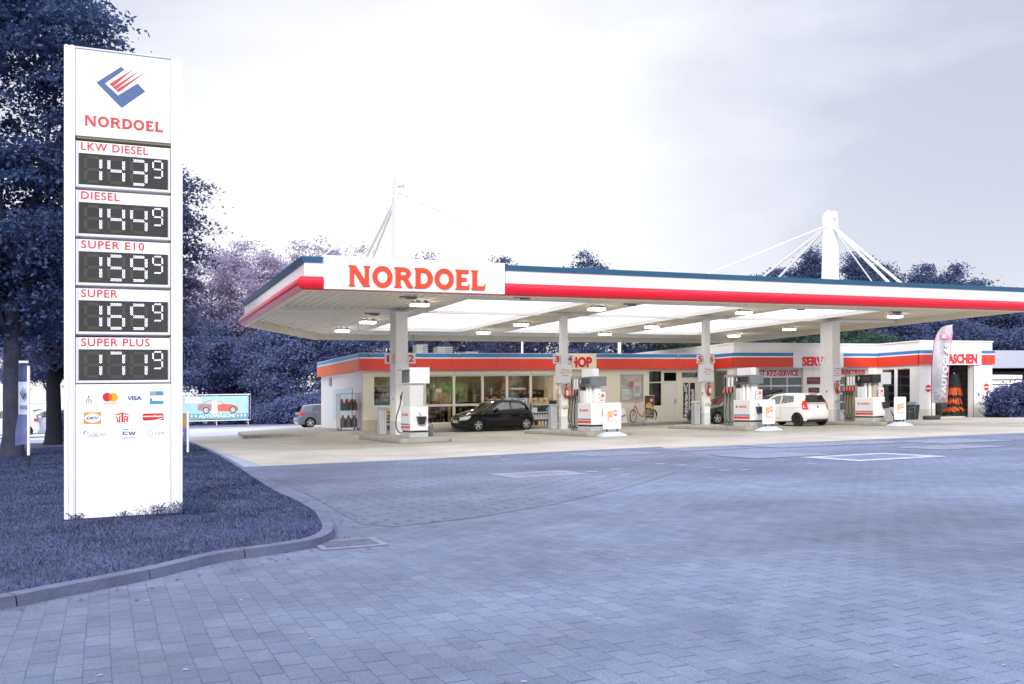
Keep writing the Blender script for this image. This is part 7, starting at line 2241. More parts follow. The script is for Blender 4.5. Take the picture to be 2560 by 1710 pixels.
# bread board sign, bicycle, leaning panel
uu, vv = gpx(1622, 1058, SWZ)
vv = 13.75
uu = vpx(1623, 1040, vv)[0]
t = thing("bread_sign", "dark board sign with sandwich picture beside the red bicycle", "board sign", uu, vv, SWZ, 0.0)
MB().hexa([(-0.40, -0.24, 0), (0.40, -0.24, 0), (0.40, 0.24, 0), (-0.40, 0.24, 0)], [(-0.28, -0.10, 0.14), (0.28, -0.10, 0.14), (0.28, 0.10, 0.14), (-0.28, 0.10, 0.14)]).build("base", MIDGREY, t, bevel=0.02)
for x in (-0.18, 0.18):
    MB().cyl((x, 0, 0.13), (x, 0, 0.22), 0.025, n=8).build("spring_foot", DARK, t)
bd = MB().box(-0.29, 0.29, -0.02, 0.02, 0.21, 1.39).build("board", mat("board_cream", (0.70, 0.60, 0.40), 0.5), t, bevel=0.01)
po = MB().box(-0.265, 0.265, -0.026, -0.021, 0.24, 1.36).build("poster", mat("poster_brown", (0.055, 0.045, 0.04), 0.5, var=0.5, scale=4), bd, smooth=0)
f = FV(0, -0.026, 0)
def bm_(m, pts, d=0.002):
    mb = MB()
    flat_poly(mb, f, pts, d)
    mb.build("poster_motif", m, po, smooth=0)
BUN = mat("bun", (0.72, 0.38, 0.13), 0.5, var=0.4, scale=9)
bm_(BUN, disc_pts(-0.03, 0.86, 0.19, 0.15, 20))
bm_(mat("filling", (0.80, 0.60, 0.38), 0.5), [(-0.23, 0.78), (0.17, 0.76), (0.18, 0.80), (-0.22, 0.82)], 0.003)
bm_(BUN, disc_pts(0.17, 0.75, 0.095, 0.11, 16), 0.004)
bm_(mat("poster_red2", (0.62, 0.09, 0.06), 0.5), disc_pts(0.11, 1.14, 0.115, 0.13, 8), 0.003)
for (x0, x1, z) in ((0.05, 0.17, 1.17), (0.03, 0.19, 1.12), (0.05, 0.17, 1.07)):
    bm_(SIGNW, [(x0, z), (x1, z), (x1, z + 0.025), (x0, z + 0.025)], 0.0045)
for k, s_ in enumerate(("ECHT", "NORDISCH", "ECHT", "LECKER")):
    text_mb(s_, FV(-0.24, -0.026, 0.60 - 0.095 * k), min(0.45, 0.075 * len(s_)), 0.065, bold=0.02, depth=0.003).build("lettering", mat("chalk", (0.66, 0.63, 0.55), 0.6), po, smooth=0)
q = rect_v(1549.5, 1021, 1570, 1060, 14.3)
t = bthing("leaning_panel", "white panel with a dark sketch and red dot leaning by the shop wall", "panel", (q[0] + q[1]) / 2, 14.6, SWZ)
c = pb(MB().hexa([(q[0], 14.35, SWZ), (q[1], 14.35, SWZ), (q[1], 14.38, SWZ), (q[0], 14.38, SWZ)], [(q[0], 14.6, q[3]), (q[1], 14.6, q[3]), (q[1], 14.63, q[3]), (q[0], 14.63, q[3])]), "board", SIGNW, t)
sl = 0.25 / (q[3] - SWZ)
frm = (Vector((q[0], 14.35, SWZ)), Vector((1, 0, 0)), Vector((0, sl, 1)).normalized(), Vector((0, -1, sl)).normalized())
W_, H_ = q[1] - q[0], (q[3] - SWZ)
for m, pts in ((mat("sketch_dark", (0.10, 0.11, 0.14), 0.6), [(0.05 * W_, 0.42 * H_), (0.5 * W_, 0.5 * H_), (0.95 * W_, 0.62 * H_), (0.9 * W_, 0.52 * H_), (0.6 * W_, 0.46 * H_), (0.45 * W_, 0.25 * H_), (0.5 * W_, 0.44 * H_)]),
               (mat("dot_red", (0.60, 0.08, 0.08), 0.4), [(0.17 * W_ + 0.09 * math.cos(k * 0.6), 0.25 * H_ + 0.09 * math.sin(k * 0.6)) for k in range(10)])):
    mb = MB()
    flat_poly(mb, frm, pts, 0.004)
    pb(mb, "motif", m, c)
# bicycle: two wheels, step-through frame
bv = 14.15
wr = 0.33
fu, ru = vpx(1583, 1045, bv)[0], vpx(1637, 1045, bv)[0]
ru = fu + 1.06
bk = thing("bicycle", "red step-through bicycle parked behind the bread board sign", "bicycle", (fu + ru) / 2, bv, SWZ, 0.0)
BK = mat("bicycle_red", (0.50, 0.03, 0.06), 0.3, coat=0.6)
half_ = (ru - fu) / 2
for nm, cx, turn in (("front_wheel", -half_, 0.55), ("rear_wheel", half_, 0.0)):
    ca, sa = math.cos(turn), math.sin(turn)
    ring = [(cx + wr * math.cos(a) * ca, wr * math.cos(a) * sa, wr + wr * math.sin(a)) for a in [2 * math.pi * k / 28 for k in range(28)]]
    wobj = MB().tube(ring, 0.022, 6, closed=True).build(nm, RUBBER, bk)
    mb = MB()
    for k in range(12):
        a = math.pi * k / 6
        mb.cyl((cx, 0, wr), (cx + (wr - 0.02) * math.cos(a) * ca, (wr - 0.02) * math.cos(a) * sa, wr + (wr - 0.02) * math.sin(a)), 0.002, n=4)
    ring = [(cx + (wr - 0.03) * math.cos(a) * ca, (wr - 0.03) * math.cos(a) * sa, wr + (wr - 0.03) * math.sin(a)) for a in [2 * math.pi * k / 28 for k in range(28)]]
    mb.tube(ring, 0.009, 5, closed=True)
    mb.build("rim", STEEL, wobj)
MB().tube(smooth_line3([(-half_ + 0.14, 0, 0.86), (-half_ + 0.20, 0, 0.72), (-half_ + 0.3, 0, 0.48), (-half_ + 0.45, 0, 0.34), (-0.0, 0, 0.30), (0.05, 0, 0.29)]), 0.026, 8).tube([(0.05, 0, 0.29), (0.13, 0, 0.56), (0.2, 0, 0.80)], 0.02, 8).tube([(0.05, 0.05, 0.29), (half_, 0.05, wr)], 0.012, 6).tube([(0.05, -0.05, 0.29), (half_, -0.05, wr)], 0.012, 6).tube([(0.15, 0.04, 0.62), (half_, 0.05, wr)], 0.011, 6).tube([(0.15, -0.04, 0.62), (half_, -0.05, wr)], 0.011, 6).build("frame", BK, bk)
MB().tube([(-half_ + 0.12, 0, 0.90), (-half_ + 0.06, 0.06, 0.70), (-half_, 0.06, wr)], 0.013, 6).tube([(-half_ + 0.12, 0, 0.90), (-half_ + 0.06, -0.06, 0.70), (-half_, -0.06, wr)], 0.013, 6).build("fork", BK, bk)
MB().tube(smooth_line3([(-half_ - 0.12, -0.25, 1.14), (-half_ + 0.02, -0.24, 1.08), (-half_ + 0.12, -0.05, 1.0), (-half_ + 0.14, 0.1, 1.0), (-half_ + 0.26, 0.27, 1.03), (-half_ + 0.40, 0.27, 1.03)]), 0.012, 6).cyl((-half_ + 0.12, 0, 0.88), (-half_ + 0.13, 0, 1.0), 0.014, n=8).build("handlebar", STEEL, bk)
MB().hexa([(0.08, -0.03, 0.82), (0.36, -0.09, 0.82), (0.36, 0.09, 0.82), (0.08, 0.03, 0.82)], [(0.08, -0.03, 0.86), (0.36, -0.10, 0.89), (0.36, 0.10, 0.89), (0.08, 0.03, 0.86)]).build("saddle", DARK, bk, bevel=0.02)
ring = [(half_ + (wr + 0.045) * math.cos(a), 0, wr + (wr + 0.045) * math.sin(a)) for a in [0.0 + 2.6 * k / 14 for k in range(15)]]
MB().tube(ring, 0.022, 6).build("mudguard", DARK, bk)
# chair, dark planter, beach flag, slab, at the wash hall
cu, cv = gpx(2293, 1050)
cu, cv = 33.0, 8.9
t = thing("garden_chair", "dark metal garden chair in profile by the wash hall window", "chair", cu, cv, 0.0, 0.1)
CH = mat("chair_metal", (0.20, 0.21, 0.22), 0.4, 0.5)
for y in (-0.25, 0.25):
    MB().tube([(-0.24, y, 0), (-0.24, y, 0.62), (0.22, y, 0.64)], 0.018, 6).build("front_leg", CH, t)
    MB().tube([(0.26, y, 0), (0.20, y, 0.42), (0.30, y, 0.92)], 0.018, 6).build("rear_leg", CH, t)
MB().box(-0.24, 0.22, -0.24, 0.24, 0.40, 0.43).build("seat", CH, t, bevel=0.01)
MB().hexa([(0.205, -0.24, 0.5), (0.225, -0.24, 0.5), (0.225, 0.24, 0.5), (0.205, 0.24, 0.5)], [(0.29, -0.24, 0.92), (0.31, -0.24, 0.92), (0.31, 0.24, 0.92), (0.29, 0.24, 0.92)]).build("backrest", mat("chair_mesh", (0.30, 0.31, 0.33), 0.6), t)
pu = vpx(2281, 1030, 8.9)[0]
t = thing("tall_planter", "dark square tub between the white board and the chair", "planter", pu, 9.0, 0.0)
MB().hexa([(-0.26, -0.24, 0), (0.26, -0.24, 0), (0.26, 0.24, 0), (-0.26, 0.24, 0)], [(-0.32, -0.3, 0.76), (0.32, -0.3, 0.76), (0.32, 0.3, 0.76), (-0.32, 0.3, 0.76)]).build("tub", mat("tub_dark", (0.035, 0.045, 0.045), 0.5), t, bevel=0.015)
MB().box(-0.29, 0.29, -0.27, 0.27, 0.761, 0.775).build("soil", mat("tub_soil", (0.02, 0.018, 0.015), 0.9), t, smooth=0)
fv_ = 8.0
fu0 = vpx(2329, 1045, fv_)[0]
t = thing("beach_flag", "tall curved grey beach flag reading AUTOGLAS before the wash hall", "flag", fu0, fv_, 0.0)
MB().lathe([(0.40, 0), (0.42, 0.03), (0.42, 0.17), (0.38, 0.2), (0.2, 0.2)], n=24).build("base", mat("flag_base", (0.05, 0.06, 0.06), 0.6, var=0.15), t)
def fl(x, y):
    u, z = vpx(x, y, fv_)
    return u - fu0, z
FLX = lambda cx, cy: (2300 + cx * 0.17227, 800 + cy * 0.17227)
left = [FLX(170, 1205), FLX(165, 960), FLX(172, 720), FLX(188, 480), FLX(212, 300), FLX(250, 190), FLX(310, 110), FLX(390, 76), FLX(472, 72)]
right = [FLX(368, 1195), FLX(378, 1000), FLX(390, 780), FLX(402, 560), FLX(425, 380), FLX(440, 250), FLX(455, 170), FLX(468, 110), FLX(472, 74)]
FLG = mat("flag_silver", (0.50, 0.49, 0.53), 0.6, var=0.35, scale=0.9)
FPK = mat("flag_magenta", (0.75, 0.22, 0.38), 0.6)
mb = MB()
rows = 26
def along(P, t):
    k = t * (len(P) - 1)
    i = min(int(k), len(P) - 2)
    a, b = P[i], P[i + 1]
    return (a[0] + (b[0] - a[0]) * (k - i), a[1] + (b[1] - a[1]) * (k - i))
grid = []
for r_ in range(rows + 1):
    a, b = fl(*along(left, r_ / rows)), fl(*along(right, r_ / rows))
    row = []
    for c in range(9):
        s_ = c / 8
        x, z = a[0] + (b[0] - a[0]) * s_, a[1] + (b[1] - a[1]) * s_
        row.append((x, 0.05 * math.sin(s_ * 5 + r_ * 0.35) * s_ - 0.03, z))
    grid.append(row)
vs = [p for row in grid for p in row] + [(p[0], p[1] + 0.006, p[2]) for row in grid for p in row]
n = 9
off = len(vs) // 2
fs = []
for r_ in range(rows):
    for c in range(8):
        q4 = (r_ * n + c, r_ * n + c + 1, (r_ + 1) * n + c + 1, (r_ + 1) * n + c)
        fs += [q4, tuple(i + off for i in q4[::-1])]
mb.add(vs, fs)
cl = mb.build("cloth", FLG, t, smooth=60, recalc=False)
def strip_along(P, w0, w1, y, m, nm):
    mb = MB()
    pts = [fl(*along(P, k / 24)) for k in range(25)]
    for a, b in zip(pts[:-1], pts[1:]):
        mb.add([(a[0] + w0, y, a[1]), (a[0] + w1, y, a[1]), (b[0] + w1, y, b[1]), (b[0] + w0, y, b[1]), (a[0] + w0, y - 0.004, a[1]), (a[0] + w1, y - 0.004, a[1]), (b[0] + w1, y - 0.004, b[1]), (b[0] + w0, y - 0.004, b[1])],
               [(0, 3, 2, 1), (4, 5, 6, 7), (0, 1, 5, 4), (2, 3, 7, 6), (1, 2, 6, 5), (3, 0, 4, 7)])
    return mb.build(nm, m, cl, smooth=0)
strip_along(left, -0.03, 0.03, -0.025, FPK, "edge_stripe")
strip_along(right[:-2], -0.05, 0.01, -0.11, FPK, "edge_stripe")
MB().tube([(0, 0, 0.18), (0, 0, 0.6)] + [(fl(*along(left, k / 14))[0] - 0.02, 0, fl(*along(left, k / 14))[1]) for k in range(15)], 0.016, 6).build("pole", DARK, t)
# letters climb the flag
P0, P1 = FLX(322, 1062), FLX(388, 345)
a0, a1 = fl(*P0), fl(*P1)
dx, dz = a1[0] - a0[0], a1[1] - a0[1]
L_ = math.hypot(dx, dz)
rt = Vector((dx / L_, 0, dz / L_))
up_ = Vector((-dz / L_, 0, dx / L_))
text_mb("AUTOGLAS", (Vector((a0[0] + 0.15, -0.10, a0[1])), rt, up_, Vector((0, -1, 0))), L_, 0.40, bold=0.03, depth=0.004).build("lettering", SIGNW, cl, smooth=0)
c0 = fl(*FLX(330, 240))
mb = MB()
flat_poly(mb, FV(c0[0], -0.10, c0[1]), [(-0.24, -0.12), (-0.2, 0.16), (0.1, 0.18), (0.28, 0.0), (0.42, -0.02), (0.42, -0.14)], 0.004)
mb.build("magenta_motif", FPK, cl, smooth=0)
text_mb("RS", FV(c0[0] - 0.14, -0.105, c0[1] - 0.08), 0.26, 0.2, bold=0.03, depth=0.004).build("lettering", SIGNW, cl, smooth=0)
mb = MB()
for r_ in range(9):
    for c in range(8):
        b0 = fl(*FLX(185 + c * 22 + (r_ % 2) * 10, 1190 - r_ * 17))
        if random.random() < 1 - r_ * 0.09 and c * 22 < 180:
            flat_poly(mb, FV(b0[0], -0.10, b0[1]), [(-0.035, -0.03), (0.035, -0.02), (0.03, 0.03), (-0.03, 0.02)], 0.003)
mb.build("chequer_pattern", mat("chequer_grey", (0.22, 0.22, 0.27), 0.6), cl, smooth=0)['kind'] = 'stuff'
uu, vv = gpx(2362, 1048)
o = MB().box(-0.9, 0.9, -0.35, 0.35, -0.01, 0.07).build("kerb_slab", mat("slab_pale", (0.60, 0.55, 0.42), 0.8, var=0.15, scale=3), bevel=0.01)
place(o, 36.6, 9.6)
tag(o, "flat pale concrete slab on the ground beside the beach flag's base", "slab")

# ------------------------------------------------------------------ things on and beyond the lawn
# banner with a car picture
bnv = 49.5
bl, br_ = vpx(456, 1040, bnv)[0], vpx(626, 1040, bnv)[0]
bz0, bz1 = vpx(540, 1051.5, bnv)[1], vpx(540, 987, bnv)[1]
t = bthing("advert_banner", "wide pale blue car wash banner in a white tube frame beyond the drive", "banner", (bl + br_) / 2, bnv)
mb = MB().tube([(bl, bnv, bz0), (br_, bnv, bz0), (br_, bnv, bz1), (bl, bnv, bz1)], 0.05, 8, closed=True)
pb(mb, "frame", WHITE, t, smooth=40)
for uu in (bl + 0.1, vpx(542, 1040, bnv)[0], vpx(621, 1040, bnv)[0]):
    pb(MB().cyl((uu, bnv + 0.08, 0), (uu, bnv + 0.08, bz1 + 0.06), 0.045, n=8), "post", LIGHTGREY, t, smooth=40)
def BP(x, y):                        # zoomed banner picture -> local
    return vpx(440 + x * 0.10843, 960 + y * 0.10843, bnv)
cu0, cz1 = BP(212, 290)
cu1, cz0 = BP(1660, 800)
cz0 = BP(900, 812)[1]
sheet_ = pb(MB().box(cu0 - 1.0, cu1, bnv - 0.02, bnv, cz0, cz1), "cloth", mat("banner_blue", (0.42, 0.68, 0.74), 0.6, var=0.18, scale=0.5), t)
def bmf(m, pts, d=0.006, nm="banner_motif"):
    mb = MB()
    flat_poly(mb, FV(0, bnv - 0.02, 0), [BP(*p) for p in pts], d)
    pb(mb, nm, m, sheet_)
bmf(mat("banner_teal", (0.17, 0.38, 0.44), 0.6), [(150, 692), (1660, 668), (1660, 812), (150, 815)], 0.005)
bmf(SIGNW, [(212, 292), (622, 292), (570, 440), (212, 440)])
bmf(mat("car_brown", (0.42, 0.27, 0.25), 0.6, var=0.2, scale=2), [(490, 570), (520, 470), (610, 455), (720, 390), (830, 370), (830, 600), (760, 630), (500, 610)], 0.007)
bmf(mat("car_window_pale", (0.62, 0.58, 0.60), 0.5), [(640, 460), (730, 405), (825, 385), (825, 465)], 0.010)
bmf(mat("car_red", (0.74, 0.15, 0.09), 0.5), [(950, 390), (1020, 395), (1120, 455), (1290, 470), (1400, 510), (1438, 560), (1420, 615), (1240, 630), (965, 630)], 0.007)
bmf(mat("car_window_red", (0.70, 0.58, 0.58), 0.5), [(955, 400), (1015, 405), (1095, 462), (955, 480)], 0.010)
bmf(SIGNW, [(828, 380), (950, 380), (950, 690), (820, 690)], 0.009)
for cx_ in (690, 1310):
    bmf(DARK, oval(cx_, 595 + (15 if cx_ < 800 else 0), 78, 78, 20), 0.011)
    bmf(LIGHTGREY, oval(cx_, 595 + (15 if cx_ < 800 else 0), 58, 58, 20), 0.013)
    for k in range(5):
        a = k * 1.2566
        bmf(GREY, oval(cx_ + 34 * math.cos(a), 595 + (15 if cx_ < 800 else 0) + 34 * math.sin(a), 12, 12, 8), 0.015)
a, b = BP(520, 785), BP(1370, 765)
h_ = BP(900, 700)[1] - BP(900, 780)[1]
pb(text_mb("AUTOWÄSCHE", FV(a[0], bnv - 0.026, a[1]), b[0] - a[0], h_ * 1.22, bold=0.04, depth=0.006), "lettering", SIGNW, sheet_)
for x, y in ((345, 745), (440, 743), (1408, 725), (1490, 724), (1575, 722)):
    bmf(SIGNW, [(x, y - 34), (x + 52, y), (x, y + 34)], 0.011, "arrow")
bb, rr = MB(), MB()
e0 = BP(248, 405)
emblem(FV(e0[0], bnv - 0.027, e0[1]), 0.17, bb, rr)
pb(bb, "emblem", mat("emblem_pale_blue", (0.40, 0.47, 0.62), 0.5), sheet_)
pb(rr, "emblem_spike", mat("emblem_pale_red", (0.80, 0.48, 0.48), 0.5), sheet_)
e1 = BP(345, 388)
pb(serif_word(FV(e1[0], bnv - 0.027, e1[1]), BP(565, 388)[0] - e1[0], 0.09, 0.004), "lettering", mat("emblem_pale_red", (0.80, 0.48, 0.48), 0.5), sheet_)
# flag on a pole at the left
fu_, fvv = gpx(71.5, 1167, 0.085)
Yf = OY + fu_ * ST + fvv * CT
s_ = Yf / FPX
t = thing("banner_flag", "narrow flag with dark ends and emblem on a white pole left of the pylon", "flag", fu_, fvv, 0.0)
zz_ = lambda y: CAMH - (y - hz(71)) * s_
MB().cyl((0, 0, 0.05), (0, 0, zz_(1138)), 0.028, n=10).build("ground_sleeve", DARK, t)
MB().cyl((0, 0, zz_(1138)), (0, 0, zz_(915)), 0.03, n=10).build("pole", SIGNW, t)
MB().box(-0.19, 0.0, -0.015, 0.015, zz_(908), zz_(902)).build("top_arm", LIGHTGREY, t, bevel=0.004)
wv = lambda k: 0.03 * math.sin(k * 2.6)
FDK = mat("flag_dark_blue", (0.045, 0.06, 0.16), 0.7, var=0.15)
FLT = mat("flag_pale", (0.50, 0.53, 0.70), 0.7, var=0.1)
for nm, ya, yb, m in (("dark_top", 908, 954, FDK), ("pale_middle", 954, 1036, FLT), ("dark_foot", 1036, 1108, mat("flag_mid_blue", (0.10, 0.13, 0.31), 0.7, var=0.2))):
    mb = MB()
    vs, fs = [], []
    for k in range(7):
        for r_ in range(7):
            y = ya + (yb - ya) * r_ / 6
            wid = 0.185 + (0.06 if y > 1036 else 0.0) * min(1, (y - 1036) / 40)
            x = -0.012 - wid * k / 6
            vs.append((x, wv(k / 6 * 1.5) + 0.008 * math.sin(r_), zz_(y + (k * 1.0 if nm == "dark_foot" and r_ == 6 else 0))))
    for k in range(6):
        for r_ in range(6):
            fs.append((k * 7 + r_, (k + 1) * 7 + r_, (k + 1) * 7 + r_ + 1, k * 7 + r_ + 1))
    mb.add(vs + [(p[0], p[1] + 0.004, p[2]) for p in vs], fs + [tuple(i + 49 for i in f[::-1]) for f in fs])
    p_ = mb.build(nm, m, t, smooth=60, recalc=False)
    if nm == "pale_middle":
        bb = MB()
        fr_ = FV(-0.165, -0.035, zz_(1001))
        rr = MB()
        for P in EMB_BLUE:
            flat_poly(bb, fr_, [(a * 0.12, b * 0.32) for a, b in P], 0.003)
        for P in EMB_RED:
            flat_poly(rr, fr_, [(a * 0.12, b * 0.32) for a, b in P], 0.003)
        bb.build("emblem", FDK, p_, smooth=0)
        rr.build("emblem_spike", FDK, p_, smooth=0)
        text_mb("NORDOEL", FV(-0.17, -0.035, zz_(1022)), 0.145, 0.085, bold=0.02, depth=0.003).build("lettering", FDK, p_, smooth=0)
# chalk board behind the pylon's right edge
cu_, cv_ = gpx(473, 1130, 0.085)
t = thing("chalk_board", "dark blue and brown chalk board half hidden behind the pylon's right edge", "board sign", cu_ - 0.44, cv_, 0.08, -0.35)
Yc = OY + cu_ * ST + cv_ * CT
sc_ = Yc / FPX
hT = (1130 - 1032) * sc_
for x in (-0.42, 0.42):
    MB().box(x - 0.03, x + 0.03, -0.02, 0.02, 0.0, hT + 0.06).build("leg", LIGHTGREY, t, bevel=0.008)
bd = MB().box(-0.39, 0.39, -0.012, 0.012, 0.30, hT * 0.62).build("board", mat("board_navy", (0.06, 0.08, 0.20), 0.6, var=0.3, scale=4), t, smooth=0)
MB().box(-0.39, 0.39, -0.012, 0.012, hT * 0.62 + 0.002, hT).build("header", mat("board_brown", (0.26, 0.16, 0.07), 0.6, var=0.4, scale=3), t, smooth=0)
mb = MB()
for (x0, x1, z, h_) in ((-0.2, 0.3, 0.62, 0.14), (-0.1, 0.34, 0.42, 0.12), (0.0, 0.3, 0.34, 0.03), (0.1, 0.34, 0.38, 0.02)):
    n_ = int((x1 - x0) / 0.07)
    for k in range(n_):
        mb.box(x0 + k * 0.07, x0 + k * 0.07 + 0.045, -0.016, -0.0125, z * hT, z * hT + h_)
mb.build("chalk_strokes", mat("chalk_blue", (0.45, 0.48, 0.62), 0.7), bd, smooth=0)['kind'] = 'stuff'
# pale sheet stripe on the lawn behind the pylon: far kerb of the drive, light poles behind the shop
for (x, yb, yt, v, lab) in ((1305.5, 890, 852, 30, "thin white pole rising behind the shop roof left of the second column"), (1548.5, 886, 852, 28, "thicker white pole behind the shop roof right of the second column")):
    u, z1 = vpx(x, yt, v)
    t = bthing("lamp_pole", lab, "pole", u, v)
    pb(MB().cyl((u, v, 0), (u, v, 5.6), 0.09 if x < 1400 else 0.14, 0.07 if x < 1400 else 0.11, n=10), "shaft", WHITE, t, smooth=40)
    pb(MB().box(u - 0.15, u + 0.15, v - 0.7, v + 0.1, 5.6, 5.7), "lamp_head", LIGHTGREY, t, bevel=0.03)
# ------------------------------------------------------------------ trees and shrubs
BARK = mat("bark", (0.030, 0.033, 0.060), 0.95, var=0.4, scale=3, bump=0.8, bscale=18)
BARKL = mat("bark_pale", (0.075, 0.09, 0.17), 0.95, var=0.3, scale=3, bump=0.6, bscale=18)
L_NEAR = mat_leaf("leaf_near_blue", (0.018, 0.033, 0.092), (0.092, 0.142, 0.300), 0.35, 0.9)
L_NEAR2 = mat_leaf("leaf_lilac", (0.058, 0.064, 0.135), (0.17, 0.18, 0.32), 0.4, 0.8)
L_MID = mat_leaf("leaf_mid_blue", (0.066, 0.090, 0.205), (0.185, 0.230, 0.42), 0.4, 0.5)
L_FLARE = mat_leaf("leaf_flare_lilac", (0.27, 0.23, 0.34), (0.46, 0.41, 0.53), 0.45, 0.4)  # leaf colour bleached in place of the lens flare over these trees
L_FAR = mat_leaf("leaf_far_blue", (0.034, 0.052, 0.126), (0.108, 0.146, 0.285), 0.35, 0.4)
L_GREEN = mat_leaf("leaf_far_green", (0.030, 0.06, 0.055), (0.10, 0.16, 0.12), 0.35, 0.4)
L_BUSH = mat_leaf("leaf_bush_blue", (0.04, 0.055, 0.14), (0.12, 0.15, 0.31), 0.3, 0.8)
def leaf_cloud(blobs, nclump, nleaf, spread, size, shell=0.55, droop=0.0, flat=0.45, seed=None, up=0.7):
    g = np.random.default_rng(seed)
    vol = np.array([b[3] * b[4] * b[5] for b in blobs]) ** 0.75
    which = g.choice(len(blobs), nclump, p=vol / vol.sum())
    d = g.normal(size=(nclump, 3))
    d /= np.linalg.norm(d, axis=1)[:, None]
    r = shell + (1 - shell) * g.uniform(0, 1, nclump) ** 0.6
    B = np.array(blobs)[which]
    cen = B[:, :3] + d * B[:, 3:6] * r[:, None]
    sp = spread * g.uniform(0.6, 1.35, nclump)
    cnt = np.maximum(6, (nleaf * g.uniform(0.5, 1.4, nclump)).astype(int))
    idx = np.repeat(np.arange(nclump), cnt)
    n = len(idx)
    o = g.normal(size=(n, 3)) * sp[idx][:, None] * np.array([1, 1, flat]) * 0.55
    o[:, 2] -= droop * (o[:, 0] ** 2 + o[:, 1] ** 2) / np.maximum(sp[idx], 0.01)
    P = cen[idx] + o
    nrm = g.normal(size=(n, 3)) + np.array([0, 0, up])
    nrm /= np.linalg.norm(nrm, axis=1)[:, None]
    a = np.cross(nrm, g.normal(size=(n, 3)))
    a /= np.maximum(np.linalg.norm(a, axis=1)[:, None], 1e-6)
    b = np.cross(nrm, a)
    s = size * g.uniform(0.6, 1.4, n)[:, None]
    V = np.stack([P - a * s, P - b * s * 0.55, P + a * s, P + b * s * 0.55], 1)
    return V.reshape(-1, 3), cen
def tree(name, label, X, Y, blobs, trunk_r, trunk_h, leafm, size, nclump, nleaf, spread, group=None, barkm=BARK, shell=0.55, droop=0.0, limbs=9, z0=0.0, flat=0.45, lean=0.0, cat="tree", up=0.7):
    """blobs in world metres relative to the foot: (dx, dy, z, rx, ry, rz)"""
    u, v = S2(X, Y)
    t = thing(name, label, cat, u, v, z0, -TH, group)
    V, cen = leaf_cloud(blobs, nclump, nleaf, spread, size, shell, droop, flat, seed=int(abs(X * 131 + Y * 17)) + 5, up=up)
    np_mesh("crown", V, 4, leafm, t)
    mb = MB()
    if trunk_r:
        top = (lean, 0, trunk_h)
        mb.tube([(-0.1 * trunk_r, 0, -0.15), (0, 0, 0.12), (0.02, 0.02, 0.6), (lean * 0.4, 0.03, trunk_h * 0.5), top, (lean + 0.15, 0.1, trunk_h * 1.5)], [trunk_r * 1.5, trunk_r * 1.15, trunk_r, trunk_r * 0.9, trunk_r * 0.72, trunk_r * 0.3], 12)
        rr = random.Random(int(abs(X * 7 + Y)))
        for k in range(limbs):
            c = cen[rr.randrange(len(cen))]
            z_s = trunk_h * rr.uniform(0.55, 1.35)
            s = Vector((lean * z_s / trunk_h, 0.0, z_s))
            e = Vector(c)
            m = (s + e) / 2 + Vector((rr.uniform(-0.3, 0.3), rr.uniform(-0.3, 0.3), rr.uniform(0.0, 0.6)))
            mb.tube([s, m, e], [trunk_r * 0.38, trunk_r * 0.22, trunk_r * 0.06], 6)
    else:
        for k in range(5):
            c = cen[(k * 7) % len(cen)]
            mb.tube([(0.1 * (k - 2), 0.05, 0), tuple(Vector(c) * 0.5), tuple(c)], [0.05, 0.035, 0.012], 5)
    mb.build("trunk" if trunk_r else "stem", barkm, t)
    return t
# tall near trees on the lawn behind the pylon
Xa, _ = zpx(30, 1128, 26)
tree("dark_tree", "tallest dark leafy tree at the picture's left edge, thick trunk beside the narrow flag", Xa, 26,
     [(-0.9, 0, 9.8, 3.7, 3.4, 3.6), (-0.9, 0, 12.8, 2.6, 2.8, 2.4), (-0.6, 0, 6.8, 3.3, 3.2, 2.4), (-0.2, 0.5, 4.5, 2.2, 2.4, 1.3), (1.8, -0.4, 11.0, 1.2, 1.6, 1.5), (1.6, 0, 4.9, 1.3, 1.4, 1.2)],
     0.27, 4.2, L_NEAR, 0.070, 330, 300, 0.95, limbs=16, z0=0.08, droop=0.30, flat=0.22, shell=0.45, up=1.3)
Xb, _ = zpx(133, 1103, 35)
tree("dark_tree", "dark lilac tree behind the price pylon, black trunk between flag and pylon", Xb, 35,
     [(2.0, 0, 7.2, 3.2, 3.2, 3.9), (1.4, 0, 4.6, 3.6, 3.0, 1.7), (3.0, 0, 9.3, 2.1, 2.2, 2.2), (0.4, 0, 6.2, 2.6, 2.6, 2.6), (4.2, -0.3, 7.6, 1.3, 1.4, 2.2)],
     0.28, 3.4, L_NEAR2, 0.078, 320, 230, 0.95, limbs=14, z0=0.06, droop=0.28, flat=0.24, up=1.2, barkm=mat("bark_black", (0.008, 0.009, 0.018), 0.95, var=0.4, scale=3, bump=0.8, bscale=18))
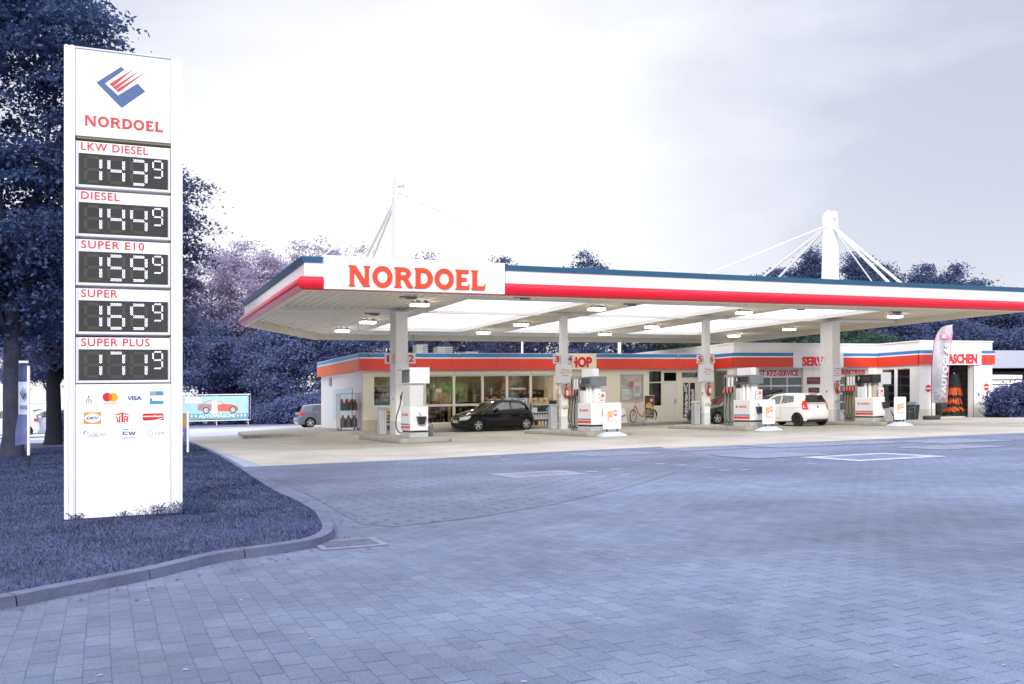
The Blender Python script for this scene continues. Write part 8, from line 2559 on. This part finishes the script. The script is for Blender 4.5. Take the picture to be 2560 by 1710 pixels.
# middle row beyond the drive
def far_tree(label, x, ytop, Y, wpx, leafm, name="leafy_tree", ybot=985, n=230, size=0.10, group=None, spread=0.85, seed=0, trunk=0.2, lower=True, gaps=0.5, leaf=120):
    X, zt = zpx(x, ytop, Y)
    w = wpx * Y / FPX
    zt -= 0.02 * X
    zb = max(1.2, zpx(x, ybot, Y)[1] - 0.02 * X)
    h = zt - zb
    rr = random.Random(int(x * 3 + Y) + seed)
    bl = [(0, 0, zb + h * 0.52, w * 0.80, w * 0.8, h * 0.40)]
    for k in range(6):
        a = rr.uniform(0, 6.28)
        zz = zb + h * rr.uniform(0.15, 0.82)
        s = (1 - 0.55 * abs((zz - zb) / h - 0.4))
        bl.append((w * 0.6 * s * math.cos(a), w * 0.6 * math.sin(a), zz, w * rr.uniform(0.35, 0.55), w * 0.5, h * rr.uniform(0.14, 0.22)))
    bl.append((w * rr.uniform(-0.25, 0.25), 0, zt - h * 0.13, w * 0.32, w * 0.35, h * 0.13))
    bl.append((w * rr.uniform(-0.5, 0.5), 0, zt - h * 0.22, w * 0.3, w * 0.35, h * 0.12))
    return tree(name, label, X, Y, bl, trunk, zb + h * 0.3, leafm, size, n, leaf, spread, group=group, barkm=BARKL, shell=gaps, limbs=10, flat=0.42, droop=0.12, up=1.0)
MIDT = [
    ("pale lilac tree beyond the banner, just right of the price pylon", 525, 585, 86, 80, L_FLARE), ("pale lilac tree rising above the banner's middle", 600, 612, 90, 85, L_FLARE),
    ("pale tree with the thick trunk right of the banner", 660, 640, 84, 88, L_FLARE), ("pale lilac tree behind the canopy's left corner", 735, 606, 92, 85, L_FLARE),
    ("lilac tree whose top pokes over the brand board's left end", 820, 596, 92, 85, L_FLARE), ("pale tree top behind the left mast's stay", 895, 622, 94, 70, L_FLARE),
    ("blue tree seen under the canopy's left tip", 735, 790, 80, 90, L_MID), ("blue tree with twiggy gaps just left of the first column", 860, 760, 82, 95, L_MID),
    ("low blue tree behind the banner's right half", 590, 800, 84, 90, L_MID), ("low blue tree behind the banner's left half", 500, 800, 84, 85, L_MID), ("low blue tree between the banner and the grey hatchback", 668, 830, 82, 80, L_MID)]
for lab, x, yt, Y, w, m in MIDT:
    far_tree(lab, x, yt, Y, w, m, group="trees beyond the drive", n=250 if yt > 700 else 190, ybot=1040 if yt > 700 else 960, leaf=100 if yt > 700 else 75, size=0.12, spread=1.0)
BACKT = [
    ("tree behind the shop roof, above the tall air conditioner", 985, 675, 84, 90, L_MID), ("tree behind the shop roof whose top shows just right of the left mast", 1085, 628, 82, 80, L_NEAR2),
    ("tree behind the shop roof around the lowest roof box", 1180, 690, 84, 85, L_MID), ("tree behind the shop whose tip shows at the brand board's right end", 1268, 640, 80, 75, L_NEAR2),
    ("tree behind the shop roof left of the second column", 1355, 690, 84, 80, L_FAR), ("round dark treetop standing clear above the middle of the canopy", 1478, 622, 76, 75, L_FAR),
    ("tree behind the shop around the thicker white pole", 1575, 690, 84, 80, L_FAR), ("tree behind the shop left of the third column", 1680, 700, 84, 80, L_GREEN),
    ("tree behind the service building's left corner", 1780, 690, 86, 80, L_GREEN)]
for lab, x, yt, Y, w, m in BACKT:
    far_tree(lab, x, yt, Y, w, m, group="trees behind the shop", n=230, ybot=960)
RIGHTT = [
    ("dark tree whose top shows where the right mast's longest stay meets the canopy", 1885, 662, 84, 85, L_FAR), ("dark tree behind the right mast's left stays", 1975, 640, 82, 80, L_FAR),
    ("tallest dark tree, directly behind the right mast", 2050, 600, 80, 80, L_FAR), ("dark tree behind the right mast's front stays", 2140, 612, 82, 75, L_FAR),
    ("dark tree above the canopy right of the right mast", 2225, 635, 84, 75, L_FAR), ("dark tree above the canopy, left of the peaked one", 2300, 645, 82, 70, L_FAR),
    ("peaked dark tree above the canopy's right part", 2385, 622, 80, 75, L_FAR), ("dark tree sloping down at the canopy's right end", 2450, 672, 82, 70, L_FAR),
    ("dark tree at the picture's right edge above the canopy tip", 2545, 690, 80, 75, L_FAR), ("dark green tree under the canopy behind the SERVICE sign", 1990, 790, 74, 100, L_GREEN),
    ("dark green tree above the service building right of the thick column", 2130, 785, 74, 100, L_GREEN), ("dark tree above the two building wings' inner corner", 2250, 760, 74, 95, L_FAR),
    ("dark tree right behind the beach flag", 2360, 770, 74, 90, L_FAR), ("dark tree behind the wash hall's right corner", 2460, 790, 74, 85, L_FAR), ("low dark tree at the picture's right edge above the grey roof", 2550, 800, 74, 80, L_FAR)]
for lab, x, yt, Y, w, m in RIGHTT:
    far_tree(lab, x, yt, Y, w, m, group="trees on the right", n=320, ybot=985, gaps=0.4)
# shrubs
def shrub(label, x, ybase, ytop, Y, wpx, leafm, n=150, size=0.10, spread=0.5, group=None):
    X, zt = zpx(x, ytop, Y)
    zt -= 0.02 * X
    w = wpx * Y / FPX
    bl = [(0, 0, zt * 0.42, w, w * 0.8, zt * 0.45), (w * 0.4, 0, zt * 0.6, w * 0.55, w * 0.6, zt * 0.36), (-w * 0.5, 0, zt * 0.4, w * 0.5, w * 0.6, zt * 0.36)]
    return tree("shrub", label, X, Y, bl, 0, 0, leafm, size, n, 60, spread, group=group, shell=0.35, flat=0.7, cat="shrub")
shrub("low rounded blue shrub just right of the banner's frame", 672, 1064, 1025, 76, 40, L_MID, group="shrubs beyond the drive")
shrub("blue shrub between the banner and the grey hatchback", 712, 1066, 1006, 75, 42, L_MID, group="shrubs beyond the drive")
shrub("taller blue shrub behind the grey hatchback's tail", 760, 1066, 985, 76, 55, L_MID, group="shrubs beyond the drive")
shrub("blue undergrowth behind the banner's posts", 590, 1066, 1010, 80, 80, L_MID, group="shrubs beyond the drive")
shrub("blue undergrowth behind the price pylon's right edge", 485, 1066, 1000, 80, 70, L_MID, group="shrubs beyond the drive")
shrub("large dense blue bush in front of the white slatted shelter", 2545, 1046, 930, 50.5, 62, L_BUSH, n=420, size=0.085, spread=0.42)
shrub("small blue bush at the foot of the large bush", 2490, 1046, 1000, 51.0, 16, L_BUSH, n=90, size=0.07, spread=0.25)
# far strip that closes the view at the left: bright street, low wall and a hedge
st_ = [S2(*p) for p in ((-70, 44), (-13.5, 44), (-13.5, 60), (-70, 60))]
sheet("far_street", st_, 0.0, mat("far_street_pale", (0.44, 0.46, 0.56), 0.9, var=0.1))
X0, _ = zpx(-60, 1060, 62)
u_, v_ = S2(-27, 62)
t = thing("garden_wall", "low bright white wall along the far street behind the tree trunks", "wall", u_, v_, 0.0, -TH)
MB().box(-14, 1.5, -0.12, 0.12, 0, 1.9).build("wall", WHITE, t, smooth=0)
MB().box(-14.1, 1.6, -0.2, 0.2, 1.9, 2.0).build("coping", LIGHTGREY, t, smooth=0)
for (x, Y, w, zt, lab) in ((20, 85, 120, 9.0, "far blue tree beyond the street at the left edge"), (120, 82, 110, 8.0, "far blue tree beyond the street between the two trunks"), (230, 84, 100, 10.0, "far blue tree hidden behind the price pylon"), (360, 78, 90, 10.5, "far blue tree behind the price pylon's right half"), (440, 74, 70, 9.5, "far blue tree at the price pylon's right edge")):
    yt = hz(x) - (zt - CAMH) * FPX / Y
    far_tree(lab, x, yt, Y, w, L_MID, group="far trees at the left", n=200, ybot=995)
shrub("dark shrub at the foot of the black trunk", 160, 1105, 1050, 40, 16, L_NEAR, n=60, size=0.07, spread=0.25)
# across the street, outside the picture: what the shop windows mirror
for k, (X, Y, w, h, dp) in enumerate(((66, 6, 11, 4.2, 8), (84, -14, 12, 4.6, 9), (58, -24, 10, 4.0, 8))):
    u, v = S2(X, Y)
    t = thing("gabled_house", ["brown gabled house across the street, mirrored in the shop windows", "grey gabled house across the street beside the brown one", "pale gabled house across the street furthest left of the row"][k], "house", u, v, 0.0, R(40) - TH)
    MB().box(-w / 2, w / 2, -dp / 2, dp / 2, 0, h).build("wall", mat("house_wall_%d" % k, [(0.16, 0.11, 0.08), (0.25, 0.25, 0.25), (0.45, 0.43, 0.38)][k], 0.9, var=0.2), t, smooth=0)
    MB().prism([(-dp / 2 - 0.4, h), (dp / 2 + 0.4, h), (0, h + 4)], 'yz', -w / 2 - 0.3, w / 2 + 0.3).build("roof", mat("house_roof", (0.10, 0.075, 0.07), 0.9, var=0.25), t, smooth=0)
    for q in (-0.3, 0.0, 0.3):
        MB().box(w * q - 0.6, w * q + 0.6, -dp / 2 - 0.02, dp / 2 + 0.02, 1.0, 2.3).build("window", DARKGLASS, t, smooth=0)
LG2 = mat_leaf("leaf_street_green", (0.03, 0.05, 0.02), (0.10, 0.14, 0.05), 0.35, 0.6)
for k, (X, Y) in enumerate(((44, 2), (50, 12), (52, -8), (40, -16), (60, -4), (34, 8), (48, 22), (70, 20))):
    tree("street_tree", "green street tree across the road mirrored in the shop windows", X, Y, [(0, 0, 3.4, 2.6, 2.6, 2.6), (0.8, 0.5, 5.2, 1.8, 1.8, 1.6), (-0.7, -0.4, 1.6, 2.0, 2.0, 1.2)], 0.16, 2.0, LG2, 0.16, 110, 50, 0.8, group="street trees across the road")
# ------------------------------------------------------------------ everything but camera and sun sheared vertically to match the image's tilted horizon
bpy.context.view_layer.update()
_mw = {o.name: o.matrix_world.copy() for o in COL.objects}
_done = set()
SH = Matrix(((1, 0, 0, 0), (0, 1, 0, 0), (SCENE_SHEAR, 0, 1, 0), (0, 0, 0, 1)))
_skip = {"camera", "sun"}
for o in list(COL.objects):
    if o.name in _skip:
        continue
    M = _mw[o.name]
    if o.type == 'MESH' and o.data.name not in _done:
        _done.add(o.data.name)
        me = o.data
        n = len(me.vertices)
        co = np.empty(n * 3, np.float32)
        me.vertices.foreach_get('co', co)
        co = co.reshape(-1, 3).astype(np.float64)
        M3 = np.array(M.to_3x3())
        dz = SCENE_SHEAR * (co @ M3.T)[:, 0]
        co += dz[:, None] * (np.linalg.inv(M3)[:, 2])[None, :]
        me.vertices.foreach_set('co', co.astype(np.float32).ravel())
        me.update()
    if o.parent is None:
        o.location.z += SCENE_SHEAR * o.location.x
    else:
        PM = _mw[o.parent.name]
        po, oo = SH @ PM.translation, SH @ M.translation
        o.location = o.parent.matrix_parent_inverse.to_3x3() @ (PM.to_3x3().inverted() @ (oo - po))
